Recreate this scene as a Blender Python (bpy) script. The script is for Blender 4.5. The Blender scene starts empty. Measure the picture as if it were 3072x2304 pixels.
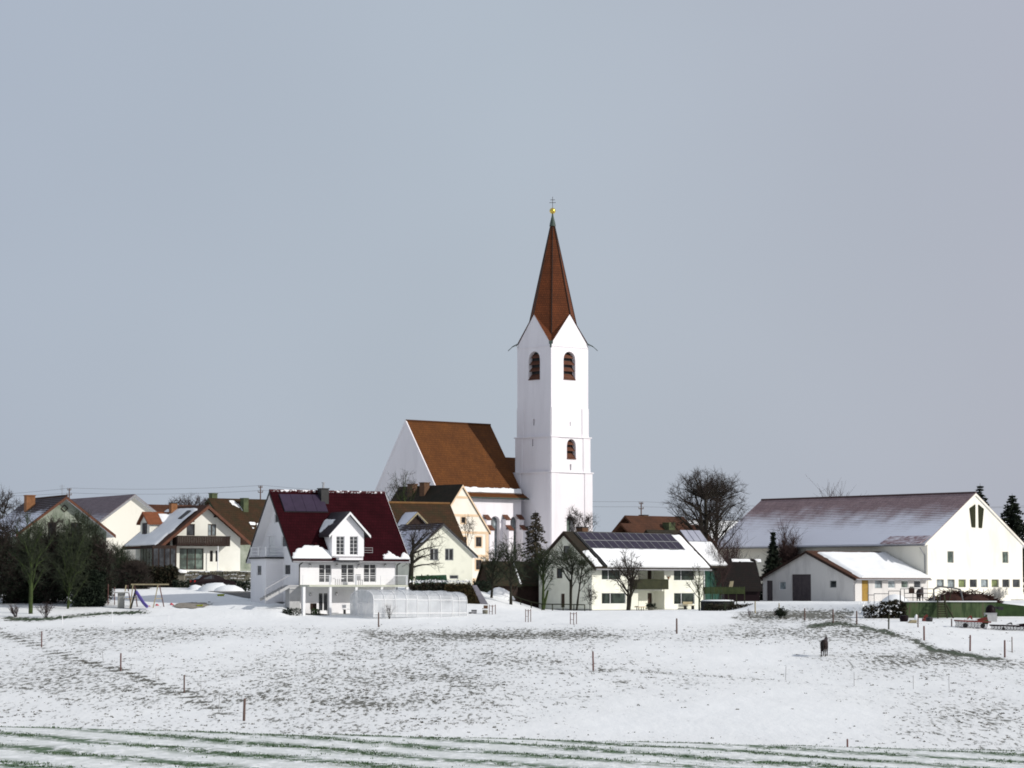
import bpy, math, random
from mathutils import Vector, noise
import numpy as np
R_ = math.radians
scene = bpy.context.scene
COL = scene.collection
V = Vector

# ------------------------------------------------------------------ camera
F, CXP, CYP, HZ = 8533.333, 1536.0, 1152.0, 1770.0      # photo pixels (3072 x 2304)
PITCH = math.atan((HZ - CYP) / F)
SP, CP = math.sin(PITCH), math.cos(PITCH)
cam_d = bpy.data.cameras.new('camera'); cam = bpy.data.objects.new('camera', cam_d); COL.objects.link(cam)
cam.location = (0, 0, 0); cam.rotation_euler = (math.pi / 2 + PITCH, 0, 0)
cam_d.sensor_width = 36; cam_d.lens = 100; cam_d.clip_start = 0.5; cam_d.clip_end = 30000
scene.camera = cam

# ------------------------------------------------------------------ sky and sun
SUN_AZ, SUN_EL = R_(68), R_(27)          # azimuth measured to the right of the direction towards the camera
sun_dir = V((math.sin(SUN_AZ) * math.cos(SUN_EL), -math.cos(SUN_AZ) * math.cos(SUN_EL), math.sin(SUN_EL)))
w = bpy.data.worlds.new('World'); scene.world = w; w.use_nodes = True
nt = w.node_tree; nt.nodes.clear()
out = nt.nodes.new('ShaderNodeOutputWorld'); bg = nt.nodes.new('ShaderNodeBackground')
sky = nt.nodes.new('ShaderNodeTexSky'); sky.sky_type = 'NISHITA'; sky.sun_disc = False
sky.sun_elevation = SUN_EL; sky.sun_rotation = math.atan2(sun_dir.x, sun_dir.y)
sky.dust_density = 3.0; sky.air_density = 1.0
tc = nt.nodes.new('ShaderNodeTexCoord'); sx = nt.nodes.new('ShaderNodeSeparateXYZ')
nt.links.new(tc.outputs['Generated'], sx.inputs[0])
mr = nt.nodes.new('ShaderNodeMapRange'); mr.inputs[1].default_value = -0.2; mr.inputs[2].default_value = 0.2
nt.links.new(sx.outputs['X'], mr.inputs[0])
cr = nt.nodes.new('ShaderNodeValToRGB')                    # thin high cloud, slightly lilac towards the sun side
e = cr.color_ramp.elements
e[0].position = 0.0; e[0].color = (0.435, 0.49, 0.585, 1)
e[1].position = 1.0; e[1].color = (0.465, 0.485, 0.565, 1)
e2 = e.new(0.5); e2.color = (0.475, 0.535, 0.615, 1)
nt.links.new(mr.outputs[0], cr.inputs[0])
cl = nt.nodes.new('ShaderNodeTexNoise'); cl.inputs['Scale'].default_value = 7.0; cl.inputs['Detail'].default_value = 2
nt.links.new(tc.outputs['Generated'], cl.inputs['Vector'])
cm = nt.nodes.new('ShaderNodeMapRange'); cm.inputs[1].default_value = 0.3; cm.inputs[2].default_value = 0.7
cm.inputs[3].default_value = 9.55; cm.inputs[4].default_value = 10.1
nt.links.new(cl.outputs['Fac'], cm.inputs[0])
sc_ = nt.nodes.new('ShaderNodeVectorMath'); sc_.operation = 'SCALE'
nt.links.new(cr.outputs[0], sc_.inputs[0]); nt.links.new(cm.outputs[0], sc_.inputs['Scale'])
mx = nt.nodes.new('ShaderNodeMixRGB'); mx.inputs[0].default_value = 0.9
nt.links.new(sky.outputs[0], mx.inputs[1]); nt.links.new(sc_.outputs[0], mx.inputs[2])
nt.links.new(mx.outputs[0], bg.inputs[0]); bg.inputs[1].default_value = 0.1
nt.links.new(bg.outputs[0], out.inputs[0])
sd = bpy.data.lights.new('sun', 'SUN'); sun = bpy.data.objects.new('sun', sd); COL.objects.link(sun)
sd.energy = 3.5; sd.angle = R_(0.6); sd.color = (1.0, 0.965, 0.91)
sun.rotation_euler = sun_dir.to_track_quat('Z', 'Y').to_euler(); sun.location = (60, 100, 80)
scene.view_settings.view_transform = 'Standard'; scene.view_settings.look = 'None'
scene.view_settings.exposure = 0.0; scene.view_settings.gamma = 1.0; scene.view_settings.use_curve_mapping = False
scene.cycles.max_bounces = 6; scene.cycles.transparent_max_bounces = 12
scene.cycles.filter_width = 1.8

# ------------------------------------------------------------------ helpers
def at(x, y, D):
    xc, yc = (x - CXP) / F, -(y - CYP) / F
    d = V((xc, CP - yc * SP, SP + yc * CP))
    return d * (D / d.y)
def proj(p):
    dz = p.y * CP + p.z * SP
    return (CXP + F * p.x / dz, CYP - F * (-p.y * SP + p.z * CP) / dz)
def crop(ox, oy, s):
    f = lambda x, y: (ox + x * s, oy + y * s)
    f.x = lambda x: ox + x * s
    f.y = lambda y: oy + y * s
    return f
C1, C2 = crop(0, 1400, .3014), crop(350, 1400, .3014)
C3, C4 = crop(700, 1400, .3014), crop(1100, 1200, .4219)
C5, C6 = crop(1350, 1400, .3014), crop(1600, 1480, .27125)
C7, C8 = crop(1950, 1380, .3135), crop(2472, 1400, .3315)
C9, C10 = crop(1450, 560, .3617), crop(1450, 1100, .3314)
C11, C12, C13 = crop(0, 1750, .4521), crop(1000, 1750, .4521), crop(2072, 1750, .4521)
C14, C15, C17 = crop(2600, 1680, .21338), crop(2100, 1600, .18083), crop(1350, 1600, .15068)

class Fr:
    """local frame of a building: u to the right, v to the back, z up"""
    def __init__(s, O, deg):
        s.O = V(O); t = R_(deg); s.U = V((math.cos(t), math.sin(t), 0)); s.W = V((-math.sin(t), math.cos(t), 0))
        s.deg = deg
    def P(s, u, v, z): return s.O + s.U * u + s.W * v + V((0, 0, z))
    def reach(s, p, d, px):
        k = (px - CXP) / F
        return (k * (p.y * CP + p.z * SP) - p.x) / (d.x - k * d.y * CP)
    def ur(s, px, v=0, z=2): return s.reach(s.P(0, v, z), s.U, px)
    def vr(s, px, u=0, z=2): return s.reach(s.P(u, 0, z), s.W, px)
    def zr(s, u, v, py):
        p = s.P(u, v, 0); yc = -(py - CYP) / F
        return p.y * (SP + yc * CP) / (CP - yc * SP) - s.O.z

OFF = {}
class MB:
    def __init__(s): s.v = []; s.f = []; s.uv = []
    def poly(s, pts, uv=None):
        i = len(s.v); s.v += [tuple(p) for p in pts]; s.f.append(tuple(range(i, i + len(pts)))); s.uv.append(uv)
    def box8(s, c):
        for q in ((0, 3, 2, 1), (4, 5, 6, 7), (0, 1, 5, 4), (1, 2, 6, 5), (2, 3, 7, 6), (3, 0, 4, 7)):
            s.poly([c[k] for k in q])
    def box(s, P, a0, a1, b0, b1, z0, z1):
        s.box8([P(a0, b0, z0), P(a1, b0, z0), P(a1, b1, z0), P(a0, b1, z0), P(a0, b0, z1), P(a1, b0, z1), P(a1, b1, z1), P(a0, b1, z1)])
    def wbox(s, c, sx, sy, sz, rz=0):
        t = R_(rz); X = V((math.cos(t), math.sin(t), 0)); Y = V((-math.sin(t), math.cos(t), 0)); c = V(c)
        s.box(lambda a, b, z: c + X * a + Y * b + V((0, 0, z)), -sx / 2, sx / 2, -sy / 2, sy / 2, 0, sz)
    def bar(s, p, q, w, h=None):
        p, q = V(p), V(q); h = h or w; d = (q - p).normalized()
        up = V((0, 0, 1)) if abs(d.z) < .95 else V((0, 1, 0))
        a = d.cross(up).normalized() * (w / 2); b = a.cross(d).normalized() * (h / 2)
        s.box8([p - a - b, p + a - b, p + a + b, p - a + b, q - a - b, q + a - b, q + a + b, q - a + b])
    def tube(s, p, q, r0, r1=None, n=8, cap=True):
        p, q = V(p), V(q); r1 = r0 if r1 is None else r1; d = (q - p).normalized()
        a = d.orthogonal().normalized(); b = d.cross(a); i = len(s.v)
        for c, r in ((p, r0), (q, r1)):
            for k in range(n):
                t = 2 * math.pi * k / n; s.v.append(tuple(c + (a * math.cos(t) + b * math.sin(t)) * r))
        for k in range(n):
            s.f.append((i + k, i + (k + 1) % n, i + n + (k + 1) % n, i + n + k)); s.uv.append(None)
        if cap:
            s.f.append(tuple(i + k for k in reversed(range(n)))); s.f.append(tuple(i + n + k for k in range(n))); s.uv += [None, None]
    def path(s, pts, r, n=6):
        for a, b in zip(pts[:-1], pts[1:]): s.tube(a, b, r, r, n)
    def lathe(s, c, prof, n=16):
        c = V(c); i = len(s.v)
        for r, z in prof:
            for k in range(n):
                t = 2 * math.pi * k / n; s.v.append((c.x + r * math.cos(t), c.y + r * math.sin(t), c.z + z))
        for j in range(len(prof) - 1):
            for k in range(n):
                k2 = (k + 1) % n
                s.f.append((i + j * n + k, i + j * n + k2, i + (j + 1) * n + k2, i + (j + 1) * n + k)); s.uv.append(None)
    def build(s, name, mat, parent=None, smooth=False, loc=None):
        me = bpy.data.meshes.new(name)
        off = V(OFF[parent.name]) if parent else V(loc if loc is not None else (0, 0, 0))
        a = np.array(s.v, dtype=np.float64).reshape(-1, 3) - np.array(off)
        me.from_pydata(a.tolist(), [], s.f)
        if any(u is not None for u in s.uv):
            l = me.uv_layers.new(name='UVMap'); buf = []
            for f, u in zip(s.f, s.uv):
                buf += [c for t in (u or [(0, 0)] * len(f)) for c in t]
            l.data.foreach_set('uv', buf)
        if smooth: me.polygons.foreach_set('use_smooth', [True] * len(s.f))
        me.materials.append(mat); me.validate(); me.update()
        o = bpy.data.objects.new(name, me); COL.objects.link(o)
        if parent: o.parent = parent; OFF[o.name] = tuple(off)
        else: o.location = off; OFF[o.name] = tuple(off)
        return o

def tag(o, label=None, cat=None, group=None, kind=None):
    if label: o['label'] = label
    if cat: o['category'] = cat
    if group: o['group'] = group
    if kind: o['kind'] = kind
    return o
def thing(name, label, cat, loc, group=None):
    o = bpy.data.objects.new(name, None); COL.objects.link(o); o.location = loc; o.empty_display_size = .3
    OFF[o.name] = tuple(loc)
    return tag(o, label, cat, group)

# ------------------------------------------------------------------ materials
def nodes(name):
    m = bpy.data.materials.new(name); m.use_nodes = True
    t = m.node_tree; b = t.nodes['Principled BSDF']
    return m, t, b
def N(t, ty, **k):
    n = t.nodes.new(ty)
    for a, v in k.items(): setattr(n, a, v)
    return n
def mat(name, c1, c2=None, scale=2.0, rough=.85, bump=0.0, spec=.25, lo=.35, hi=.65, stretch=(1, 1, 1), c3=None, metal=0):
    m, t, b = nodes(name); b.inputs['Roughness'].default_value = rough; b.inputs['Specular IOR Level'].default_value = spec
    b.inputs['Metallic'].default_value = metal
    c2 = c2 or tuple(x * .82 for x in c1)
    co = N(t, 'ShaderNodeTexCoord'); mp = N(t, 'ShaderNodeMapping'); mp.inputs['Scale'].default_value = stretch
    t.links.new(co.outputs['Object'], mp.inputs[0])
    n = N(t, 'ShaderNodeTexNoise'); n.inputs['Scale'].default_value = scale; n.inputs['Detail'].default_value = 5; n.inputs['Roughness'].default_value = .6
    t.links.new(mp.outputs[0], n.inputs['Vector'])
    r = N(t, 'ShaderNodeValToRGB'); e = r.color_ramp.elements
    e[0].position = lo; e[0].color = (*c1, 1); e[1].position = hi; e[1].color = (*c2, 1)
    if c3: x = e.new(min(.98, hi + .12)); x.color = (*c3, 1)
    t.links.new(n.outputs['Fac'], r.inputs[0]); t.links.new(r.outputs[0], b.inputs['Base Color'])
    if bump:
        n2 = N(t, 'ShaderNodeTexNoise'); n2.inputs['Scale'].default_value = scale * 6; n2.inputs['Detail'].default_value = 4
        t.links.new(mp.outputs[0], n2.inputs['Vector'])
        bp = N(t, 'ShaderNodeBump'); bp.inputs['Strength'].default_value = bump; bp.inputs['Distance'].default_value = .05
        t.links.new(n2.outputs['Fac'], bp.inputs['Height']); t.links.new(bp.outputs[0], b.inputs['Normal'])
    return m
def tile(name, c1, c2, course=.36, bump=.8, spots=None, rough=.8, snow=None, blotch=.5, spec=.2):
    """roof tiles: UV in metres, u along the eave, v up the slope; snow = (depth up the slope, softness)"""
    m, t, b = nodes(name); b.inputs['Roughness'].default_value = rough; b.inputs['Specular IOR Level'].default_value = spec
    uv = N(t, 'ShaderNodeUVMap'); s = N(t, 'ShaderNodeSeparateXYZ'); t.links.new(uv.outputs[0], s.inputs[0])
    n = N(t, 'ShaderNodeTexNoise'); n.inputs['Scale'].default_value = blotch; n.inputs['Detail'].default_value = 6; n.inputs['Roughness'].default_value = .65
    t.links.new(uv.outputs[0], n.inputs['Vector'])
    r = N(t, 'ShaderNodeValToRGB'); e = r.color_ramp.elements
    e[0].position = .35; e[0].color = (*c1, 1); e[1].position = .65; e[1].color = (*c2, 1)
    t.links.new(n.outputs['Fac'], r.inputs[0])
    br = N(t, 'ShaderNodeTexBrick'); br.inputs['Scale'].default_value = 1.0
    br.inputs['Brick Width'].default_value = .26; br.inputs['Row Height'].default_value = course
    br.inputs['Mortar Size'].default_value = .03; br.inputs['Mortar Smooth'].default_value = .6; br.inputs['Bias'].default_value = 0
    br.inputs['Color1'].default_value = (1, 1, 1, 1); br.inputs['Color2'].default_value = (.72, .72, .72, 1); br.inputs['Mortar'].default_value = (.35, .35, .35, 1)
    t.links.new(uv.outputs[0], br.inputs['Vector'])
    mu = N(t, 'ShaderNodeMixRGB', blend_type='MULTIPLY'); mu.inputs[0].default_value = .8
    t.links.new(r.outputs[0], mu.inputs[1]); t.links.new(br.outputs['Color'], mu.inputs[2])
    col = mu.outputs[0]
    dv = N(t, 'ShaderNodeMath', operation='DIVIDE'); dv.inputs[1].default_value = course; t.links.new(s.outputs['Y'], dv.inputs[0])
    fr = N(t, 'ShaderNodeMath', operation='FRACT'); t.links.new(dv.outputs[0], fr.inputs[0])
    if snow:
        n3 = N(t, 'ShaderNodeTexNoise'); n3.inputs['Scale'].default_value = .28; n3.inputs['Detail'].default_value = 7; n3.inputs['Roughness'].default_value = .62
        t.links.new(uv.outputs[0], n3.inputs['Vector'])
        a = N(t, 'ShaderNodeMath', operation='MULTIPLY_ADD'); a.inputs[1].default_value = snow[2] if len(snow) > 2 else 6.0; a.inputs[2].default_value = snow[0] - (snow[2] if len(snow) > 2 else 6.0) / 2
        t.links.new(n3.outputs['Fac'], a.inputs[0])
        d = N(t, 'ShaderNodeMath', operation='SUBTRACT'); t.links.new(a.outputs[0], d.inputs[0]); t.links.new(s.outputs['Y'], d.inputs[1])
        g = N(t, 'ShaderNodeMapRange'); g.inputs[1].default_value = -snow[1]; g.inputs[2].default_value = snow[1]
        t.links.new(d.outputs[0], g.inputs[0])
        th = N(t, 'ShaderNodeMath', operation='MULTIPLY_ADD'); th.inputs[1].default_value = .55; th.inputs[2].default_value = .0
        t.links.new(fr.outputs[0], th.inputs[0])                       # snow lies first on the upper part of every course
        q = N(t, 'ShaderNodeMath', operation='SUBTRACT'); t.links.new(g.outputs[0], q.inputs[0]); t.links.new(th.outputs[0], q.inputs[1])
        k = N(t, 'ShaderNodeMapRange'); k.inputs[1].default_value = -.12; k.inputs[2].default_value = .25; t.links.new(q.outputs[0], k.inputs[0])
        ms = N(t, 'ShaderNodeMixRGB'); ms.inputs[2].default_value = (.74, .75, .82, 1)
        t.links.new(k.outputs[0], ms.inputs[0]); t.links.new(col, ms.inputs[1]); col = ms.outputs[0]
    t.links.new(col, b.inputs['Base Color'])
    iv = N(t, 'ShaderNodeMath', operation='SUBTRACT'); iv.inputs[0].default_value = 1; t.links.new(fr.outputs[0], iv.inputs[1])
    bp = N(t, 'ShaderNodeBump'); bp.inputs['Strength'].default_value = bump; bp.inputs['Distance'].default_value = .04
    t.links.new(iv.outputs[0], bp.inputs['Height']); t.links.new(bp.outputs[0], b.inputs['Normal'])
    return m
def glass_mat(name, c, rough=.06, spec=.5, k=1.0):
    m, t, b = nodes(name); b.inputs['Base Color'].default_value = (*c, 1); b.inputs['Roughness'].default_value = rough
    b.inputs['Specular IOR Level'].default_value = spec
    n = N(t, 'ShaderNodeTexNoise'); n.inputs['Scale'].default_value = 1.3; co = N(t, 'ShaderNodeTexCoord'); t.links.new(co.outputs['Object'], n.inputs['Vector'])
    r = N(t, 'ShaderNodeValToRGB'); e = r.color_ramp.elements
    e[0].position = .4; e[0].color = (*[x * (1 - .45 * k) for x in c], 1); e[1].position = .65; e[1].color = (*[min(1, x * (1 + .7 * k)) for x in c], 1)
    t.links.new(n.outputs['Fac'], r.inputs[0]); t.links.new(r.outputs[0], b.inputs['Base Color'])
    return m
M = dict(
    white=mat('white_render', (.80, .79, .80), (.70, .69, .71), .6, .9, .05, lo=.45, hi=.8, stretch=(1, 1, .25)),
    church=mat('church_lime_wash', (.82, .79, .815), (.69, .66, .685), .5, .9, .04, lo=.46, hi=.78, stretch=(1, 1, .16)),
    cream=mat('cream_render', (.77, .77, .67), (.66, .66, .56), .5, .9, .08),
    pale=mat('stained_pale_render', (.68, .68, .58), (.42, .43, .36), .45, .9, .1, lo=.46, hi=.78),
    barnwall=mat('barn_render', (.79, .76, .67), (.60, .57, .48), .4, .9, .08, lo=.5, hi=.78, stretch=(1, 1, .4)),
    annexwall=mat('annex_render', (.60, .58, .56), (.34, .325, .32), .5, .9, .1, lo=.48, hi=.78, stretch=(1, 1, .28)),
    housewhite=mat('house_white_render', (.76, .75, .68), (.66, .65, .58), .4, .9, .06),
    greenwall=mat('greenish_render', (.34, .36, .30), (.15, .18, .13), .7, .9, .1),  # greener and darker to carry the tree shade on the left gable
    orangetrim=mat('orange_trim', (.72, .55, .38), (.66, .49, .33), 1, .9),
    creamyellow=mat('warm_cream_render', (.82, .77, .68), (.74, .69, .60), .5, .9, .05),
    nave=tile('nave_roof_tiles', (.145, .050, .010), (.105, .036, .008), .34),
    spire=tile('spire_shingles', (.15, .042, .013), (.10, .03, .010), .3),
    darkred=tile('dark_red_tiles', (.033, .004, .007), (.021, .0025, .0045), .34, rough=.9, spec=.06),
    brown=tile('mossy_brown_tiles', (.062, .028, .012), (.036, .026, .010), .34, blotch=.9),
    darkbrown=tile('old_brown_tiles', (.038, .026, .016), (.022, .02, .012), .34, blotch=.9),
    redbrown=tile('red_brown_tiles', (.10, .04, .02), (.065, .028, .015), .34),
    barnroof=tile('barn_roof_tiles', (.34, .235, .235), (.25, .165, .17), .38, snow=(4.6, 3.8, 8.0)),
    greyroof=tile('grey_lilac_tiles', (.24, .18, .19), (.19, .14, .15), .36, snow=(1.0, 2.2, 3.0)),
    snowroof=tile('thin_snow_tiles', (.10, .05, .04), (.07, .04, .03), .36, snow=(6.5, 1.5, 4.0)),
    patchroof=tile('patchy_snow_tiles', (.05, .03, .03), (.035, .02, .02), .36, snow=(3.4, 1.2, 6.0)),
    snowtiles=mat('dusted_tiles', (.20, .13, .14), (.52, .51, .56), 1.2, .85, .2, lo=.42, hi=.62, stretch=(1, 1, 4)),
    snow=mat('roof_snow', (.83, .84, .84), (.78, .79, .80), 1.2, .8, .25),
    dark=mat('dark_metal', (.02, .02, .022), (.03, .03, .03), 3, .5),
    grey=mat('grey_metal', (.28, .28, .29), (.22, .22, .23), 3, .5),
    steel=mat('bright_steel', (.6, .6, .6), (.5, .5, .5), 3, .25, metal=.9),
    concrete=mat('weathered_concrete', (.30, .30, .28), (.20, .20, .19), 1.2, .9, .2),
    mossconcrete=mat('mossy_concrete', (.035, .055, .025), (.085, .12, .055), 1.6, .95, .3, c3=(.10, .075, .055), stretch=(1.6, 1.6, .22), lo=.38, hi=.58),
    wood=mat('brown_wood', (.032, .017, .012), (.02, .011, .008), 2, .8, .2, stretch=(1, 1, .3)),
    redwood=mat('red_stained_wood', (.13, .05, .028), (.09, .035, .02), 2, .7),
    greywood=mat('weathered_post_wood', (.15, .10, .085), (.085, .055, .045), 3, .9, .3, stretch=(1, 1, .25)),
    redpost=mat('reddish_post_wood', (.17, .09, .078), (.10, .055, .048), 3, .9, .3, stretch=(1, 1, .25)),
    greenwood=mat('green_stained_wood', (.034, .036, .016), (.022, .025, .012), 2, .85, .2),
    palewood=mat('pale_wood', (.36, .31, .2), (.27, .23, .14), 2, .8),
    framew=mat('white_plastic_frame', (.78, .78, .78), (.74, .74, .74), 3, .4),
    frameb=mat('brown_frame', (.05, .03, .02), (.035, .02, .015), 3, .6),
    frameg=mat('grey_frame', (.32, .33, .33), (.26, .27, .27), 3, .5),
    glass=glass_mat('window_glass', (.035, .038, .042)),
    glassdark=glass_mat('dark_green_glass', (.022, .03, .024), .1, .22),
    glassg=glass_mat('curtained_glass', (.10, .13, .11)),
    glassl=glass_mat('pale_window_glass', (.20, .23, .24), .15),
    glassgr=glass_mat('greenish_window_glass', (.14, .17, .07), .15),
    pv=glass_mat('solar_cell', (.03, .026, .042), .45, .12, .2),
    collector=glass_mat('collector_glass', (.035, .024, .045), .45, .15, .15),
    brick=mat('chimney_brick', (.13, .07, .04), (.09, .05, .03), 3, .9, .3),
    orangebrick=mat('orange_chimney', (.28, .13, .06), (.20, .09, .04), 2, .9, .3),
    mosschim=mat('mossy_chimney', (.10, .12, .06), (.06, .075, .04), 2, .9, .3),
    copper=mat('green_copper', (.06, .085, .07), (.04, .06, .05), 3, .6),
    gold=mat('gilded_ball', (.75, .55, .12), (.65, .45, .08), 3, .25, metal=.9),
    bark=mat('dark_bark', (.035, .032, .022), (.02, .018, .013), 4, .95, .4),
    greenbark=mat('shadow_green_bark', (.05, .075, .022), (.03, .04, .014), 3, .95, .4),  # green tint of the shadows put into the bark colour
    twig=mat('twigs', (.05, .038, .032), (.032, .024, .02), 3, .95),
    twigpurple=mat('reddish_twigs', (.06, .035, .032), (.04, .024, .022), 3, .95),
    twiggreen=mat('greenish_twigs', (.045, .054, .032), (.026, .034, .018), 3, .95),
    needle=mat('dark_needles', (.010, .016, .010), (.018, .028, .014), 1.5, .9),
    hedge=mat('dark_hedge_leaves', (.014, .02, .010), (.035, .022, .012), 2.5, .9),
    leafbrown=mat('rusty_leaves', (.07, .045, .018), (.03, .032, .012), 2.5, .9),
    leafgreen=mat('green_leaves', (.035, .065, .02), (.02, .035, .012), 2.5, .9),
    yellow=mat('ochre_door_paint', (.33, .20, .035), (.25, .15, .03), 2, .6),
    teal=mat('teal_sheet', (.025, .085, .065), (.014, .045, .035), .9, .4),  # darkened so the colour holds the shade on the shed front
    purple=mat('violet_plastic', (.16, .12, .42), (.12, .09, .34), 2, .35),
    redmetal=mat('red_machine_paint', (.19, .03, .022), (.10, .025, .02), 2.5, .6),
    lime=mat('lime_plastic', (.40, .45, .02), (.32, .36, .02), 2, .5),
    pink=mat('red_plastic', (.55, .10, .13), (.45, .08, .1), 2, .5),
    carpaint=mat('dark_maroon_paint', (.010, .004, .006), (.007, .003, .004), 2, .5, spec=.1),
    tail=mat('tail_light_red', (.5, .03, .02), (.4, .02, .02), 2, .3),
    tyre=mat('tyre_rubber', (.012, .012, .012), (.018, .018, .018), 3, .9),
    horse=mat('dark_bay_coat', (.022, .010, .008), (.012, .006, .005), 2, .6),
    mane=mat('black_mane', (.006, .005, .005), (.009, .007, .006), 3, .7),
    stone=mat('rough_stone', (.24, .22, .18), (.12, .12, .09), 1.4, .95, .4),
    brush=mat('red_brown_brushwood', (.05, .018, .012), (.025, .010, .008), 2.5, .95),
    tarp=mat('grey_plastic_sheet', (.22, .21, .24), (.15, .145, .165), .8, .5),
    greentarp=mat('green_plastic', (.035, .095, .05), (.025, .065, .035), 1, .5),
    mesh=mat('grey_wire_mesh', (.42, .42, .42), (.36, .36, .36), 3, .5),
    paving=mat('wet_paving', (.17, .16, .15), (.10, .10, .095), .8, .9, .2),
    wire=mat('overhead_cable', (.10, .10, .11), (.08, .08, .09), 3, .6),
    frost=mat('frosted_twigs', (.45, .44, .42), (.3, .29, .27), 3, .9),
    doorgrey=mat('dark_grey_boards', (.075, .062, .065), (.055, .045, .05), 2, .8),
    ridgebrown=mat('brown_ridge_tiles', (.10, .06, .06), (.07, .045, .045), 3, .85),
    larch=mat('larch_twigs', (.085, .065, .045), (.045, .045, .026), 1.5, .95),
    rail=mat('dark_galvanised_pipe', (.12, .12, .125), (.08, .08, .085), 3, .5),
    slab=mat('pale_concrete_edge', (.55, .56, .47), (.45, .46, .38), 1, .9, .1),
)
# ------------------------------------------------------------------ terrain
def sm(a, b, x):
    t = min(1, max(0, (x - a) / (b - a))); return t * t * (3 - 2 * t)
def itp(x, xs, ys):
    if x <= xs[0]: return ys[0]
    for i in range(1, len(xs)):
        if x <= xs[i]:
            t = (x - xs[i - 1]) / (xs[i] - xs[i - 1]); return ys[i - 1] * (1 - t) + ys[i] * t
    return ys[-1]
RX = (-60, -40, -27, -21, -18.5, -13, -5, -2, 0, 3, 5, 9, 20, 24, 34, 60)
RZ = (.3, .3, .2, .0, .0, .5, .25, -.45, -1.1, -2.0, -2.15, -2.25, -2.1, -1.3, -1.25, -1.2)
Y0 = (250, 249, 248, 251, 262, 268, 272, 272, 272, 276, 284, 284, 284, 270, 256, 256)
Y1 = (296, 294, 292, 280, 290, 296, 294, 292, 292, 296, 304, 304, 304, 288, 257.2, 259)
def T(X, Y):
    Xc = max(-60, min(60, X))
    fore = -2.38 - .0235 * Xc + .02 * (45 - max(-30, Y))
    if Y > 45: fore -= .006 * (Y - 45) ** 2
    nz = noise.noise(V((X * .05, Y * .03, 3.1)))
    if Y < 47:
        return fore + .03 * noise.noise(V((X * .5, Y * .5, 1.0)))
    plane = -13.76 + .044 * min(Y, 266) + .30 * nz * sm(110, 150, Y) * (1 - sm(235, 262, Y))
    plane += .45 * math.exp(-((X - 31) / 9) ** 2) * sm(205, 240, Y) * (1 - sm(240, 253, Y))     # low bank under the paddock fence
    k = 1.5; h = max(0, min(1, .5 + .5 * (plane - fore) / k)); z = fore * (1 - h) + plane * h + k * h * (1 - h)
    if Y > 280: plane_dip = .6 * math.exp(-((X + 23.5) / 4.5) ** 2) * sm(281, 285, Y) * (1 - sm(292, 296, Y))
    else: plane_dip = 0
    if Y > 250:
        y0, y1 = itp(Xc, RX, Y0), itp(Xc, RX, Y1); zb = itp(Xc, RX, RZ)
        z += (zb - z) * sm(y0, y1, Y)
        z += (2.0 - z) * sm(297, 303, Y) * (1 - sm(-26, -22, Xc))
        if Y > 316: z += (1.2 - z) * max(sm(316, 350, Y) * (1 - sm(14, 21, Xc)), sm(372, 410, Y))
        if Y > 420: z += (-14 - z) * sm(420, 900, Y)
    z -= plane_dip
    z += .05 * noise.noise(V((X * .45, Y * .3, 7.7))) * sm(120, 150, Y)
    return z
def gp(px, py, lo=120, hi=330):
    """the ground point that shows at photo pixel (px, py)"""
    last = None; D = lo
    while D < hi:
        p = at(px, py, D)
        if p.z <= T(p.x, p.y):
            a, b = (last or D - .5), D
            for _ in range(14):
                m = (a + b) / 2; q = at(px, py, m)
                if q.z <= T(q.x, q.y): b = m
                else: a = m
            q = at(px, py, b); return V((q.x, q.y, T(q.x, q.y)))
        last = D; D += .5
    q = at(px, py, hi); return V((q.x, q.y, T(q.x, q.y)))
def gx(px, D):
    """ground point at photo column px and depth D"""
    p = at(px, HZ, D); p.z = T(p.x, p.y); return p
BL = ((1150, 2090, 420, 80, .24), (1500, 1905, 430, 16, .34), (1550, 1985, 380, 45, .14), (300, 2070, 450, 120, .10), (420, 1895, 500, 25, .12),
      (2560, 1905, 330, 26, .30), (2850, 1985, 330, 30, .30), (2950, 2150, 260, 70, .20), (2350, 2110, 360, 110, -.24),
      (1850, 2160, 330, 60, -.16), (2150, 1965, 350, 35, -.16), (700, 1935, 200, 35, -.10), (1750, 2070, 260, 40, -.08), (2250, 2190, 700, 40, -.1), (2430, 1846, 240, 16, .5))
def seg_d(px, py, pts):
    b = 1e9
    for (x0, y0), (x1, y1) in zip(pts[:-1], pts[1:]):
        dx, dy = x1 - x0, y1 - y0; t = max(0, min(1, ((px - x0) * dx + (py - y0) * dy) / (dx * dx + dy * dy)))
        b = min(b, math.hypot(px - x0 - dx * t, (py - y0 - dy * t)))
    return b
FUR = [(0, 1898), (130, 1945), (250, 1985), (365, 2013), (470, 2050), (560, 2085), (690, 2150)]
TRACKS = ([(1800, 2012), (1880, 2050), (1990, 2085), (2110, 2125)], [(1830, 2008), (2010, 2020), (2190, 2030), (2370, 2047), (2560, 2062)])
BANK = [(2430, 1880), (2500, 1870), (2570, 1875), (2700, 1905), (2790, 1945), (2870, 1960), (2990, 1978)]
GRASSY = [(20, 1856), (120, 1858), (300, 1842), (440, 1836)]
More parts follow.
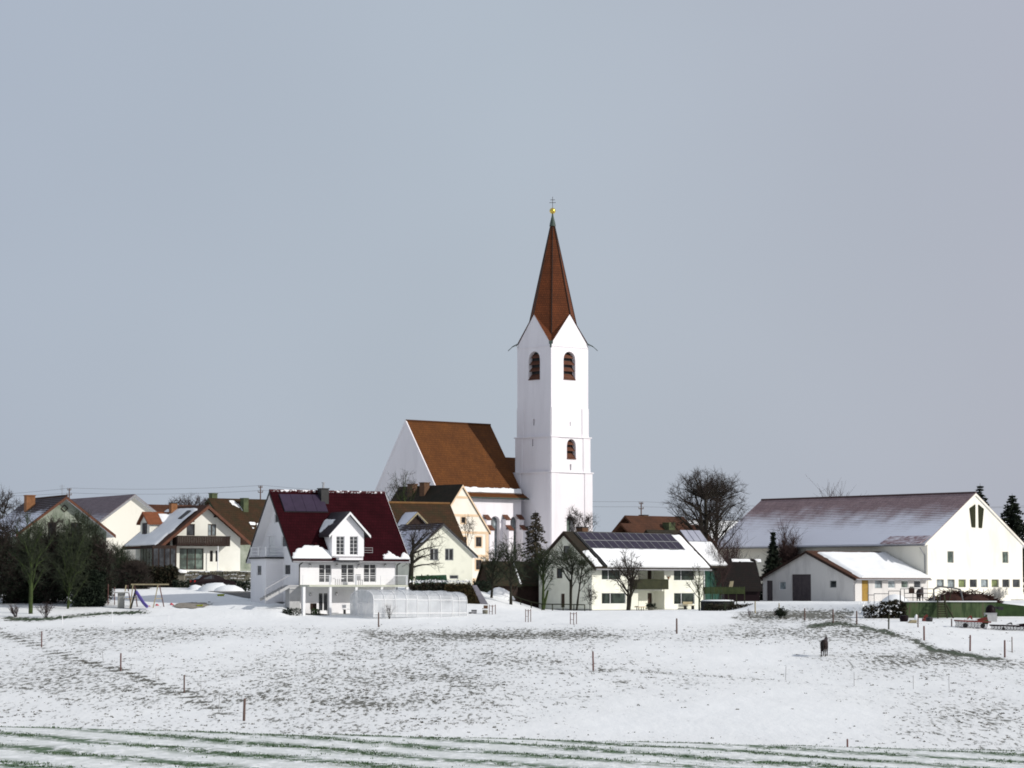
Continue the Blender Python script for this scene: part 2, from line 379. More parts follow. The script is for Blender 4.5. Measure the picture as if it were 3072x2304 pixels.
def cover(X, Y):
    """share of the ground where grass and soil come through the snow, and how green it is"""
    if Y < 110: return (.05, 1.0)
    px, py = proj(V((X, Y, T(X, Y))))
    g = .25
    if Y > 275 and py < 1835: return (.10 + (.12 if px > 2250 else 0), .3)
    c = .33
    for x, y, rx, ry, a in BL: c += a * math.exp(-((px - x) / rx) ** 2 - ((py - y) / ry) ** 2)
    c *= sm(1858, 1892, py) if px < 2200 else sm(1802, 1834, py) * .9 + .1
    c += .08
    if px > 2560 and py < seg_y(px, BANK): c *= .55
    d = seg_d(px, py, FUR)
    if d < 7: c += .62 * (1 - d / 7)
    for tr_ in TRACKS:
        d = seg_d(px, py, tr_)
        if d < 6: c += .26 * (1 - d / 6)
    if px > 2420:
        d = seg_d(px, py, BANK)
        if d < 9: c += 1.0 * (1 - d / 9); g += .7 * (1 - d / 9)
    d = seg_d(px, py, GRASSY)
    if d < 11 and px < 470: c += .95 * (1 - d / 11); g += .8 * (1 - d / 11)
    if 560 < px < 640 and 1806 < py < 1824: c += .45
    return (max(0, min(1, c)), min(1, g))
def seg_y(px, pts):
    return itp(px, [p[0] for p in pts], [p[1] for p in pts])

def axis(core, far, n):
    a, b = core[0], core[-1]
    lo = [a - (abs(far) * (i / n) ** 3) for i in range(n, 0, -1)]; hi = [b + far * (i / n) ** 3 for i in range(1, n + 1)]
    return lo + core + hi
gxs = axis([x * 1.0 for x in range(-62, 63)], 9000, 14)
gys = [-400, -120, -40, 0, 15, 25] + [26 + .5 * i for i in range(60)] + [56 + 1.5 * i for i in range(50)] + [131 + i * 1.0 for i in range(124)] \
      + [255 + .5 * i for i in range(20)] + [265 + 1.0 * i for i in range(100)] + [365 + 8 * i for i in range(30)] + [620 + 60 * i for i in range(12)] + [1400 + 700 * i for i in range(14)]
gv, gf, gc, gg = [], [], [], []
for y in gys:
    for x in gxs:
        gv.append((x, y, T(x, y)))
        c, g = cover(x, y) if (y > 30 and abs(x) < 66) else (.3, .5)
        gc.append(c); gg.append(g)
nx = len(gxs)
for j in range(len(gys) - 1):
    for i in range(nx - 1):
        k = j * nx + i; gf.append((k, k + 1, k + nx + 1, k + nx))
me = bpy.data.meshes.new('snowy_ground'); me.from_pydata(gv, [], gf)
me.polygons.foreach_set('use_smooth', [True] * len(gf))
for nm, dat in (('cover', gc), ('green', gg)):
    at_ = me.attributes.new(nm, 'FLOAT', 'POINT'); at_.data.foreach_set('value', dat)
m, t, b = nodes('snow_over_grass'); b.inputs['Roughness'].default_value = .85; b.inputs['Specular IOR Level'].default_value = .2
co = N(t, 'ShaderNodeTexCoord')
def nse(scale, st, det=6, rough=.62, rot=0):
    mp = N(t, 'ShaderNodeMapping'); mp.inputs['Scale'].default_value = st; mp.inputs['Rotation'].default_value = (0, 0, rot); mp.vector_type = 'TEXTURE' if False else 'POINT'; t.links.new(co.outputs['Object'], mp.inputs[0])
    n = N(t, 'ShaderNodeTexNoise'); n.inputs['Scale'].default_value = scale; n.inputs['Detail'].default_value = det; n.inputs['Roughness'].default_value = rough
    t.links.new(mp.outputs[0], n.inputs['Vector']); return n.outputs['Fac']
n1 = nse(3.5, (1, .2, 1), 7, .68, .16); n2 = nse(.12, (1, .5, 1), 4); n4 = nse(9, (1, .5, 1), 3)
ac = N(t, 'ShaderNodeAttribute'); ac.attribute_name = 'cover'; ag = N(t, 'ShaderNodeAttribute'); ag.attribute_name = 'green'
def mth(op, a, bb=None, c=None):
    x = N(t, 'ShaderNodeMath', operation=op)
    for i, q in enumerate((a, bb, c)):
        if q is None: continue
        if isinstance(q, (int, float)): x.inputs[i].default_value = q
        else: t.links.new(q, x.inputs[i])
    return x.outputs[0]
n5 = nse(.55, (1, .28, 1), 4, .6, .3)
cv = mth('MULTIPLY_ADD', mth('SUBTRACT', n2, .5), .75, mth('MULTIPLY_ADD', mth('SUBTRACT', n5, .5), .5, ac.outputs['Fac']))
dd = mth('ADD', mth('MULTIPLY_ADD', cv, .44, -.772), n1)
mk = N(t, 'ShaderNodeMapRange'); mk.inputs[1].default_value = -.025; mk.inputs[2].default_value = .075; t.links.new(dd, mk.inputs[0])
so = N(t, 'ShaderNodeMixRGB'); so.inputs[1].default_value = (.16, .15, .135, 1); so.inputs[2].default_value = (.035, .06, .028, 1); t.links.new(ag.outputs['Fac'], so.inputs[0])
th = N(t, 'ShaderNodeMapRange'); th.inputs[1].default_value = .0; th.inputs[2].default_value = .8; th.inputs[3].default_value = 0; th.inputs[4].default_value = .42; t.links.new(cv, th.inputs[0])
s1 = N(t, 'ShaderNodeMixRGB'); s1.inputs[1].default_value = (.84, .85, .845, 1); s1.inputs[2].default_value = (.36, .36, .345, 1); t.links.new(mth('MULTIPLY', th.outputs[0], mth('MULTIPLY_ADD', n4, 1.2, .1)), s1.inputs[0])
# winter wheat rows in the near field
xyz = N(t, 'ShaderNodeSeparateXYZ'); t.links.new(co.outputs['Object'], xyz.inputs[0])
ROWN = V((.816, .578, 0)); ROWP = 2.2; ROW0 = V((-7.8, 43.5, 0)).dot(ROWN)
rc = mth('MULTIPLY_ADD', xyz.outputs['X'], ROWN.x, mth('MULTIPLY', xyz.outputs['Y'], ROWN.y))
rc = mth('ADD', rc, mth('MULTIPLY_ADD', nse(.35, (1, 1, 1), 2), .9, -.45))
rf = mth('ABSOLUTE', mth('SUBTRACT', mth('FRACT', mth('MULTIPLY_ADD', rc, 1 / ROWP, .5 - ROW0 / ROWP)), .5))
rm = N(t, 'ShaderNodeMapRange'); rm.inputs[1].default_value = .34; rm.inputs[2].default_value = .03; t.links.new(rf, rm.inputs[0])
nr = N(t, 'ShaderNodeMapRange'); nr.inputs[1].default_value = .37; nr.inputs[2].default_value = .54; t.links.new(nse(5, (1, .3, 1), 6, .72), nr.inputs[0])
ne = N(t, 'ShaderNodeMapRange'); ne.inputs[1].default_value = 56; ne.inputs[2].default_value = 50; t.links.new(xyz.outputs['Y'], ne.inputs[0])
wm = mth('MULTIPLY', mth('MULTIPLY', mth('MULTIPLY_ADD', rm.outputs[0], .9, .26), nr.outputs[0]), ne.outputs[0])
tot = mth('MAXIMUM', mk.outputs[0], wm)
gcol = N(t, 'ShaderNodeMixRGB'); gcol.inputs[2].default_value = (.085, .135, .075, 1); t.links.new(ne.outputs[0], gcol.inputs[0]); t.links.new(so.outputs[0], gcol.inputs[1])
fm = N(t, 'ShaderNodeMixRGB'); t.links.new(tot, fm.inputs[0]); t.links.new(s1.outputs[0], fm.inputs[1]); t.links.new(gcol.outputs[0], fm.inputs[2])
t.links.new(fm.outputs[0], b.inputs['Base Color'])
bp = N(t, 'ShaderNodeBump'); bp.inputs['Strength'].default_value = .55; bp.inputs['Distance'].default_value = .12
t.links.new(mth('MULTIPLY_ADD', nse(1.1, (1, .4, 1), 5), 1.0, mth('MULTIPLY', tot, -.25)), bp.inputs['Height']); t.links.new(bp.outputs[0], b.inputs['Normal'])
me.materials.append(m); me.update()
ground = bpy.data.objects.new('snowy_ground', me); COL.objects.link(ground); ground['kind'] = 'structure'

# tufts of grass and clods that stand out of the snow
rng = random.Random(5)
g1 = MB()
def tuft(mb, p, wd, ht, n, lean=.5):
    for _ in range(n):
        a = rng.uniform(0, 6.283); c = p + V((math.cos(a), math.sin(a), 0)) * wd * rng.uniform(0, .5)
        t_ = rng.uniform(0, 6.283); q = V((math.cos(t_), math.sin(t_), 0)); ww = wd * rng.uniform(.18, .4)
        tip = c + V((rng.uniform(-1, 1) * lean * ht, rng.uniform(-1, 1) * lean * ht, ht * rng.uniform(.5, 1)))
        mb.poly([c - q * ww - V((0, 0, .03)), c + q * ww - V((0, 0, .03)), tip])
cnt = 0
while cnt < 11000:
    Y = rng.uniform(140, 268); X = rng.uniform(-.2, .2) * Y
    c, g = cover(X, Y)
    nv = noise.noise(V((X * .5, Y * .2, 11))) * .5 + .5
    cnt += .25
    if rng.random() > (max(0, c - .12) ** 1.5) * (max(0, nv - .3) ** 1.2) * 5.5: continue
    cnt += .75
    tuft(g1, V((X, Y, T(X, Y))), rng.uniform(.10, .36), rng.uniform(.03, .09), 4)
o = g1.build('grass_tufts', mat('dead_grass', (.10, .085, .07), (.06, .06, .04), .9, .95)); tag(o, 'dull brown grass tufts and clods poking through the snowy meadow', 'grass', kind='stuff')
g2 = MB(); along = V((.578, -.816, 0))
for k in range(-4, 14):
    n_ = 0
    while n_ < 4200:
        n_ += 1
        s_ = rng.uniform(-22, 24); off = rng.gauss(0, .24) if rng.random() < .86 else rng.uniform(-1.1, 1.1)
        p = ROWN * (ROW0 - ROWP * k + ROWP * 3 + off) + along * s_
        q = V((-7.8, 43.5, 0)); p = q + ROWN * (ROWP * (3 - k) + off) + along * s_
        if not (31 < p.y < 52) or abs(p.x / p.y) > .195: continue
        if noise.noise(V((p.x * .7, p.y * .7, 4))) < -.18 + (.3 if abs(off) > .5 else 0): continue
        p.z = T(p.x, p.y); tuft(g2, p, rng.uniform(.03, .09), rng.uniform(.012, .034), 3, 1.2)
o = g2.build('young_wheat', mat('winter_wheat_leaves', (.075, .125, .055), (.05, .085, .042), 2.5, .9)); tag(o, 'rows of short green winter wheat showing through the snow in the foreground', 'crop', kind='stuff')
# ------------------------------------------------------------------ building pieces
def clip(poly, outline):
    """Sutherland-Hodgman against a convex counter-clockwise outline"""
    res = poly
    for i in range(len(outline)):
        a, b = outline[i], outline[(i + 1) % len(outline)]; inp, res = res, []
        sd_ = lambda p: (b[0] - a[0]) * (p[1] - a[1]) - (b[1] - a[1]) * (p[0] - a[0])
        for j in range(len(inp)):
            p, q = inp[j], inp[(j + 1) % len(inp)]; sp, sq = sd_(p), sd_(q)
            if sp >= -1e-9: res.append(p)
            if (sp > 1e-9 and sq < -1e-9) or (sp < -1e-9 and sq > 1e-9):
                t_ = sp / (sp - sq); res.append((p[0] + (q[0] - p[0]) * t_, p[1] + (q[1] - p[1]) * t_))
        if not res: return []
    return res
def wall(mb, Pf, outline, holes=(), depth=.14):
    """wall face Pf(a, z, d) with real openings; hole = (a0, a1, z0, z1[, spring])"""
    xs = sorted({min(p[0] for p in outline), max(p[0] for p in outline), *[h[0] for h in holes], *[h[1] for h in holes]})
    zs = sorted({min(p[1] for p in outline), max(p[1] for p in outline), *[h[2] for h in holes], *[h[3] for h in holes]})
    for x0, x1 in zip(xs[:-1], xs[1:]):
        for z0, z1 in zip(zs[:-1], zs[1:]):
            mx_, mz = (x0 + x1) / 2, (z0 + z1) / 2
            if any(h[0] < mx_ < h[1] and h[2] < mz < h[3] for h in holes): continue
            pl = clip([(x0, z0), (x1, z0), (x1, z1), (x0, z1)], outline)
            if len(pl) >= 3: mb.poly([Pf(a, z, 0) for a, z in pl])
    for h in holes:
        a0, a1, z0, z1 = h[:4]; dp = h[5] if len(h) > 5 else depth
        pts = [(a0, z0), (a1, z0)]
        if len(h) > 4 and h[4] is not None:
            sp = h[4]; c = (a0 + a1) / 2; rx = (a1 - a0) / 2; rz = z1 - sp; arc = []
            for k in range(9):
                t_ = math.pi * k / 8; arc.append((c + rx * math.cos(t_), sp + rz * math.sin(t_) ** (.85)))
            pts += arc
            for p, q in zip(arc[:-1], arc[1:]): mb.poly([Pf(p[0], p[1], 0), Pf(p[0], z1, 0), Pf(q[0], z1, 0), Pf(q[0], q[1], 0)])
        else: pts += [(a1, z1), (a0, z1)]
        for p, q in zip(pts, pts[1:] + pts[:1]): mb.poly([Pf(p[0], p[1], 0), Pf(q[0], q[1], 0), Pf(q[0], q[1], dp), Pf(p[0], p[1], dp)])
def window(parent, Pf, h, fm='framew', gm='glass', nv=2, nh=1, depth=.12, fw=.07, name='window', bars=.05, mt=.022, mull=None):
    a0, a1, z0, z1 = h[:4]; mb = MB(); B = lambda x0, x1, y0, y1, f=.06: mb.box(lambda a, b, z: Pf(a, z, b), x0, x1, depth - f, depth - .003, y0, y1)
    B(a0, a0 + fw, z0, z1); B(a1 - fw, a1, z0, z1); B(a0 + fw, a1 - fw, z0, z0 + fw); B(a0 + fw, a1 - fw, z1 - fw, z1)
    for f_ in (mull or [i / nv for i in range(1, nv)]):
        c = a0 + (a1 - a0) * f_; B(c - bars, c + bars, z0 + fw, z1 - fw, .055)
    for j in range(1, nh):
        c = z0 + (z1 - z0) * j / nh; B(a0 + fw, a1 - fw, c - mt, c + mt, .05)
    f = mb.build(name, M[fm], parent)
    pm = MB(); pm.box(lambda a, b, z: Pf(a, z, b), a0 - .02, a1 + .02, depth, depth + .03, z0 - .02, z1 + .02); pm.build('pane', M[gm], f)
    return f
def door(parent, Pf, h, dm, depth=.10, handle=True, name='door'):
    a0, a1, z0, z1 = h[:4]; mb = MB()
    mb.box(lambda a, b, z: Pf(a, z, b), a0, a1, depth, depth + .05, z0, z1)
    n = max(1, round((a1 - a0) / .8))
    for i in range(n):
        x0 = a0 + (a1 - a0) * i / n + .08; x1 = a0 + (a1 - a0) * (i + 1) / n - .08
        mb.box(lambda a, b, z: Pf(a, z, b), x0, x1, depth - .025, depth - .002, z0 + .1, z1 - .12)
    d = mb.build(name, M[dm], parent)
    if handle:
        hb = MB(); zc = z0 + (z1 - z0) * .48; hb.box(lambda a, b, z: Pf(a, z, b), a1 - .2, a1 - .08, depth - .09, depth - .03, zc, zc + .04); hb.build('handle', M['grey'], d)
    return d
class Roof: pass
def gable_roof(fr, axis, A, B, H, Rz, e=(.6, .6), r=(.4, .4), t=.2, base=(0, 0)):
    S, C = (A, B) if axis == 'u' else (B, A)
    g = (lambda s, c, z: fr.P(base[0] + s, base[1] + c, z)) if axis == 'u' else (lambda s, c, z: fr.P(base[0] + c, base[1] + s, z))
    o = Roof(); o.g = g; o.S, o.C, o.H, o.R = S, C, H, Rz; o.mid = C / 2; o.m = (Rz - H) / o.mid; ph = math.atan(o.m); o.ph = ph
    tv = t / math.cos(ph); o.tv = tv; o.e, o.r = e, r; o.s0, o.s1 = -r[0], S + r[1]
    mb = MB(); o.L = [(o.mid + e[k]) / math.cos(ph) for k in (0, 1)]
    for k in (0, 1):
        sg = 1 if k == 0 else -1; c0 = -e[0] if k == 0 else C + e[1]
        zl = H - o.m * e[k]; L = o.L[k]
        lo = [(c0, zl), (c0, zl + tv), (o.mid, Rz + tv), (o.mid, Rz)]
        P = lambda s, i: g(s, lo[i][0], lo[i][1])
        uvq = [(o.s0, 0), (o.s1, 0), (o.s1, L), (o.s0, L)]
        mb.poly([P(o.s0, 1), P(o.s1, 1), P(o.s1, 2), P(o.s0, 2)], uvq)
        mb.poly([P(o.s0, 0), P(o.s0, 3), P(o.s1, 3), P(o.s1, 0)], uvq)
        mb.poly([P(o.s0, 0), P(o.s1, 0), P(o.s1, 1), P(o.s0, 1)], [(o.s0, 0), (o.s1, 0), (o.s1, .1), (o.s0, .1)])
        for s in (o.s0, o.s1): mb.poly([P(s, i) for i in range(4)], [(0, 99), (0, 99.1), (L, 99.1), (L, 99)])
    o.mb = mb
    def pt(side, s, d, n=0):
        sg = 1 if side == 0 else -1; c0 = -e[0] if side == 0 else C + e[1]
        return g(s, c0 + sg * d * math.cos(ph) - sg * n * math.sin(ph), H - o.m * e[side] + tv + d * math.sin(ph) + n * math.cos(ph))
    o.pt = pt
    return o
def ridge_cap(ro, mat_, parent, r=.11, name='ridge_tiles'):
    mb = MB(); mb.tube(ro.g(ro.s0, ro.mid, ro.R + ro.tv), ro.g(ro.s1, ro.mid, ro.R + ro.tv), r, r, 8); return mb.build(name, mat_, parent)
def bargeboard(ro, mat_, parent, end=0, side=(0, 1), h=.05, th=.05):
    mb = MB()
    for k in side:
        s = ro.s0 - th - .003 if end == 0 else ro.s1 + .003; c0 = -ro.e[0] if k == 0 else ro.C + ro.e[1]; zl = ro.H - ro.m * ro.e[k]
        pr = [(c0, zl - h), (c0, zl + ro.tv * .8), (ro.mid, ro.R + ro.tv * .8), (ro.mid, ro.R - h)]
        mb.box8([ro.g(s, *pr[0]), ro.g(s + th, *pr[0]), ro.g(s + th, *pr[3]), ro.g(s, *pr[3]), ro.g(s, *pr[1]), ro.g(s + th, *pr[1]), ro.g(s + th, *pr[2]), ro.g(s, *pr[2])])
    return mb.build('bargeboard', mat_, parent)
def soffit(ro, mat_, parent, end=0):
    mb = MB(); s0, s1 = (ro.s0 + .02, -.004) if end == 0 else (ro.S + .004, ro.s1 - .02)
    for k in (0, 1):
        c0 = -ro.e[0] if k == 0 else ro.C + ro.e[1]; zl = ro.H - ro.m * ro.e[k]; d = .03
        mb.box8([ro.g(s0, c0, zl - d), ro.g(s1, c0, zl - d), ro.g(s1, ro.mid, ro.R - d), ro.g(s0, ro.mid, ro.R - d), ro.g(s0, c0, zl - .004), ro.g(s1, c0, zl - .004), ro.g(s1, ro.mid, ro.R - .004), ro.g(s0, ro.mid, ro.R - .004)])
    return mb.build('soffit', mat_, parent)
def gutter(ro, mat_, parent, side=0, r=.075):
    sg = 1 if side == 0 else -1; c = (-ro.e[0] - r - .01) if side == 0 else ro.C + ro.e[1] + r + .01; z = ro.H - ro.m * ro.e[side] + .06
    mb = MB(); mb.tube(ro.g(ro.s0, c, z), ro.g(ro.s1, c, z), r, r, 8); return mb.build('gutter', mat_, parent)
def snow_on(ro, side, s0, s1, d0, d1, parent, mask=None, th=.12, res=.22, seed=1, rag=.35, edge=.35, mat_=None, name='snow_cover', freq=1.1, lift=0):
    """a lying sheet of snow with a ragged outline: mask(s, d) > 0 inside (metres to the edge)"""
    ns, nd = max(2, int((s1 - s0) / res)), max(2, int((d1 - d0) / res)); mb = MB(); idx = {}; val = {}
    for i in range(ns + 1):
        for j in range(nd + 1):
            s = s0 + (s1 - s0) * i / ns; d = d0 + (d1 - d0) * j / nd
            v_ = mask(s, d) if mask else min(s - s0, s1 - s, d1 - d, 1)
            v_ += rag * noise.noise(V((s * freq, d * freq, seed * 3.7))) + rag * .5 * noise.noise(V((s * freq * 3, d * freq * 3, seed)))
            if not mask: v_ = min(v_, min(s - s0, s1 - s, d1 - d) + .12)
            h = th * (1 - math.exp(-max(0, v_) / edge * 1.6)) * (1 + .25 * noise.noise(V((s * .8, d * .8, seed + 9)))) + lift if v_ > 0 else -.03
            val[i, j] = v_; idx[i, j] = len(mb.v); mb.v.append(tuple(ro.pt(side, s, d, h)))
    for i in range(ns):
        for j in range(nd):
            q = [(i, j), (i + 1, j), (i + 1, j + 1), (i, j + 1)]
            if max(val[k] for k in q) > 0: mb.f.append(tuple(idx[k] for k in q)); mb.uv.append(None)
    # front lip so that the sheet has thickness at the eave
    for i in range(ns):
        if val[i, 0] > 0 and val[i + 1, 0] > 0:
            a, b2 = V(mb.v[idx[i, 0]]), V(mb.v[idx[i + 1, 0]]); s_a = s0 + (s1 - s0) * i / ns; s_b = s0 + (s1 - s0) * (i + 1) / ns
            mb.poly([ro.pt(side, s_a, d0, -.02), ro.pt(side, s_b, d0, -.02), b2, a])
    return mb.build(name, mat_ or M['snow'], parent, smooth=True)
def chimney(parent, fr, u, v, wd, z0, z1, mt='brick', cap='dark', pipe=0):
    mb = MB(); mb.box(fr.P, u - wd / 2, u + wd / 2, v - wd / 2, v + wd / 2, z0, z1); c = mb.build('chimney', M[mt], parent)
    cb = MB(); cb.box(fr.P, u - wd / 2 - .06, u + wd / 2 + .06, v - wd / 2 - .06, v + wd / 2 + .06, z1 + .003, z1 + .1); cb.build('chimney_cap', M[cap], c if OFFDEPTH(parent) < 1 else parent)
    if pipe:
        pb = MB(); pb.tube(fr.P(u, v, z1 + .1), fr.P(u, v, z1 + .1 + pipe), .11, .11, 10); pb.tube(fr.P(u, v, z1 + .1 + pipe), fr.P(u, v, z1 + .16 + pipe), .18, .18, 10)
        pb.build('flue_pipe', M['steel'], c if OFFDEPTH(parent) < 1 else parent)
    return c
def OFFDEPTH(o):
    n = 0
    while o.parent: o = o.parent; n += 1
    return n

def house(name, label, cat, fr, A, B, H, Rz, axis, wm, rm, e=(.6, .6), r=(.4, .4), t=.2, wins=(), Fh=(), Sh=(), low=1.5, group=None):
    """shell of a gabled house; wins = (face, (a0, a1, z0, z1[, spring]), kind, options)"""
    h = Roof(); h.fr = fr; h.root = thing(name, label, cat, fr.O, group)
    h.Ff = lambda a, z, d: fr.P(a, d, z)
    h.Sf = lambda a, z, d: fr.P(d, a, z)
    fh = [w_[1] for w_ in wins if w_[0] == 'F'] + list(Fh); sh = [w_[1] for w_ in wins if w_[0] == 'S'] + list(Sh)
    rect = lambda L: [(0, -low), (L, -low), (L, H), (0, H)]
    pent = lambda L: [(0, -low), (L, -low), (L, H), (L / 2, Rz), (0, H)]
    fo, so = (rect(A), pent(B)) if axis == 'u' else (pent(A), rect(B))
    mb = MB(); wall(mb, h.Ff, fo, fh); wall(mb, h.Sf, so, sh)
    wall(mb, lambda a, z, d: fr.P(a, B, z), fo); wall(mb, lambda a, z, d: fr.P(A, a, z), so)
    h.wall = mb.build('wall', wm, h.root)
    h.ro = gable_roof(fr, axis, A, B, H, Rz, e, r, t); h.roof = h.ro.mb.build('roof', rm, h.root)
    for w_ in wins:
        Pf = h.Ff if w_[0] == 'F' else h.Sf; op = w_[3] if len(w_) > 3 else {}
        if w_[2] == 'door': door(h.root, Pf, w_[1], **op)
        else: window(h.root, Pf, w_[1], **op)
    h.A, h.B, h.H, h.R = A, B, H, Rz
    return h
def rf(fr, cr_, x0, y0, x1, y1):
    """crop rectangle -> opening on the front face v = 0"""
    a0, a1 = fr.ur(cr_.x(x0)), fr.ur(cr_.x(x1)); am = (a0 + a1) / 2
    return (a0, a1, fr.zr(am, 0, cr_.y(y1)), fr.zr(am, 0, cr_.y(y0)))
def rs(fr, cr_, x0, y0, x1, y1):
    """crop rectangle -> opening on the side face u = 0"""
    a0, a1 = fr.vr(cr_.x(x1)), fr.vr(cr_.x(x0)); am = (a0 + a1) / 2
    return (a0, a1, fr.zr(0, am, cr_.y(y1)), fr.zr(0, am, cr_.y(y0)))
# ------------------------------------------------------------------ church
D_T = 360.0
p_ = at(1653.6, 1500, D_T); ft = Fr((p_.x, p_.y, 1.0), 42.5)
tA, tB = ft.ur(1764.7, 0, 25), ft.vr(1552, 0, 25)
church = thing('church', 'white church with tall tower, red brown spire and steep orange brown nave roof', 'church', ft.O)
ze = ft.zr(0, 0, C9.y(1300)); zg = ft.zr(tA / 2, 0, C9.y(1058)); zg2 = zg
z1c, z2c = ft.zr(0, 0, C10.y(626)), ft.zr(0, 0, C10.y(948))
tw = MB()
FT = lambda d0: (lambda a, z, d: ft.P(a, d - d0, z)); ST = lambda d0: (lambda a, z, d: ft.P(d - d0, a, z))
def trect(cr_, x0, y0, x1, y1, side, sp=None, dp=.5):
    r_ = (rf if side == 'F' else rs)(ft, cr_, x0, y0, x1, y1)
    s_ = None if sp is None else ft.zr((r_[0] + r_[1]) / 2 if side == 'F' else 0, 0 if side == 'F' else (r_[0] + r_[1]) / 2, cr_.y(sp))
    return (*r_, s_, dp)
hF = [trect(C9, 667, 1368, 766, 1603, 'F', 1440, .6), trect(C10, 786, 500, 793, 536, 'F', None, .4)]
hS = [trect(C9, 376, 1366, 471, 1603, 'S', 1440, .6), trect(C10, 452, 474, 464, 531, 'S', None, .4)]
hF2 = [trect(C10, 750, 655, 832, 838, 'F', 722, .6), trect(C10, 777, 883, 791, 940, 'F', None, .4)]
hS2 = [trect(C10, 449, 655, 460, 720, 'S', None, .4)]
hF3 = [trect(C10, 738, 1355, 803, 1490, 'F', 1385, .6)]
def stage(d, zb, zt, hf, hs, gable=False):
    o = lambda L: [(-d, zb), (L + d, zb), (L + d, zt), (-d, zt)]
    if gable: o = lambda L: [(0, zb), (L, zb), (L, ze), (L / 2, zg), (0, ze)]
    wall(tw, FT(d), o(tA), hf); wall(tw, ST(d), o(tB), hs)
    wall(tw, lambda a, z, q: ft.P(a, tB + d, z), o(tA)); wall(tw, lambda a, z, q: ft.P(tA + d, a, z), o(tB))
    if d: tw.poly([ft.P(-d, -d, zt), ft.P(tA + d, -d, zt), ft.P(tA + d, tB + d, zt), ft.P(-d, tB + d, zt)])
stage(0, z1c - .3, ze, hF, hS, True); stage(.15, z2c - .3, z1c, hF2, hS2); stage(.33, -1.5, z2c, hF3, [])
tower = tw.build('tower_wall', M['church'], church)
tr = MB()                                           # corner strips and string courses
def lis(d, zb, zt, wd, out):
    for bx4 in ((-d, -d + wd, -d - out, -d + .02), (tA + d - wd, tA + d, -d - out, -d + .02), (-d - out, -d + .02, -d + .02, -d + wd * .6), (-d - out, -d + .02, tB + d - wd, tB + d)):
        tr = MB(); tr.box(ft.P, *bx4, zb, zt); tr.build('corner_strip', M['church'], church)
lis(0, z1c, ft.zr(0, 0, C10.y(365)), 1.15, .09); lis(.15, z2c, z1c - .13, 1.25, .08); lis(.33, -1.5, z2c - .13, 1.35, .08)
for d, z in ((.15, z1c), (.33, z2c)):
    tr = MB(); tr.box(ft.P, -d - .17, tA + d + .17, -d - .17, tB + d + .17, z - .12, z + .02); tr.build('string_course', M['church'], church)
tr = MB(); tr.box(ft.P, -.07, tA + .07, -.07, tB + .07, ze - .32, ze - .2); tr.build('string_course', M['church'], church)
ctr = (tA / 2, tB / 2); zap = ft.zr(*ctr, C9.y(246)); zcu = ft.zr(*ctr, C9.y(305))
sp_ = MB(); apex = ft.P(*ctr, zap)
G_ = [ft.P(tA / 2, -.09, zg + .08), ft.P(tA + .09, tB / 2, zg + .08), ft.P(tA / 2, tB + .09, zg + .08), ft.P(-.09, tB / 2, zg + .08)]
Cn = [(tA, 0), (tA, tB), (0, tB), (0, 0)]
for i in range(4):
    g1_, g2_ = G_[i], G_[(i + 1) % 4]; cu, cv_ = Cn[i]
    su, sv = cu - ctr[0], cv_ - ctr[1]
    zin = ze + 1.35
    ci = ft.P(ctr[0] + su * .735, ctr[1] + sv * .735, zin); co_ = ft.P(ctr[0] + su * 1.05, ctr[1] + sv * 1.05, ze - .08)
    for tri in ((apex, g1_, ci), (apex, ci, g2_), (g1_, co_, ci), (ci, co_, g2_)):
        mid = (tri[1] + tri[2]) / 2; ax = (tri[2] - tri[1]); ax.z = 0; ax = ax.normalized() if ax.length > .01 else V((1, 0, 0))
        sp_.poly(tri, [((q - apex).dot(ax), q.z) for q in tri])
spire = sp_.build('spire', M['spire'], church)
rb = MB()
for i in range(4):
    cu, cv_ = Cn[i]; su, sv = cu - ctr[0], cv_ - ctr[1]
    rb.tube(apex, ft.P(ctr[0] + su * .735, ctr[1] + sv * .735, ze + 1.35), .07, .09, 6); rb.tube(apex, G_[i], .07, .09, 6)
rb.build('spire_ridge', M['wood'], spire)
tip = MB(); rr = .42
base_c = ft.P(*ctr, zcu); tip.lathe(base_c, [(rr, -.35), (rr * .8, .1), (.13, zap - zcu), (.05, zap - zcu + .55)], 10); tip.build('spire_tip', M['copper'], spire, True)
bz = ft.zr(*ctr, C9.y(201)); br_ = .40; bb = MB()
bb.lathe(ft.P(*ctr, bz), [(.02, -br_)] + [(br_ * math.sin(math.pi * k / 10), -br_ * math.cos(math.pi * k / 10)) for k in range(1, 10)] + [(.02, br_)], 16); bb.build('gilded_ball', M['gold'], church, True)
cx_ = MB(); zt_ = ft.zr(*ctr, C9.y(84)); cx_.bar(ft.P(*ctr, bz + br_ * .9), ft.P(*ctr, zt_), .055)
for zf, hw in ((.62, .30), (.42, .42)):
    zz = zt_ - (zt_ - bz) * (1 - zf) + .3; q = ft.P(*ctr, zz); cx_.bar(q - V((hw, 0, 0)), q + V((hw, 0, 0)), .055)
cx_.build('cross', M['wood'], church)
for i in range(4):
    cu, cv_ = Cn[i]; su, sv = (1 if cu else -1), (1 if cv_ else -1); s_ = MB()
    a = ft.P(cu - su * .1, cv_ - sv * .1, ze + .35); b_ = ft.P(cu + su * .45, cv_ + sv * .45, ze - .05); c_ = ft.P(cu + su * .85, cv_ + sv * .85, ze - .58)
    s_.bar(a, b_, .5, .1); s_.bar(b_, c_, .22, .07); s_.build('eave_spout', M['copper'], church)
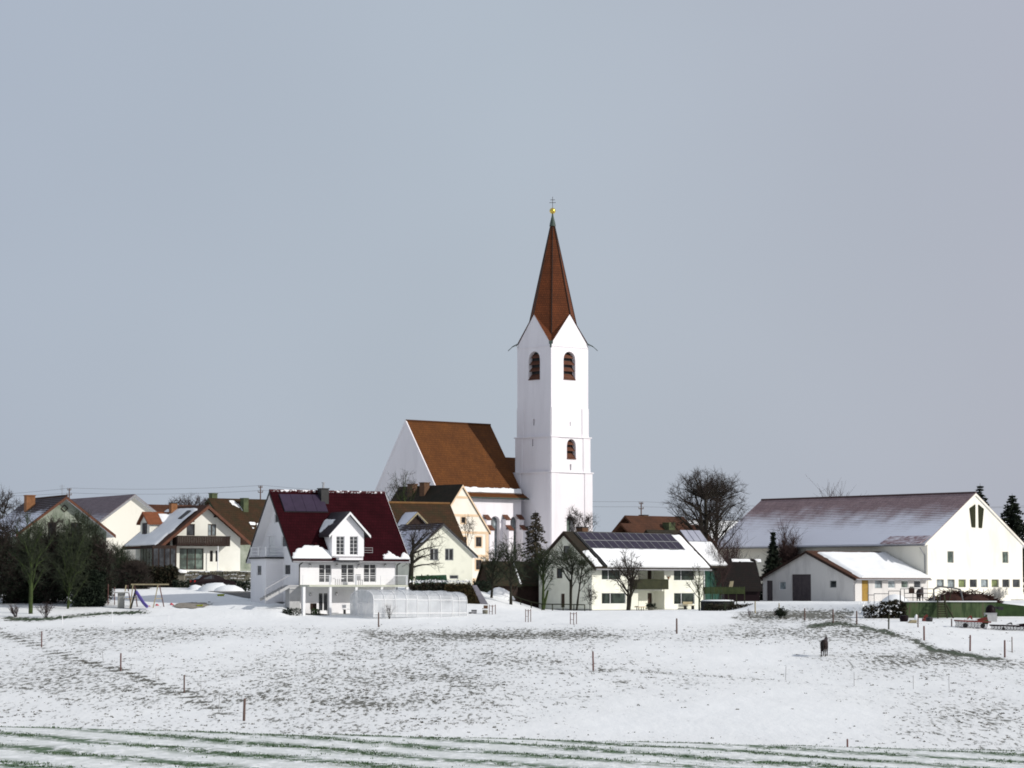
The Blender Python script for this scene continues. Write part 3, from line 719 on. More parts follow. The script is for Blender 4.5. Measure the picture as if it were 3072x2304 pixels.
def louvre(h, Pf, n):
    a0, a1, z0, z1, sp = h[:5]; mb = MB(); mb.box(lambda a, b, z: Pf(a, z, b), a0 - .02, a1 + .02, .62, .66, z0, z1 + .02); w_ = mb.build('belfry_window', M['dark'], church)
    sl = MB()
    for k in range(n):
        zz = z0 + .45 + (sp + (z1 - sp) * .45 - z0 - .5) * k / max(1, n - 1); hw = (a1 - a0) / 2; c = (a0 + a1) / 2
        if zz > sp: hw *= math.sqrt(max(.1, 1 - ((zz + .25 - sp) / (z1 - sp)) ** 2))
        sl.box8([Pf(c - hw, zz - .18, .14), Pf(c + hw, zz - .18, .14), Pf(c + hw, zz + .28, .6), Pf(c - hw, zz + .28, .6), Pf(c - hw, zz - .12, .14), Pf(c + hw, zz - .12, .14), Pf(c + hw, zz + .34, .6), Pf(c - hw, zz + .34, .6)])
    sl.build('louvre', M['redwood'], w_)
    si = MB(); si.box8([Pf(a0, z0 + .01, -.12), Pf(a1, z0 + .01, -.12), Pf(a1, z0 + .01, .6), Pf(a0, z0 + .01, .6), Pf(a0, z0 + .06, -.12), Pf(a1, z0 + .06, -.12), Pf(a1, z0 + .5, .6), Pf(a0, z0 + .5, .6)])
    si.build('sill', M['redwood'], w_)
louvre(hF[0], FT(0), 4); louvre(hS[0], ST(0), 4); louvre(hF2[0], FT(.15), 3)
for h, Pf in ((hF[1], FT(0)), (hS[1], ST(0)), (hF2[1], FT(.15)), (hS2[0], ST(.15))):
    mb = MB(); mb.box(lambda a, b, z: Pf(a, z, b), h[0] - .02, h[1] + .02, .42, .46, h[2] - .02, h[3] + .02); mb.build('slit_window', M['dark'], church)
mb = MB(); h = hF3[0]; mb.box(lambda a, b, z: FT(.33)(a, z, b), h[0] - .02, h[1] + .02, .62, .66, h[2] - .02, h[3]); mb.build('arched_window', M['glassg'], church)
# nave
NB = 12.3
nr_ = ft.O - ft.U * 1.2 + ft.W * 4.3; fn = Fr((nr_.x, nr_.y, 1.0), 42.5)
uL = fn.reach(fn.P(0, NB / 2, 20), fn.U, 1216.5); uR = fn.reach(fn.P(0, NB / 2, 20), fn.U, 1487)
print('nave length', -uL, 'ridge end', uR)
NL = -uL; fn = Fr(fn.P(uL, 0, 0), 42.5)
nH = fn.zr(NL, 0, C4.y(684)); nR = fn.zr(0, NB / 2, C4.y(163))
def nrect(x0, y0, x1, y1, sp, dp): r_ = rf(fn, C4, x0, y0, x1, y1); return (*r_, fn.zr((r_[0] + r_[1]) / 2, 0, C4.y(sp)), dp)
nh_ = [nrect(884, 826, 946, 1120, 862, .55), nrect(1022, 828, 1080, 1120, 864, .55)]
pent = [(0, -2), (NB, -2), (NB, nH), (NB / 2, nR), (0, nH)]; nw = MB(); FN = lambda a, z, d: fn.P(a, d, z)
wall(nw, FN, [(0, -2), (NL, -2), (NL, nH), (0, nH)], nh_); wall(nw, lambda a, z, d: fn.P(a, NB, z), [(0, -2), (NL, -2), (NL, nH), (0, nH)])
wall(nw, lambda a, z, d: fn.P(0, a, z), pent); wall(nw, lambda a, z, d: fn.P(NL, a, z), pent)
nw.build('nave_wall', M['church'], church)
ro = gable_roof(fn, 'u', NL, NB, nH, nR, (.3, .3), (-.02, .25), .18); 
ck = MB()                                            # flared eave
for k in (0,):
    a_, b2_ = ro.pt(0, ro.s0, 1.3, .02), ro.pt(0, ro.s1, 1.3, .02); lo = V((0, 0, -.12)); out_ = -fn.W * .42
    e0_, e1_ = ro.pt(0, ro.s0, .0, 0) + out_ + V((0, 0, -.12)), ro.pt(0, ro.s1, 0, 0) + out_ + V((0, 0, -.12))
    e1_ = e1_ + fn.U * .35
    a_, b2_ = ro.pt(0, ro.s0, .55, .02), ro.pt(0, ro.s1, .55, .02); ck.poly([e0_, e1_, b2_, a_], [(0, 0), (NL, 0), (NL, 1.9), (0, 1.9)]); ck.poly([e0_ + lo, e1_ + lo, e1_, e0_], [(0, 0), (1, 0), (1, .1), (0, .1)])
    ck.poly([e0_ + lo, e1_ + lo, b2_ + lo * 3, a_ + lo * 3]); ck.poly([e1_ + lo, e1_, b2_, b2_ + lo * 3]); ck.poly([e0_ + lo, e0_, a_, a_ + lo * 3])
nroof = ro.mb.build('nave_roof', M['nave'], church); ck.build('flared_eave', M['nave'], nroof)
gt = MB(); gt.tube(e0_ + lo - fn.W * .08, e1_ + lo - fn.W * .08, .09, .09, 8); gt.build('gutter', M['copper'], church)
pb_ = MB(); 
for k in (0, 1):
    c0, z0 = (-.02, nH) if k == 0 else (NB + .02, nH)
    pb_.box8([fn.P(-.04, c0, z0 - .1), fn.P(.12, c0, z0 - .1), fn.P(.12, NB / 2, nR - .05), fn.P(-.04, NB / 2, nR - .05), fn.P(-.04, c0, z0 + .36), fn.P(.12, c0, z0 + .36), fn.P(.12, NB / 2, nR + .40), fn.P(-.04, NB / 2, nR + .40)])
pb_.build('gable_coping', M['church'], church)
snow_on(ro, 0, .2, NL + .2, .42, 1.3, nroof, th=.26, rag=.22, seed=2, edge=.25)
snow_on(ro, 0, NL - 6.2, NL - 5.2, .0, .4, nroof, th=.12, rag=.4, seed=5); 
ridge_cap(ro, M['nave'], nroof, .13)
# lower choir behind the tower
qf = Fr(fn.P(NL, 2.6, 0), 42.5); qB = NB - 5.2; qR = fn.zr(NL + .5, NB / 2, C4.y(420)); qm = MB(); qo = [(0, -2), (qB, -2), (qB, nH), (qB / 2, qR), (0, nH)]
for a in (9.0,): wall(qm, lambda x, z, d: qf.P(9.0, x, z), qo)
wall(qm, lambda a, z, d: qf.P(a, 0, z), [(0, -2), (9, -2), (9, nH), (0, nH)]); wall(qm, lambda a, z, d: qf.P(a, qB, z), [(0, -2), (9, -2), (9, nH), (0, nH)])
qm.build('choir_wall', M['church'], church); qr = gable_roof(qf, 'u', 9, qB, nH, qR, (.4, .4), (-.03, .3), .18); qr.mb.build('choir_roof', M['nave'], church)
for i, (bx_, ok) in enumerate(((845, 1), (982, 1), (1106, 1))):
    u_ = fn.ur(C4.x(bx_)); zu = fn.zr(u_, -.8, C4.y(848)); zl = fn.zr(u_, -1.4, C4.y(922))
    if u_ > NL - .45: u_ = NL - .46
    b_ = MB(); b_.box(fn.P, u_ - .36, u_ + .36, -.6, -.003, -2, zu); b_.box(fn.P, u_ - .40, u_ + .40, -1.2, -.603, -2, zl); bo = b_.build('buttress', M['church'], church)
    for y0, y1, za, zb_ in ((-.72, -.01, zu, zu + .5), (-1.34, -.606, zl, zl + .5)):
        c_ = MB(); c_.box8([fn.P(u_ - .44, y0, za - .08), fn.P(u_ + .44, y0, za - .08), fn.P(u_ + .44, y1, zb_), fn.P(u_ - .44, y1, zb_), fn.P(u_ - .44, y0, za), fn.P(u_ + .44, y0, za), fn.P(u_ + .44, y1, zb_ + .1), fn.P(u_ - .44, y1, zb_ + .1)]); c_.build('buttress_cap', M['redwood'], bo)
for h in nh_:
    mb = MB(); mb.box(lambda a, b, z: FN(a, z, b), h[0] - .02, h[1] + .02, .56, .6, h[2], h[3]); wn = mb.build('nave_window', M['glassl'], church)
    lm = MB(); c = (h[0] + h[1]) / 2; lm.box(lambda a, b, z: FN(a, z, b), c - .03, c + .03, .52, .557, h[2], h[3] - .05)
    for k in range(1, 7): zz = h[2] + (h[3] - h[2]) * k / 7; lm.box(lambda a, b, z: FN(a, z, b), h[0], h[1], .53, .555, zz - .02, zz + .02)
    lm.build('window_bars', M['grey'], wn)

# ------------------------------------------------------------------ big white house with the dark red roof
p_ = at(C3.x(655), C3.y(1440), 262); fw = Fr(p_, 30)
A = fw.ur(C3.x(1615)); B = 8.9
H = fw.zr(0, 0, C3.y(868)); Rz = fw.zr(-1, B / 2, C3.y(272)) 
FW = lambda *r: rf(fw, C3, *r); SW = lambda *r: rs(fw, C3, *r)
wins = [('F', FW(852, 972, 976, 1152), 'w', dict(nv=2, nh=4, mt=.012, fw=.05, bars=.045)), ('F', FW(1073, 972, 1200, 1152), 'w', dict(nv=2, nh=4, mt=.012, fw=.05, bars=.045)), ('F', FW(1297, 970, 1420, 1150), 'w', dict(nv=2, nh=4, mt=.012, fw=.05, bars=.045)),
        ('F', FW(848, 1252, 948, 1438), 'w', dict(nv=2, gm='glass')),
        ('S', SW(506, 972, 566, 1078), 'w', dict(nv=1, depth=.1)), ('S', SW(478, 690, 530, 800), 'w', dict(nv=1)), ('S', SW(402, 470, 446, 560), 'w', dict(nv=1)),
        ('S', SW(350, 690, 412, 884), 'door', dict(dm='framew')), ('S', SW(228, 582, 288, 608), 'w', dict(nv=1, fm='framew', gm='glassl'))]
hw = house('residential_house', 'big white house with dark red tiled roof, front dormer and raised terrace', 'house', fw, A, B, H, Rz, 'u', M['white'], M['darkred'], (.62, .62), (1.0, 1.15), .2, wins)
root = hw.root; ro = hw.ro
bargeboard(ro, M['dark'], root, 0, h=.0, th=.04); soffit(ro, M['white'], root, 0); bargeboard(ro, M['framew'], root, 1)
gutter(ro, M['grey'], root); rc_ = ridge_cap(ro, mat('ridge_tiles_with_snow_rests', (.05, .008, .01), (.8, .8, .82), 3.5, .7, lo=.52, hi=.56), hw.roof, .13)
def mask_l(s, d):                                       # tongue of snow left of the dormer
    c = (fw.ur(C3.x(600)), fw.ur(C3.x(1000))); t_ = (s - c[0]) / (c[1] - c[0])
    if t_ < 0 or t_ > 1.02: return -.4
    top = 1.55 * (1 - abs((t_ - .55) / .62) ** 1.8); return min(top - d, (s - c[0]) * .8 + .1, (c[1] - s) * .8 + .15)
sA = fw.ur(C3.x(590), -.6); dm0, dm1 = fw.ur(C3.x(980), -.7), fw.ur(C3.x(1298), -.7)
snow_on(ro, 0, ro.s0, dm0 - .02, .0, 2.1, hw.roof, lambda s, d: min(1.6 * max(0, 1 - abs(((s - ro.s0) / (dm0 - ro.s0) - .6) / .66) ** 2.0) - d + .04, 1), th=.13, rag=.24, seed=3, edge=.25, res=.11, freq=2.2)
aR = ro.s1
snow_on(ro, 0, aR - 2.75, aR, .0, 1.3, hw.roof, lambda s, d: max(.95 - d - abs(s - (aR - 1.9)) * .75, .95 - d - abs(s - (aR - .35)) * 1.1), th=.12, rag=.2, seed=8, edge=.2, res=.10, freq=2.6)
chimney(hw.roof, fw, fw.ur(C3.x(868), B / 2, 9), B / 2 - .55, .78, Rz - 1.4, fw.zr(5, B / 2, C3.y(228)), 'dark', 'dark', .5)
# collectors near the ridge
L = ro.L[0]; dtop, dbot = L - .5, L - 2.55; sc0 = fw.ur(C3.x(398), B / 2 - .3, 9) ; 
for k in range(4):
    s_ = sc0 + .55 + k * 1.12; mb = MB(); mb.box(lambda a, b, n: ro.pt(0, a, b, n), s_, s_ + 1.09, dbot, dtop, .05, .13); mb.build('solar_panel', M['collector'], hw.roof)
fb = MB(); fb.box(lambda a, b, n: ro.pt(0, a, b, n), sc0 + .5, sc0 + .55 + 4.5, dbot - .05, dtop + .05, .01, .05); fb.build('panel_rack', M['dark'], hw.roof)
# dormer
dz = fw.zr(0, -.7, C3.y(888)); fd = Fr(fw.P(dm0, -.7, dz), 30); dA = dm1 - dm0
dH = fd.zr(0, 0, C3.y(648)); dR = fd.zr(dA / 2, 0, C3.y(470))
dh = [rf(fd, C3, 1024, 692, 1108, 880), rf(fd, C3, 1158, 692, 1242, 880)]
dmb = MB(); Fd = lambda a, z, d: fd.P(a, d, z); dB = 4.2
wall(dmb, Fd, [(0, 0), (dA, 0), (dA, dH), (dA / 2, dR), (0, dH)], dh); dmb.box(fd.P, .0, dA, .16, .2, -.12, .0)
for a in (0, dA): dmb.poly([fd.P(a, 0, 0), fd.P(a, dB, 0), fd.P(a, dB, dH), fd.P(a, 0, dH)])
dmb.poly([fd.P(0, 0, -.001), fd.P(dA, 0, -.001), fd.P(dA, dB, -.001), fd.P(0, dB, -.001)])
dor = dmb.build('dormer', M['white'], root)
for h in dh: window(dor, Fd, h, nv=2, nh=5, fw=.06, mt=.012, bars=.018)
dro = gable_roof(fd, 'v', dA, dB, dH, dR, (.5, .5), (.4, .3), .16); dro.mb.build('dormer_roof', mat('wet_dark_tiles', (.045, .04, .045), (.03, .028, .03), 1.5, .35), dor)
bargeboard(dro, M['framew'], dor, 0)
snow_on(dro, 0, 1.0, 4.2, .0, 2.1, dor, lambda s, d: min((s - 1.9) * .6 + .3 * d, 1.9 - d + .1 * s), th=.14, rag=.3, seed=12, edge=.25, res=.14)
cb_ = MB(); c0, c1 = fw.ur(C3.x(1050), -1.2), fw.ur(C3.x(1288), -1.2); zc = fw.zr((c0 + c1) / 2, -1.2, C3.y(930)); cb_.box(fw.P, c0, c1, -1.25, -.004, zc, zc + .2); cb_.build('canopy', M['white'], root)
rl = MB(); r0, r1 = dm1 + .05, dm1 + .95; zb = fw.zr(r0, -.6, C3.y(858))
for z in (zb + .03, zb + .25, zb + .47): rl.bar(fw.P(r0, -.62, z), fw.P(r1, -.62, z), .03)
for a in (r0, r1): rl.bar(fw.P(a, -.62, zb), fw.P(a, -.62, zb + .5), .03)
rl.build('snow_guard', M['mesh'], root)
# left annex with roof terrace
xa = -1.75; fa_z = fw.zr(xa, 3, C3.y(915)); v0 = fw.vr(C3.x(325), xa); v1 = fw.vr(C3.x(172), xa)
am = MB(); SA = lambda a, z, d: fw.P(xa + d, a, z)
hs_ = rs(Fr(fw.P(xa, 0, 0), 30), C3, 230, 980, 278, 1085)
wall(am, SA, [(v0, -1.5), (v1, -1.5), (v1, fa_z), (v0, fa_z)], [hs_]); am.poly([fw.P(xa, v0, -1.5), fw.P(0, v0, -1.5), fw.P(0, v0, fa_z), fw.P(xa, v0, fa_z)]); am.poly([fw.P(xa, v1, -1.5), fw.P(0, v1, -1.5), fw.P(0, v1, fa_z), fw.P(xa, v1, fa_z)])
ann = am.build('annex', M['white'], root); window(ann, SA, hs_, nv=1, fm='framew')
tm = MB(); tm.box(fw.P, xa - .15, -.003, v0 - .15, v1 + .15, fa_z, fa_z + .16); tm.build('terrace_slab', M['dark'], ann)
tr_ = MB(); 
for a in (v0 + .1, (v0 + v1) / 2, v1 - .1): tr_.bar(fw.P(xa, a, fa_z + .16), fw.P(xa, a, fa_z + 1.1), .14)
for z in (.4, .7, 1.08): tr_.bar(fw.P(xa, v0, fa_z + z), fw.P(xa, v1, fa_z + z), .04); tr_.bar(fw.P(xa, v0, fa_z + z), fw.P(-.05, v0, fa_z + z), .04)
tr_.build('terrace_railing', M['framew'], ann)
# raised terrace in front
zd = fw.zr(2, -2.3, C3.y(1196)); zd1 = fw.zr(2, -2.3, C3.y(1176)); d1 = fw.ur(C3.x(1738), -2.3); d0 = -.1
dk = MB(); dk.box(fw.P, d0, d1, -2.3, -.004, zd, zd1); dk.box(fw.P, A + .004, d1, -.003, 3.5, zd, zd1); deck = dk.build('terrace_deck', M['slab'], root)
for px in (700, 962, 1220, 1474, 1727):
    u_ = fw.ur(C3.x(px), -2.15, 1); pm = MB(); pm.box(fw.P, u_ - .12, u_ + .12, -2.27, -2.03, -1.0, zd - .002); pm.build('terrace_post', M['framew'], root)
zr_ = fw.zr(4, -2.25, C3.y(1083)); rm_ = MB()
for px, wd in ((690, .05), (962, .16), (1220, .16), (1466, .05), (1600, .05), (1727, .16)):
    u_ = fw.ur(C3.x(px), -2.25, 3); rm_.bar(fw.P(u_, -2.25, zd1), fw.P(u_, -2.25, zr_ + (.05 if wd > .1 else 0)), wd)
rm_.bar(fw.P(d0 + .3, -2.25, zr_), fw.P(d1, -2.25, zr_), .05); rm_.bar(fw.P(d1 - .04, -2.25, zr_), fw.P(d1 - .04, 3.4, zr_), .05); rm_.bar(fw.P(d1 - .04, 3.4, zd1), fw.P(d1 - .04, 3.4, zr_), .12)
for k in range(1, 7):
    z = zd1 + (zr_ - zd1) * k / 7; rm_.bar(fw.P(d0 + .3, -2.25, z), fw.P(d1, -2.25, z), .010); rm_.bar(fw.P(d1 - .04, -2.25, z), fw.P(d1 - .04, 3.4, z), .045)
rm_.build('terrace_railing', M['framew'], deck)
st = MB(); n = 8; s0z = zd1; u0 = -1.2; zlo = 1.15
for k in range(n):
    z = zd1 - (k + 1) * (zd1 - zlo) / (n + 1); st.box(fw.P, u0 - .3 * (k + 1), u0 - .3 * k, -.3, .7, z - .06, z)
for v_ in (-.35, .75):
    st.bar(fw.P(u0, v_, zd1 - .15), fw.P(u0 - .3 * n, v_, zlo - .1), .06, .25)
st.bar(fw.P(u0, -.35, zr_), fw.P(u0 - .3 * n, -.35, zlo + .9), .05); st.bar(fw.P(u0 - .3 * n, -.35, zlo - .4), fw.P(u0 - .3 * n, -.35, zlo + .9), .05); st.box(fw.P, u0, -.003, -.3, .7, zd + .02, zd1 - .02); st.box(fw.P, u0 + .1, -.01, -.25, .65, -.6, zd - .003)
st.build('outside_stairs', M['mesh'], root)
for px, py in ((756, 978), (1024, 978), (1240, 984), (1505, 980), (760, 1268), (1022, 1262)):
    u_ = fw.ur(C3.x(px)); z = fw.zr(u_, 0, C3.y(py)); lm = MB(); lm.lathe(fw.P(u_, -.12, z), [(.03, -.2), (.1, -.12), (.12, .05), (.04, .14)], 10); lm.build('wall_lamp', M['steel'], root, True)
dp_ = MB(); g0 = ro.pt(0, .2, 0, -.2)
for u_ in (-.05, A + .08):
    top = fw.P(u_ + .25, -.62, H - ro.m * .62 + .1); dp_.path([top, fw.P(u_, -.12, H - 1.0), fw.P(u_, -.12, -1)], .055, 8)
dp_.build('downpipe', M['dark'], root)
# ------------------------------------------------------------------ cream house with the solar roof
p_ = at(C6.x(648), C6.y(1308), 300); fs = Fr(p_, 45)
A = fs.ur(C6.x(1885)); B = 2 * fs.vr(C6.x(352)); H = fs.zr(0, 0, C6.y(775)); Rz = fs.zr(0, B / 2, C6.y(448))
FS = lambda *r: rf(fs, C6, *r); SS = lambda *r: rs(fs, C6, *r)
rec = FS(1160, 806, 1450, 1306); REC = (*rec[:2], -.3, rec[3], None, 1.5)
wins = [('F', FS(757, 832, 965, 955), 'w', dict(mull=[.37], fm='framew', gm='glassdark', fw=.035, bars=.028)), ('F', FS(1555, 836, 1782, 964), 'w', dict(mull=[.37], fm='framew', gm='glassdark', fw=.035, bars=.028)),
        ('F', FS(757, 1102, 1022, 1222), 'w', dict(mull=[.37], fm='framew', gm='glassdark', fw=.035, bars=.028)), ('F', FS(1556, 1102, 1784, 1226), 'w', dict(mull=[.37], fm='framew', gm='glassdark', fw=.035, bars=.028)),
        ('S', SS(333, 580, 400, 690), 'w', dict(nv=1, fm='frameb')), ('S', SS(258, 828, 320, 940), 'w', dict(nv=1, fm='frameb')), ('S', SS(304, 1110, 346, 1262), 'door', dict(dm='frameb', handle=False))]
hs = house('residential_house', 'cream house with two rows of solar panels above a sheet of roof snow', 'house', fs, A, B, H, Rz, 'u', M['cream'], M['darkbrown'], (.85, .85), (.3, .25), .22, wins, Fh=[REC])
root = hs.root; ro = hs.ro
FR_ = lambda a, z, d: fs.P(a, 1.5 + d, z)
rw = MB(); 
i1, i2 = FS(1184, 838, 1278, 950), FS(1378, 835, 1426, 955); j1, j2 = FS(1184, 1102, 1278, 1262), FS(1378, 1102, 1430, 1306)
sh_ = 1.5 * math.tan(R_(45)) * 0
hh = [i1, (i2[0], i2[1], i2[2] - .6, i2[3]), j1, (j2[0], j2[1], -.2, j2[3])]
wall(rw, FR_, [(rec[0], -.3), (rec[1], -.3), (rec[1], rec[3]), (rec[0], rec[3])], hh)
zf = FS(1200, 1050, 1300, 1060)[2]; rw.box(fs.P, rec[0] + .003, rec[1] - .003, .1, 1.497, zf - .2, zf)
rw.build('recess_wall', M['cream'], root)
window(root, FR_, hh[0], nv=1, fm='frameb', gm='glassg'); window(root, FR_, hh[2], nv=2, fm='frameb', gm='glass')
door(root, FR_, hh[1], 'frameb'); door(root, FR_, hh[3], 'frameb')
b0, b1 = fs.ur(C6.x(1140), -.7), fs.ur(C6.x(1490), -.7); zb0, zb1 = fs.zr((b0 + b1) / 2, -.75, C6.y(1062)), fs.zr((b0 + b1) / 2, -.75, C6.y(952))
bm = MB(); bm.box(fs.P, b0, b1, -.75, .1, zb0, zb0 + .14)
n = 22
for k in range(n):
    x0 = b0 + (b1 - b0) * k / n; bm.box(fs.P, x0 + .01, x0 + (b1 - b0) / n - .01, -.79, -.752, zb0 + .02, zb1 - .03)
for a in (b0 + .02, b1 - .02): bm.box(fs.P, a - .03, a + .03, -.75, -.003, zb0 + .15, zb1 - .03)
bm.box(fs.P, b0 - .03, b1 + .03, -.83, -.72, zb1 - .03, zb1 + .03)
bm.build('balcony', M['greenwood'], root)
gutter(ro, M['grey'], root); bargeboard(ro, M['wood'], root, 0, h=.12); bargeboard(ro, M['wood'], root, 1, h=.06)
L = ro.L[0]
def on_roof(px, py):
    """(s, d) on the front slope at a photo point"""
    b_ = None
    for i in range(60):
        d = L * i / 59; c = -ro.e[0] + d * math.cos(ro.ph); z = ro.H - ro.m * ro.e[0] + ro.tv + d * math.sin(ro.ph)
        s = fs.ur(px, c, z); q = proj(fs.P(s, c, z)); er = abs(q[1] - py)
        if b_ is None or er < b_[0]: b_ = (er, s, d)
    return b_[1], b_[2]
tl, tr2, bl, br2 = on_roof(*C6(472, 440)), on_roof(*C6(1508, 455)), on_roof(*C6(690, 602)), on_roof(*C6(1688, 632))
print('pv', tl, tr2, bl, br2, 'L', L)
dT = min(L - .25, (tl[1] + tr2[1]) / 2); dB_ = (bl[1] + br2[1]) / 2 - .15; sl, sr = tl[0], tr2[0]; nc = 13; wp = (sr - sl) / nc; hp = (dT - dB_) / 2
rk = MB()
for d in (dT - hp * .25, dT - hp * .75, dT - hp * 1.25, dT - hp * 1.75): rk.box(lambda a, b, n_: ro.pt(0, a, b, n_), sl, sr, d - .03, d + .03, .02, .1)
rk.build('panel_rack', M['grey'], hs.roof)
pvl = MB()
for r_ in range(2):
    for c in range(nc):
        x0 = sl + c * wp; y1 = dT - r_ * hp; mb = MB(); mb.box(lambda a, b, n_: ro.pt(0, a, b, n_), x0 + .045, x0 + wp - .045, y1 - hp + .06, y1 - .06, .112, .15); mb.build('solar_panel', M['pv'], hs.roof)
        pvl.box(lambda a, b, n_: ro.pt(0, a, b, n_), x0 + .01, x0 + wp - .01, y1 - hp + .02, y1 - .02, .103, .137)
pvl.build('panel_frame', M['frameg'], hs.roof)
lx = lambda d: sl - .32 - 0 * d
snow_on(ro, 0, sl + .05, ro.s1, .0, dB_ + .35, hs.roof, lambda s, d: min(dB_ + .12 - d, s - sl + .1, ro.s1 - s - .1, 1), th=.2, rag=.1, seed=4, edge=.15)
snow_on(ro, 0, sr + .05, ro.s1, dB_, L - .35, hs.roof, lambda s, d: min(s - sr + .05, ro.s1 - s - .1, L - .3 - d), th=.2, rag=.1, seed=14, edge=.15)
snow_on(ro, 0, ro.s0, sl - .45, .1, dB_ - .2, hs.roof, lambda s, d: min((dB_ - d) * .7 - .15, s - ro.s0 - .2, sl - .5 - s), th=.14, rag=.12, seed=6, edge=.2)
vg = MB(); vg.box(lambda a, b, n_: ro.pt(0, a, b, n_), ro.s1 - .09, ro.s1 + .07, -.02, L, .003, .2); vg.build('verge_board', M['wood'], hs.roof)
sg = MB(); 
for n_ in (.1,): sg.bar(ro.pt(0, sl - .2, .1, .05), ro.pt(0, sl - .25, dT, .05), .2, .14)
sg.build('roof_ladder', M['dark'], hs.roof)
chimney(hs.roof, fs, fs.ur(C6.x(600), B / 2, 7), B / 2 + .8, .9, Rz - 1, fs.zr(2, B / 2 + .8, C6.y(378)), 'brick', 'dark')
dp_ = MB(); dp_.path([fs.P(A + .1, -.85, H - ro.m * .85 + .05), fs.P(A - .02, -.1, H - .55), fs.P(A - .02, -.1, -.8)], .06, 8); dp_.build('downpipe', M['framew'], root)
pl = MB(); pl.box(fs.P, -.004, .02, -.012, B, -1, .28); pl.box(fs.P, .02, A, -.012, -.002, -1, .18); pl.build('plinth', M['concrete'], root)
# shed with snow and three collectors behind it
p_ = at(C6.x(1500), C6.y(1250), 314); fq = Fr((p_.x, p_.y, -1.9), 45)
qB = 6.4; Rz = fq.zr(4, qB / 2, C6.y(432)); H = Rz - qB / 2 * 1.05; A = fq.reach(fq.P(0, qB / 2, Rz), fq.U, C6.x(1838))
hq = house('shed', 'teal fronted shed with snowy roof and three collectors behind the cream solar house', 'shed', fq, A, qB, H, Rz, 'u', M['teal'], M['darkbrown'], (.6, .6), (.2, .25), .18)
ro = hq.ro; L = ro.L[0]
snow_on(ro, 0, 0, ro.s1, 0, L - 1.7, hq.roof, lambda s, d: min(L - 1.75 - d, ro.s1 - s + .3), th=.22, rag=.12, seed=21, edge=.2)
s1_ = ro.s1 - .35
for k in range(3):
    mb = MB(); mb.box(lambda a, b, n: ro.pt(0, a, b, n), s1_ - (k + 1) * 1.15 + .06, s1_ - k * 1.15 - .06, L - 1.75, L - .1, .05, .14); mb.build('solar_panel', mat('snowdusted_glass', (.33, .34, .40), (.27, .28, .34), 1, .3) if k == 0 else bpy.data.materials['snowdusted_glass'], hq.roof)
cp = MB()
for k in range(9): cp.box(fq.P, A - .25 - k * .8, A - .18 - k * .8, -.05, -.003, -1, H - .1)
cp.build('batten', M['greentarp'], hq.root)

# ------------------------------------------------------------------ parsonage with orange trim in front of the nave
p_ = at(C4.x(487), C4.y(1295), 326); fc = Fr(p_, 43)
A = fc.ur(C4.x(866)); Rz = fc.zr(A / 2, 0, C4.y(618)); H = fc.zr(A, 0, C4.y(936)); B = fc.reach(fc.P(A / 2, 0, Rz), fc.W, C4.x(240))
FC = lambda *r: rf(fc, C4, *r)
wins = [('F', FC(672, 833, 700, 874), 'w', dict(nv=1, fm='frameb')), ('F', FC(775, 974, 816, 1042), 'w', dict(nv=2, nh=3, fm='frameb')), ('F', FC(668, 972, 708, 1040), 'w', dict(nv=2, nh=3, fm='frameb')),
        ('F', FC(776, 1136, 818, 1206), 'w', dict(nv=2, nh=3, fm='frameb')), ('F', FC(668, 1134, 708, 1204), 'w', dict(nv=2, nh=3, fm='frameb')), ('F', FC(560, 974, 600, 1042), 'w', dict(nv=2, nh=3, fm='frameb'))]
hc = house('parsonage', 'cream yellow gabled house with orange trim bands in front of the nave', 'house', fc, A, B, H, Rz, 'v', M['creamyellow'], M['darkbrown'], (.25, .25), (.12, .2), .2, wins)
tm = MB()
for y in (942, 1108):
    z = fc.zr(A / 2, 0, C4.y(y)); tm.box(fc.P, -.02, A + .02, -.04, -.003, z - .14, z + .14)
for y in (692, 820):
    z = fc.zr(A / 2, 0, C4.y(y)); hwz = (Rz - z) / (Rz - H) * A / 2 - .05; tm.box(fc.P, A / 2 - hwz, A / 2 + hwz, -.04, -.003, z - .13, z + .13)
tm.box(fc.P, -.02, A + .02, -.05, -.003, -1, .45); tm.box(fc.P, A - .45, A + .02, -.036, -.003, .46, H - .05)
for w_ in wins:
    a0, a1, z0, z1 = w_[1][:4]; f = .16
    tm.box(fc.P, a0 - f, a0, -.03, -.003, z0 - f, z1 + f); tm.box(fc.P, a1, a1 + f, -.03, -.003, z0 - f, z1 + f); tm.box(fc.P, a0, a1, -.03, -.003, z0 - f, z0); tm.box(fc.P, a0, a1, -.03, -.003, z1, z1 + f)
tm.build('orange_trim', M['orangetrim'], hc.root); bargeboard(hc.ro, M['orangetrim'], hc.root, 0, h=.02)
for px, top in ((325, 602), (412, 592)):
    v_ = fc.reach(fc.P(A / 2 - .6, 0, Rz), fc.W, C4.x(px)); chimney(hc.roof, fc, A / 2 - .6, v_, .85, Rz - 2, fc.zr(A / 2 - .6, v_, C4.y(top)), 'brick', 'brick')
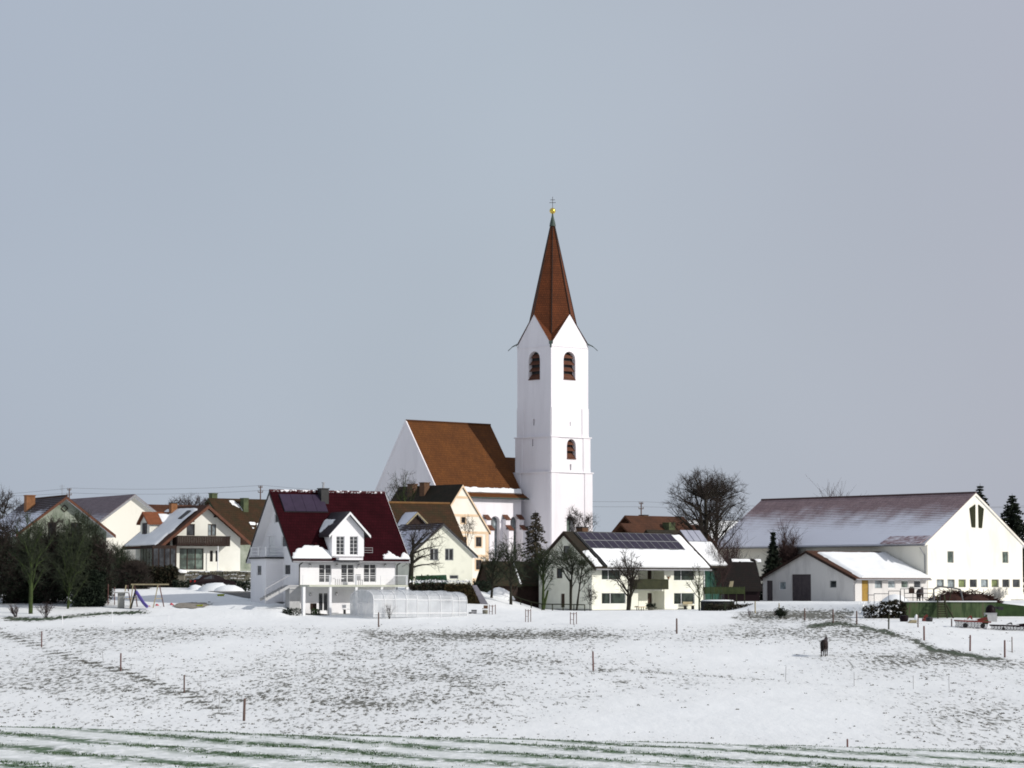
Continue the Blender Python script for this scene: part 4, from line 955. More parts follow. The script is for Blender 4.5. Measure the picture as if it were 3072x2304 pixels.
# long brown roofed farmhouse in front of it
p_ = at(C4.x(330), C4.y(1290), 309); fb_ = Fr(p_, 30); B = 8.6; Rz = fb_.zr(0, B / 2, C4.y(750)); H = Rz - B / 2 * 1.2
u0 = fb_.reach(fb_.P(0, B / 2, Rz), fb_.U, C4.x(150)); u1 = fb_.reach(fb_.P(0, B / 2, Rz), fb_.U, C4.x(583)); fb_ = Fr(fb_.P(u0, 0, 0), 30); A = u1 - u0
hb_ = house('farmhouse', 'brown tiled steep roofed house squeezed between the white house and parsonage', 'house', fb_, A, B, H, Rz, 'u', M['pale'], M['brown'], (.6, .6), (.2, .15), .2)
ridge_cap(hb_.ro, mat('ochre_ridge_tiles', (.18, .09, .03), (.14, .07, .025), 2, .8), hb_.roof, .14)
# small gabled dormer on it
q = hb_.ro; du = fb_.ur(C4.x(262), 1.2, H + 1); du1 = fb_.ur(C4.x(405), 1.2, H + 1); fdz = fb_.zr(du, .6, C4.y(885)); fdd = Fr(fb_.P(du, .6, fdz), 30); dA = du1 - du
dR = fdd.zr(dA / 2, 0, C4.y(808)); m_ = MB(); wall(m_, lambda a, z, d: fdd.P(a, d, z), [(0, -.4), (dA, -.4), (dA, .05), (dA / 2, dR), (0, .05)]); 
for a in (0, dA): m_.poly([fdd.P(a, 0, -.4), fdd.P(a, 2.5, -.4), fdd.P(a, 2.5, .05), fdd.P(a, 0, .05)])
dd_ = m_.build('dormer', M['wood'], hb_.root); dro = gable_roof(fdd, 'v', dA, 2.4, .05, dR, (.25, .25), (.3, .1), .14); dro.mb.build('dormer_roof', M['patchroof'], dd_); bargeboard(dro, M['palewood'], dd_, 0, h=.06)
# small stained pale house
p_ = at(C4.x(316), C4.y(1308), 297); fg = Fr(p_, 32); A = fg.ur(C4.x(752)); Rz = fg.zr(A / 2, 0, C4.y(890)); H = fg.zr(0, 0, C4.y(1092)); B = fg.reach(fg.P(A / 2, 0, Rz), fg.W, C4.x(250))
FG = lambda *r: rf(fg, C4, *r)
wins = [('F', FG(450, 1056, 510, 1141), 'w', dict(nv=2, fm='frameg')), ('F', FG(557, 1056, 617, 1141), 'w', dict(nv=2, fm='frameg')), ('F', FG(590, 1245, 652, 1272), 'w', dict(nv=1, fm='frameg'))]
hg = house('small_house', 'small pale house with stained gable and thin snow on its left roof slope', 'house', fg, A, B, H, Rz, 'v', M['pale'], M['patchroof'], (.45, .5), (.3, .2), .18, wins)
bargeboard(hg.ro, M['dark'], hg.root, 0, h=.08)
snow_on(hg.ro, 1, -.25, 1.6, 1.8, 4.4, hg.roof, th=.14, rag=.25, seed=31)
snow_on(hg.ro, 0, -.1, B, .3, 4.2, hg.roof, lambda s, d: .5 - .13 * d, th=.05, rag=.9, seed=32, edge=.3, freq=.5, mat_=mat('thin_roof_snow', (.62, .62, .70), (.5, .5, .58), 1.5, .9))

# ------------------------------------------------------------------ left group
p_ = at(C2.x(532), C2.y(1042), 305); f2 = Fr(p_, 30); A = f2.ur(C2.x(1230)); Rz = f2.zr(A / 2, 0, C2.y(408)); H = f2.zr(A, 0, C2.y(712)); B = f2.reach(f2.P(A / 2, 0, Rz), f2.W, C2.x(535))
F2 = lambda *r: rf(f2, C2, *r)
wins = [('F', F2(694, 570, 776, 686), 'w', dict(nv=1, fm='frameb')), ('F', F2(906, 572, 988, 688), 'w', dict(nv=2, fm='frameb', gm='glassl')), ('F', F2(626, 812, 866, 1026), 'w', dict(nv=3, nh=2, fm='frameb', gm='glassg')),
        ('F', F2(928, 836, 958, 945), 'w', dict(nv=1, fm='frameb')), ('F', F2(984, 836, 1014, 945), 'w', dict(nv=1, fm='frameb'))]
h2 = house('residential_house', 'white house with brown wooden balcony and snowy left roof slope beside the trees', 'house', f2, A, B, H, Rz, 'v', M['housewhite'], M['redbrown'], (1.5, .9), (.75, .3), .24, wins)
ro = h2.ro; bargeboard(ro, M['redwood'], h2.root, 0, h=.1, th=.07); gutter(ro, M['wood'], h2.root)
b0, b1 = f2.ur(C2.x(600), -1.2), f2.ur(C2.x(1130), -1.2); z0, z1 = f2.zr((b0 + b1) / 2, -1.2, C2.y(790)), f2.zr((b0 + b1) / 2, -1.2, C2.y(692))
bm = MB(); bm.box(f2.P, b0, b1, -1.15, -.004, z0, z0 + .14); n = 30
for k in range(n):
    x0 = b0 + (b1 - b0) * k / n; bm.box(f2.P, x0 + .012, x0 + (b1 - b0) / n - .012, -1.2, -1.16, z0 + .02, z1 - .05)
for a in (b0, b1 - .05): bm.box(f2.P, a, a + .05, -1.15, -.004, z0 + .15, z1 - .05)
bm.box(f2.P, b0 - .04, b1 + .04, -1.24, -1.12, z1 - .05, z1 + .03); bm.build('balcony', M['wood'], h2.root)
cj = f2.ur(C2.x(966)); pm = MB(); pm.tube(f2.P(cj, -1.1, -.5), f2.P(cj, -1.1, z0), .06); pm.build('balcony_post', M['framew'], h2.root)
for px in (740, 970):
    bk = MB(); u_ = f2.ur(C2.x(px)); z = Rz - abs(u_ - A / 2) * ro.m; bk.bar(f2.P(u_, .1, z - .15), f2.P(u_, -.7, z - .15), .16, .2); bk.build('purlin_end', M['wood'], h2.root)
L = ro.L[0]
snow_on(ro, 0, .5, B - .4, .05, L - .6, h2.roof, lambda s, d: min(1.2, L - .9 - d + .2 * s, s - .45 + .25 * max(0, d - 3)), th=.14, rag=.45, seed=41, edge=.3, freq=.7)
chimney(h2.roof, f2, A / 2 - .9, f2.reach(f2.P(A / 2 - .9, 0, Rz), f2.W, C2.x(562)), .7, Rz - 1.2, f2.zr(A / 2 - .9, B * .8, C2.y(368)), 'orangebrick', 'dark')
sk = MB(); sk.box(lambda a, b, n_: ro.pt(0, a, b, n_), 1.6, 2.5, L - 2.6, L - 1.2, .1, .24); sk.build('roof_window', M['dark'], h2.roof)
# dormer on the left slope (gable to the left)
cs = .65; fz = Fr(h2.fr.P(0, 0, 0), 30); ds0, ds1 = B * .62, B * .62 + 2.6
cc = -ro.e[0] + 1.6; zz = ro.H - ro.m * ro.e[0] + ro.tv + 1.6 * math.tan(ro.ph)
dm = MB(); dR_ = zz + 2.35; dHh = zz + 1.35
dm.poly([f2.P(cc, ds0, zz - .2), f2.P(cc, ds1, zz - .2), f2.P(cc, ds1, dHh), f2.P(cc, (ds0 + ds1) / 2, dR_), f2.P(cc, ds0, dHh)])
for a in (ds0, ds1): dm.poly([f2.P(cc, a, zz - .2), f2.P(cc + 3, a, zz - .2), f2.P(cc + 3, a, dHh), f2.P(cc, a, dHh)])
do = dm.build('dormer', M['housewhite'], h2.root); SD = lambda a, z, d: f2.P(cc + d - .15, a, z)
window(do, SD, ((ds0 + ds1) / 2 - .55, (ds0 + ds1) / 2 + .55, zz + .1, zz + 1.3), fm='frameb', nv=2)
fdo = Fr(f2.P(cc, ds0, 0), 30); dro = gable_roof(fdo, 'u', 3.2, ds1 - ds0, dHh, dR_, (.3, .3), (.35, .2), .16); dro.mb.build('dormer_roof', mat('orange_tiles', (.21, .07, .03), (.15, .05, .02), 2, .8), do)
snow_on(dro, 0, 1.4, 3.3, .1, 1.6, do, th=.14, rag=.4, seed=44)
# conservatory at its left front corner
cm_ = MB(); cm_.box(f2.P, -2.7, .05, -1.6, 1.8, -.8, 2.75); co1 = cm_.build('conservatory', M['wood'], h2.root)
cg = MB()
for k in range(4): cg.box(f2.P, -2.6 + k * .66, -2.1 + k * .66, -1.64, -1.602, .3, 2.4)
for k in range(4): cg.box(f2.P, -2.74, -2.702, -1.5 + k * .8, -.85 + k * .8, .3, 2.4)
cg.build('pane', M['glass'], co1)
# brown roofed house behind it
p_ = at(C2.x(1190), C2.y(1000), 340); f3 = Fr(p_, 40); B = 9.4; Rz = f3.zr(0, B / 2, C2.y(338)); H = Rz - B / 2 * .95
u0 = f3.reach(f3.P(0, B / 2, Rz), f3.U, C2.x(945)); f3 = Fr(f3.P(u0, 0, 0), 40)
h3 = house('farmhouse', 'house with broad mossy brown roof and two chimneys behind the balcony house', 'house', f3, 12.5, B, H, Rz, 'u', M['greenwall'], M['brown'], (.6, .6), (.5, .4), .22)
bargeboard(h3.ro, M['greenwood'], h3.root, 0)
chimney(h3.roof, f3, f3.reach(f3.P(0, B / 2 + .4, Rz), f3.U, C2.x(960)), B / 2 + .4, .75, Rz - 1, f3.zr(1, B / 2, C2.y(272)), 'mosschim', 'mosschim')
uc = f3.reach(f3.P(0, B / 2 - 1.4, Rz), f3.U, C2.x(1272)); chimney(h3.roof, f3, uc, B / 2 - 1.4, .7, Rz - 3, f3.zr(uc, B / 2 - 1.4, C2.y(320)), 'mosschim', 'mosschim')
snow_on(h3.ro, 0, uc - 1.5, uc - .3, h3.ro.L[0] - 2.2, h3.ro.L[0] - .4, h3.roof, lambda s, d: .35 - abs((s - (uc - .35)) + (d - h3.ro.L[0] + 1.8) * .6), th=.1, rag=.35, seed=51)
snow_on(h3.ro, 0, uc - .5, uc + 2.5, 1.8, 4.2, h3.roof, lambda s, d: -.28, th=.1, rag=.8, seed=52, freq=1.6)
# big white gable
p_ = at(C1.x(925), C1.y(1000), 345); f4 = Fr(p_, 30); A = f4.ur(C1.x(1715)); Rz = f4.zr(A / 2, 0, C1.y(300)); H = f4.zr(0, 0, C1.y(600)); B = f4.reach(f4.P(A / 2, 0, Rz), f4.W, C1.x(690))
h4 = house('barn', 'large plain white gable with grey lilac roof behind the tree covered house', 'barn', f4, A, B, H, Rz, 'v', M['barnwall'], M['greyroof'], (.5, .5), (.45, .3), .26)
bargeboard(h4.ro, M['grey'], h4.root, 0, h=.05)
# house behind the trees at the far left
p_ = at(C1.x(205), C1.y(1270), 296); f5 = Fr(p_, 26); A = f5.ur(C1.x(1055)); Rz = f5.zr(A / 2, 0, C1.y(318)); H = f5.zr(0, 0, C1.y(640)); B = 13
F5 = lambda *r: rf(f5, C1, *r)
wins = [('F', F5(472, 552, 552, 745), 'w', dict(nv=1, fm='frameb')), ('F', F5(700, 556, 800, 745), 'w', dict(nv=2, fm='frameb')), ('F', F5(480, 880, 620, 1040), 'w', dict(nv=2, fm='frameb')), ('F', F5(720, 880, 860, 1040), 'w', dict(nv=2, fm='frameb'))]
h5 = house('residential_house', 'white gabled house mostly hidden behind dark bare shrubs at the left edge', 'house', f5, A, B, H, Rz, 'v', M['greenwall'], M['patchroof'], (.8, .8), (.7, .4), .22, wins)
bargeboard(h5.ro, M['redwood'], h5.root, 0, h=.08)
dw = MB(); c = F5(605, 388, 662, 442); cu, cz = (c[0] + c[1]) / 2, (c[2] + c[3]) / 2; r_ = .36
for k in range(4):
    t0, t1 = k * math.pi / 2, (k + 1) * math.pi / 2; dw.bar(f5.P(cu + r_ * math.cos(t0), -.03, cz + r_ * math.sin(t0)), f5.P(cu + r_ * math.cos(t1), -.03, cz + r_ * math.sin(t1)), .08)
dw.build('diamond_vent', M['wood'], h5.root)
b0, b1 = f5.ur(C1.x(230), -1.1), f5.ur(C1.x(880), -1.1); z0, z1 = f5.zr(A / 2, -1.1, C1.y(850)), f5.zr(A / 2, -1.1, C1.y(755))
bm = MB(); bm.box(f5.P, b0, b1, -1.1, -.004, z0, z0 + .14); bm.box(f5.P, b0, b1, -1.15, -1.102, z0, z1); bm.build('balcony', M['wood'], h5.root)
vq = f5.reach(f5.P(A / 2 - 1.5, 0, Rz), f5.W, C1.x(295)); chimney(h5.roof, f5, A / 2 - 1.5, vq, .95, Rz - 3, f5.zr(A / 2 - 1.5, vq, C1.y(292)), 'orangebrick', 'orangebrick')
ridge_cap(h5.ro, M['redbrown'], h5.roof, .13)
# roof glimpsed between the white gable and the balcony house
p_ = at(C2.x(470), C2.y(1000), 372); f6 = Fr(p_, 35); B = 8; Rz = f6.zr(0, B / 2, C2.y(396)); u0 = f6.reach(f6.P(0, B / 2, Rz), f6.U, C2.x(300)); f6 = Fr(f6.P(u0, 0, 0), 35)
h6 = house('far_house', 'reddish tiled roof glimpsed between the white gable and the balcony house', 'house', f6, 8.5, B, Rz * 1 - 3.6, Rz, 'u', M['housewhite'], M['redbrown'], (.5, .5), (.4, .4), .2)
# ------------------------------------------------------------------ right group: cattle barn annex and barn
p_ = at(C8.x(270), C8.y(1226), 318); fx = Fr(p_, 40)
A = fx.ur(C8.x(936)); B = fx.vr(C7.x(1080)); Rz = fx.zr(0, B / 2, C7.y(885)); H = fx.zr(0, 0, C8.y(1008))
FX = lambda *r: rf(fx, C8, *r); SX = lambda *r: rs(fx, C7, *r)
big = SX(1358, 1094, 1540, 1345); big = (big[0], big[1], -.6, big[3]); sml = SX(1117, 1154, 1173, 1345); sml = (sml[0], sml[1], -.6, sml[3])
yd = FX(342, 1025, 404, 1222); yd = (yd[0], yd[1], -.4, yd[3])
wins = [('F', FX(460, 1030, 526, 1100), 'w', dict(nv=1, fm='frameg', gm='glassl', fw=.045)), ('F', FX(580, 1030, 646, 1100), 'w', dict(nv=1, fm='framew', gm='glassl')), ('F', FX(700, 1030, 764, 1100), 'w', dict(nv=1, fm='framew', gm='glassg')), ('F', FX(814, 1030, 878, 1100), 'w', dict(nv=1, fm='framew')),
        ('F', yd, 'door', dict(dm='yellow')), ('S', big, 'door', dict(dm='doorgrey')), ('S', sml, 'door', dict(dm='doorgrey')), ('S', SX(1236, 1163, 1300, 1242), 'w', dict(nv=1, fm='framew', gm='glassl')), ('S', SX(1720, 1154, 1784, 1222), 'w', dict(nv=1, fm='frameg', gm='glass'))]
hx = house('cattle_shed', 'low white shed with broad dark door and thick sunlit snow on its roof', 'shed', fx, A, B, H, Rz, 'u', M['annexwall'], M['redbrown'], (.55, .4), (.25, -.02), .2, wins)
ro = hx.ro; bargeboard(ro, M['wood'], hx.root, 0, h=.1, th=.06); gutter(ro, M['grey'], hx.root); L = ro.L[0]
snow_on(ro, 0, ro.s0 + .75, A - .1, .05, L - .5, hx.roof, lambda s, d: min(s - ro.s0 - .85 - .06 * d, A - .05 - s + .02 * d, L - .6 - d, 1), th=.26, rag=.08, seed=61, edge=.2)
dp_ = MB(); dp_.path([fx.P(.1, -.6, H - .1), fx.P(.03, -.1, H - .7), fx.P(.03, -.1, -.5)], .06, 8); dp_.build('downpipe', M['grey'], hx.root)
fbn = Fr(fx.P(A + .06, 0, 0), 40); print('barn at', fbn.O, proj(fbn.O))
A2 = fbn.ur(C8.x(1800)); H2 = fbn.zr(0, 0, C8.y(690)); R2 = fbn.zr(A2 / 2, 0, C8.y(258)); B2 = fbn.reach(fbn.P(A2 / 2, 0, R2), fbn.W, C7.x(1085)); print('barn', A2, B2, H2, R2)
FB = lambda *r: rf(fbn, C8, *r)
wins = [('F', FB(x, 1020, x + 66, 1092), 'w', dict(nv=1, fm='frameg', gm=g, depth=.2, fw=.045)) for x, g in ((1020, 'glassl'), (1118, 'glassl'), (1218, 'glassgr'), (1319, 'glass'), (1420, 'glassl'), (1517, 'glassgr'), (1614, 'glass'), (1708, 'glass'))]
wins += [('F', FB(1120, 765, 1176, 870), 'w', dict(nv=1, fm='frameg', gm='glassg', depth=.2)), ('F', FB(1618, 770, 1672, 872), 'w', dict(nv=1, fm='frameg', gm='glassg', depth=.2))]
hbn = house('barn', 'big cream barn with steep snow streaked roof and two slanted gable vents', 'barn', fbn, A2, B2, H2, R2, 'v', M['barnwall'], M['barnroof'], (.5, .5), (.12, .3), .24, wins)
ro = hbn.ro
for xs_ in ((1325, 1374, 0), (1405, 1450, 1)):
    vt = MB(); x0, x1 = xs_[0], xs_[1]
    pts = [(x0, 380), (x1, 345), (x1 - 2, 548), (x0 + 18, 545)] if not xs_[2] else [(x0, 345), (x1, 382), (x1 - 18, 552), (x0 + 2, 548)]
    pp = [(fbn.ur(C8.x(x)), fbn.zr(A2 / 2, 0, C8.y(y))) for x, y in pts]
    fr_ = [V((a, z)) for a, z in pp]
    for i in range(4): vt.bar(fbn.P(pp[i][0], -.03, pp[i][1]), fbn.P(pp[(i + 1) % 4][0], -.03, pp[(i + 1) % 4][1]), .09)
    zlo, zhi = min(z for a, z in pp), max(z for a, z in pp)
    vt.poly([fbn.P(a, -.012, z) for a, z in pp])
    for k in range(1, 14):
        z = zlo + (zhi - zlo) * k / 14; seg = []
        for i in range(4):
            (a0, q0), (a1, q1) = pp[i], pp[(i + 1) % 4]
            if (q0 - z) * (q1 - z) < 0: seg.append(a0 + (a1 - a0) * (z - q0) / (q1 - q0))
        if len(seg) == 2: vt.bar(fbn.P(seg[0], -.04, z), fbn.P(seg[1], -.04, z), .05, .08)
    vt.build('gable_vent', M['greenwood'], hbn.root)
bargeboard(ro, M['barnwall'], hbn.root, 0, h=.02, th=.03); ridge_cap(ro, M['ridgebrown'], hbn.roof, .14); gutter(ro, M['grey'], hbn.root)
pr = MB(); pr.box8([ro.pt(0, .1, 1.5, .02), ro.pt(0, 6.3, 1.5, .02), ro.pt(0, 6.3, -.5, .3), ro.pt(0, .1, -.5, .3), ro.pt(0, .1, 1.5, .08), ro.pt(0, 6.3, 1.5, .08), ro.pt(0, 6.3, -.5, .4), ro.pt(0, .1, -.5, .4)]); pr.build('eave_canopy', M['snowtiles'], hbn.roof)
dp_ = MB(); dp_.path([fbn.P(-.5, .7, H2 - .5), fbn.P(-.1, .35, H2 - 1.4), fbn.P(-.1, .35, 2.2)], .06, 8); dp_.build('downpipe', M['grey'], hbn.root)
pl = MB(); pl.box(fbn.P, A2 - 2.2, A2 + .02, -.03, -.003, -1, .25); pl.build('plinth', M['concrete'], hbn.root)
# dark shed between the solar house and the cattle shed
p_ = at(C7.x(712), C7.y(1225), 322); fk = Fr((p_.x, p_.y, -1.3), 12)
A = fk.ur(C7.x(1050)); Rz = fk.zr(2, 2, C7.y(972)); H = fk.zr(2, 0, C7.y(1150)); 
hk = house('hay_shed', 'dark weathered wooden shed with steep roof between solar house and cattle shed', 'shed', fk, A, 4.6, H * .55 + .3, Rz, 'u', M['carpaint'], tile('shade_dark_shingles', (.008, .007, .006), (.014, .008, .007), .3, blotch=1.2), (.4, .3), (.3, .2), .2)  # near-black wall and shingle colours hold the shade on this shed
snow_on(hk.ro, 0, 1.5, 5, hk.ro.L[0] - .45, hk.ro.L[0] - .05, hk.roof, lambda s, d: .1, th=.06, rag=.5, seed=71)
# red roofed house behind
p_ = at(C6.x(1260), C6.y(900), 352); fr3 = Fr(p_, 42); B = 8.5; Rz = fr3.zr(0, B / 2, C6.y(268)); u0 = fr3.reach(fr3.P(0, B / 2, Rz), fr3.U, C6.x(1068)); fr3 = Fr(fr3.P(u0, 0, 0), 42)
A = fr3.reach(fr3.P(0, B / 2, Rz), fr3.U, C6.x(1640))
hr3 = house('farmhouse', 'house with red brown hipped looking roof behind the solar house, antenna above', 'house', fr3, A, B, Rz - B / 2 * .85, Rz, 'u', M['wood'], M['redbrown'], (.9, .9), (.9, .4), .22)
chimney(hr3.roof, fr3, fr3.reach(fr3.P(0, B / 2 + .3, Rz), fr3.U, C6.x(1220)), B / 2 + .3, .8, Rz - 1, fr3.zr(3, B / 2, C6.y(246)), 'brick', 'dark')
wg = Fr(fr3.P(0, -5.5, 0), 42); wR = wg.zr(2, 2.5, C6.y(368)); u0 = wg.reach(wg.P(0, 2.5, wR), wg.U, C6.x(985)); wg = Fr(wg.P(u0, 0, 0), 42); wA = wg.reach(wg.P(0, 2.5, wR), wg.U, C6.x(1830))
wro = gable_roof(wg, 'u', wA, 5, wR - 2.1, wR, (.5, .5), (.3, .3), .2); wob = wro.mb.build('wing_roof', M['redbrown'], hr3.root)
wm_ = MB(); wm_.box(wg.P, 0, wA, 0, 5, -2, wR - 2.15); wm_.build('wing_wall', M['housewhite'], hr3.root)
uq = wg.reach(wg.P(0, 1.6, wR), wg.U, C6.x(1500)); chimney(wob, wg, uq, 1.6, 1.1, wR - 2, wg.zr(uq, 1.6, C6.y(332)), 'mosschim', 'mosschim')
# snowy house behind the big tree, snowy roof at the right edge
p_ = at(C7.x(520), C7.y(900), 385); fy = Fr(p_, 38); B = 9; Rz = fy.zr(0, B / 2, C7.y(588)); u0 = fy.reach(fy.P(0, B / 2, Rz), fy.U, C7.x(330)); fy = Fr(fy.P(u0, 0, 0), 38); A = fy.reach(fy.P(0, B / 2, Rz), fy.U, C7.x(830))
hy = house('far_house', 'snow covered roof showing through the bare branches of the big tree', 'house', fy, A, B, Rz - 3.6, Rz, 'u', M['housewhite'], M['brown'], (.6, .6), (.3, .3), .2)
snow_on(hy.ro, 0, 0, A, .1, hy.ro.L[0] - .1, hy.roof, th=.2, rag=.15, seed=81, res=.4)
p_ = at(C8.x(1640), C8.y(1100), 362); fz2 = Fr(p_, 40); Rz = fz2.zr(0, 4, C8.y(500))
hz2 = house('far_house', 'grey snow dusted roof cut by the right edge behind the barn', 'house', fz2, 14, 8, Rz - 4, Rz, 'u', M['housewhite'], M['snowroof'], (.6, .6), (.3, .3), .2)
# ------------------------------------------------------------------ vegetation
def tubes_mesh(name, segs, mt, parent, n):
    """many tapered twigs as one mesh, made with numpy"""
    P = np.array([s[0] for s in segs], dtype=float); Q = np.array([s[1] for s in segs], dtype=float)
    r0 = np.array([s[2] for s in segs]); r1 = np.array([s[3] for s in segs])
    d = Q - P; d /= np.maximum(np.linalg.norm(d, axis=1, keepdims=True), 1e-9)
    ref = np.where(np.abs(d[:, 2:3]) < .9, np.array([[0, 0, 1.0]]), np.array([[1.0, 0, 0]]))
    a = np.cross(d, ref); a /= np.linalg.norm(a, axis=1, keepdims=True); b_ = np.cross(d, a)
    m_ = len(segs); v = np.zeros((m_, 2 * n, 3))
    for k in range(n):
        t_ = 2 * math.pi * k / n; o = a * math.cos(t_) + b_ * math.sin(t_)
        v[:, k] = P + o * r0[:, None]; v[:, n + k] = Q + o * r1[:, None]
    base = np.arange(m_) * 2 * n; fs_ = []
    for k in range(n):
        k2 = (k + 1) % n; fs_.append(np.stack([base + k, base + k2, base + n + k2, base + n + k], 1))
    f = np.concatenate(fs_)
    off = np.array(OFF[parent.name]); me = bpy.data.meshes.new(name)
    me.from_pydata((v.reshape(-1, 3) - off).tolist(), [], f.tolist()); me.materials.append(mt)
    me.polygons.foreach_set('use_smooth', [True] * len(f)); me.update()
    o = bpy.data.objects.new(name, me); COL.objects.link(o); o.parent = parent; OFF[o.name] = tuple(off); return o
def rv(rg): 
    while True:
        p = V((rg.uniform(-1, 1), rg.uniform(-1, 1), rg.uniform(-1, 1)))
        if .05 < p.length < 1: return p.normalized()
def limb(rg, p, q, r0, r1, n, sag, wob, out_):
    """a curved branch from p to q; returns its nodes"""
    pts = []; c = (p + q) / 2 + V((0, 0, sag)) + rv(rg) * wob
    for i in range(n + 1):
        t_ = i / n; x = p * (1 - t_) ** 2 + c * 2 * t_ * (1 - t_) + q * t_ ** 2
        if 0 < i < n: x = x + rv(rg) * wob * .22
        pts.append(x)
    for i in range(n): out_.append((pts[i], pts[i + 1], r0 + (r1 - r0) * i / n, r0 + (r1 - r0) * (i + 1) / n))
    return pts
def bare_tree(name, label, base, fork, cen, rad, tr, seed, nl=12, ns=6, nt=7, tl=1.0, bark='bark', tw='twig', lean=(0, 0), low=-.35, tw_r=.014, group=None, sag=.3, mats=None, leaf=None, cat='tree', leaf_top=9):
    """trunk + limbs reaching to the outline of an ellipsoid crown, filled with branches, twigs and twiglets"""
    rg = random.Random(seed); base = V(base); cen = V(cen); rad = V(rad); big, fine = [], []
    root = thing(name, label, cat, base, group)
    tops = fork if isinstance(fork, list) else [fork]; stems = []
    for f_ in tops:
        f_ = V(f_); n = 6; pts = limb(rg, base - V((0, 0, .3)), f_, tr * 1.15, tr * .62, n, 0, .12 * tr * 4, big); stems.append(pts)
    for i in range(nl):
        st = stems[i % len(stems)]; az = i * 2.399 + rg.uniform(-.4, .4); h_ = low + (1 - low) * ((i + .5) / nl) ** .85
        rr_ = math.sqrt(max(.04, 1 - h_ * h_)) * rg.uniform(.8, 1.0)
        tgt = cen + V((rad.x * rr_ * math.cos(az), rad.y * rr_ * math.sin(az), rad.z * h_ * rg.uniform(.88, 1.0)))
        if len(stems) > 1: st = min(stems, key=lambda s_: (s_[-1] - tgt).length + rg.uniform(0, rad.x * .5))
        k = max(2, min(len(st) - 1, int(len(st) * (.55 + .45 * max(0, (h_ + .4))))))
        p = st[k]; L = (tgt - p).length; r0 = tr * rg.uniform(.34, .5)
        pts = limb(rg, p, tgt, r0, .018, 7, L * .08 * sag * 3, L * .09, big)
        for j in range(ns):
            t_ = .22 + .78 * (j + rg.random()) / ns; q = pts[min(7, int(t_ * 7))]; d = (tgt - p).normalized(); ln = L * rg.uniform(.22, .42) * (1.15 - t_ * .55)
            dv = (d * .6 + rv(rg) * .9 + V((0, 0, .25))).normalized(); e_ = q + dv * ln
            rel = V(((e_.x - cen.x) / rad.x, (e_.y - cen.y) / rad.y, (e_.z - cen.z) / rad.z))
            if rel.length > 1.03: e_ = cen + V((rel.x * rad.x, rel.y * rad.y, rel.z * rad.z)) * (rg.uniform(.94, 1.05) / rel.length)
            p2 = limb(rg, q, e_, max(.02, r0 * .35 * (1 - t_ * .5)), .011, 5, 0, ln * .1, big if j % 3 == 0 else fine)
            for m_ in range(nt):
                u_ = rg.uniform(.15, 1); w_ = p2[min(5, int(u_ * 5 + .5))]; dv2 = (dv * .6 + rv(rg) * .8 + V((0, 0, .2))).normalized(); l2 = tl * rg.uniform(.5, 1.1)
                w2 = w_ + dv2 * l2 * .55; w3 = w2 + (dv2 + rv(rg) * .45).normalized() * l2 * .5
                fine.append((w_, w2, tw_r, tw_r * .8)); fine.append((w2, w3, tw_r * .8, tw_r * .4))
                for _ in range(2):
                    d3 = (dv2 + rv(rg) * .8).normalized(); s3 = w_ + (w2 - w_) * rg.random(); fine.append((s3, s3 + d3 * l2 * rg.uniform(.3, .6), tw_r * .7, tw_r * .35))
    tubes_mesh('trunk', big, M[bark], root, 6); crown = tubes_mesh('crown', fine, M[tw], root, 3)
    if leaf:
        mb = MB(); mt, n, sz = leaf
        for _ in range(n):
            s_ = rg.choice(fine); c = s_[1] + rv(rg) * .1
            if c.z > cen.z + rad.z * leaf_top * rg.uniform(.2, 1): continue
            a = rv(rg) * sz; b2 = rv(rg) * sz; mb.poly([c, c + a, c + b2])
        mb.build('needles' if 'needle' in mt or 'green' in mt else 'leaves', M[mt], root)
    return root
def shrub(name, label, base, w_, h, seed, n=14, tw='twig', nt=9, r=.02, group=None, leaf=None, tall=1.0):
    rg = random.Random(seed); base = V(base); root = thing(name, label, 'shrub', base, group); a_, f_ = [], []
    for i in range(n):
        az = rg.uniform(0, 6.283); s = rg.uniform(.1, 1); q = base + V((math.cos(az) * w_ * s, math.sin(az) * w_ * s, h * rg.uniform(.6, 1) * (1 - .25 * s)))
        p = base + V((math.cos(az), math.sin(az), 0)) * w_ * .12 * rg.random() - V((0, 0, .1)); pts = limb(rg, p, q, r, r * .4, 6, h * .12, w_ * .12, a_)
        for j in range(nt):
            k = rg.randint(2, 6); d = ((q - p).normalized() + rv(rg) * .7 + V((0, 0, .3))).normalized(); l = h * rg.uniform(.12, .3); e_ = pts[k] + d * l
            f_.append((pts[k], e_, r * .5, r * .25))
            for _ in range(2): f_.append((pts[k] + (e_ - pts[k]) * rg.random(), e_ + rv(rg) * l * .6, r * .4, r * .2))
    tubes_mesh('stems', a_, M[tw if tw != 'twig' else 'bark'], root, 5); tubes_mesh('twigs', f_, M[tw], root, 3)
    if leaf:
        mb = MB(); mt, k, sz = leaf
        for _ in range(k):
            s_ = rg.choice(f_); c = s_[1] + rv(rg) * .15; mb.poly([c, c + rv(rg) * sz, c + rv(rg) * sz])
        mb.build('leaves', M[mt], root)
    return root
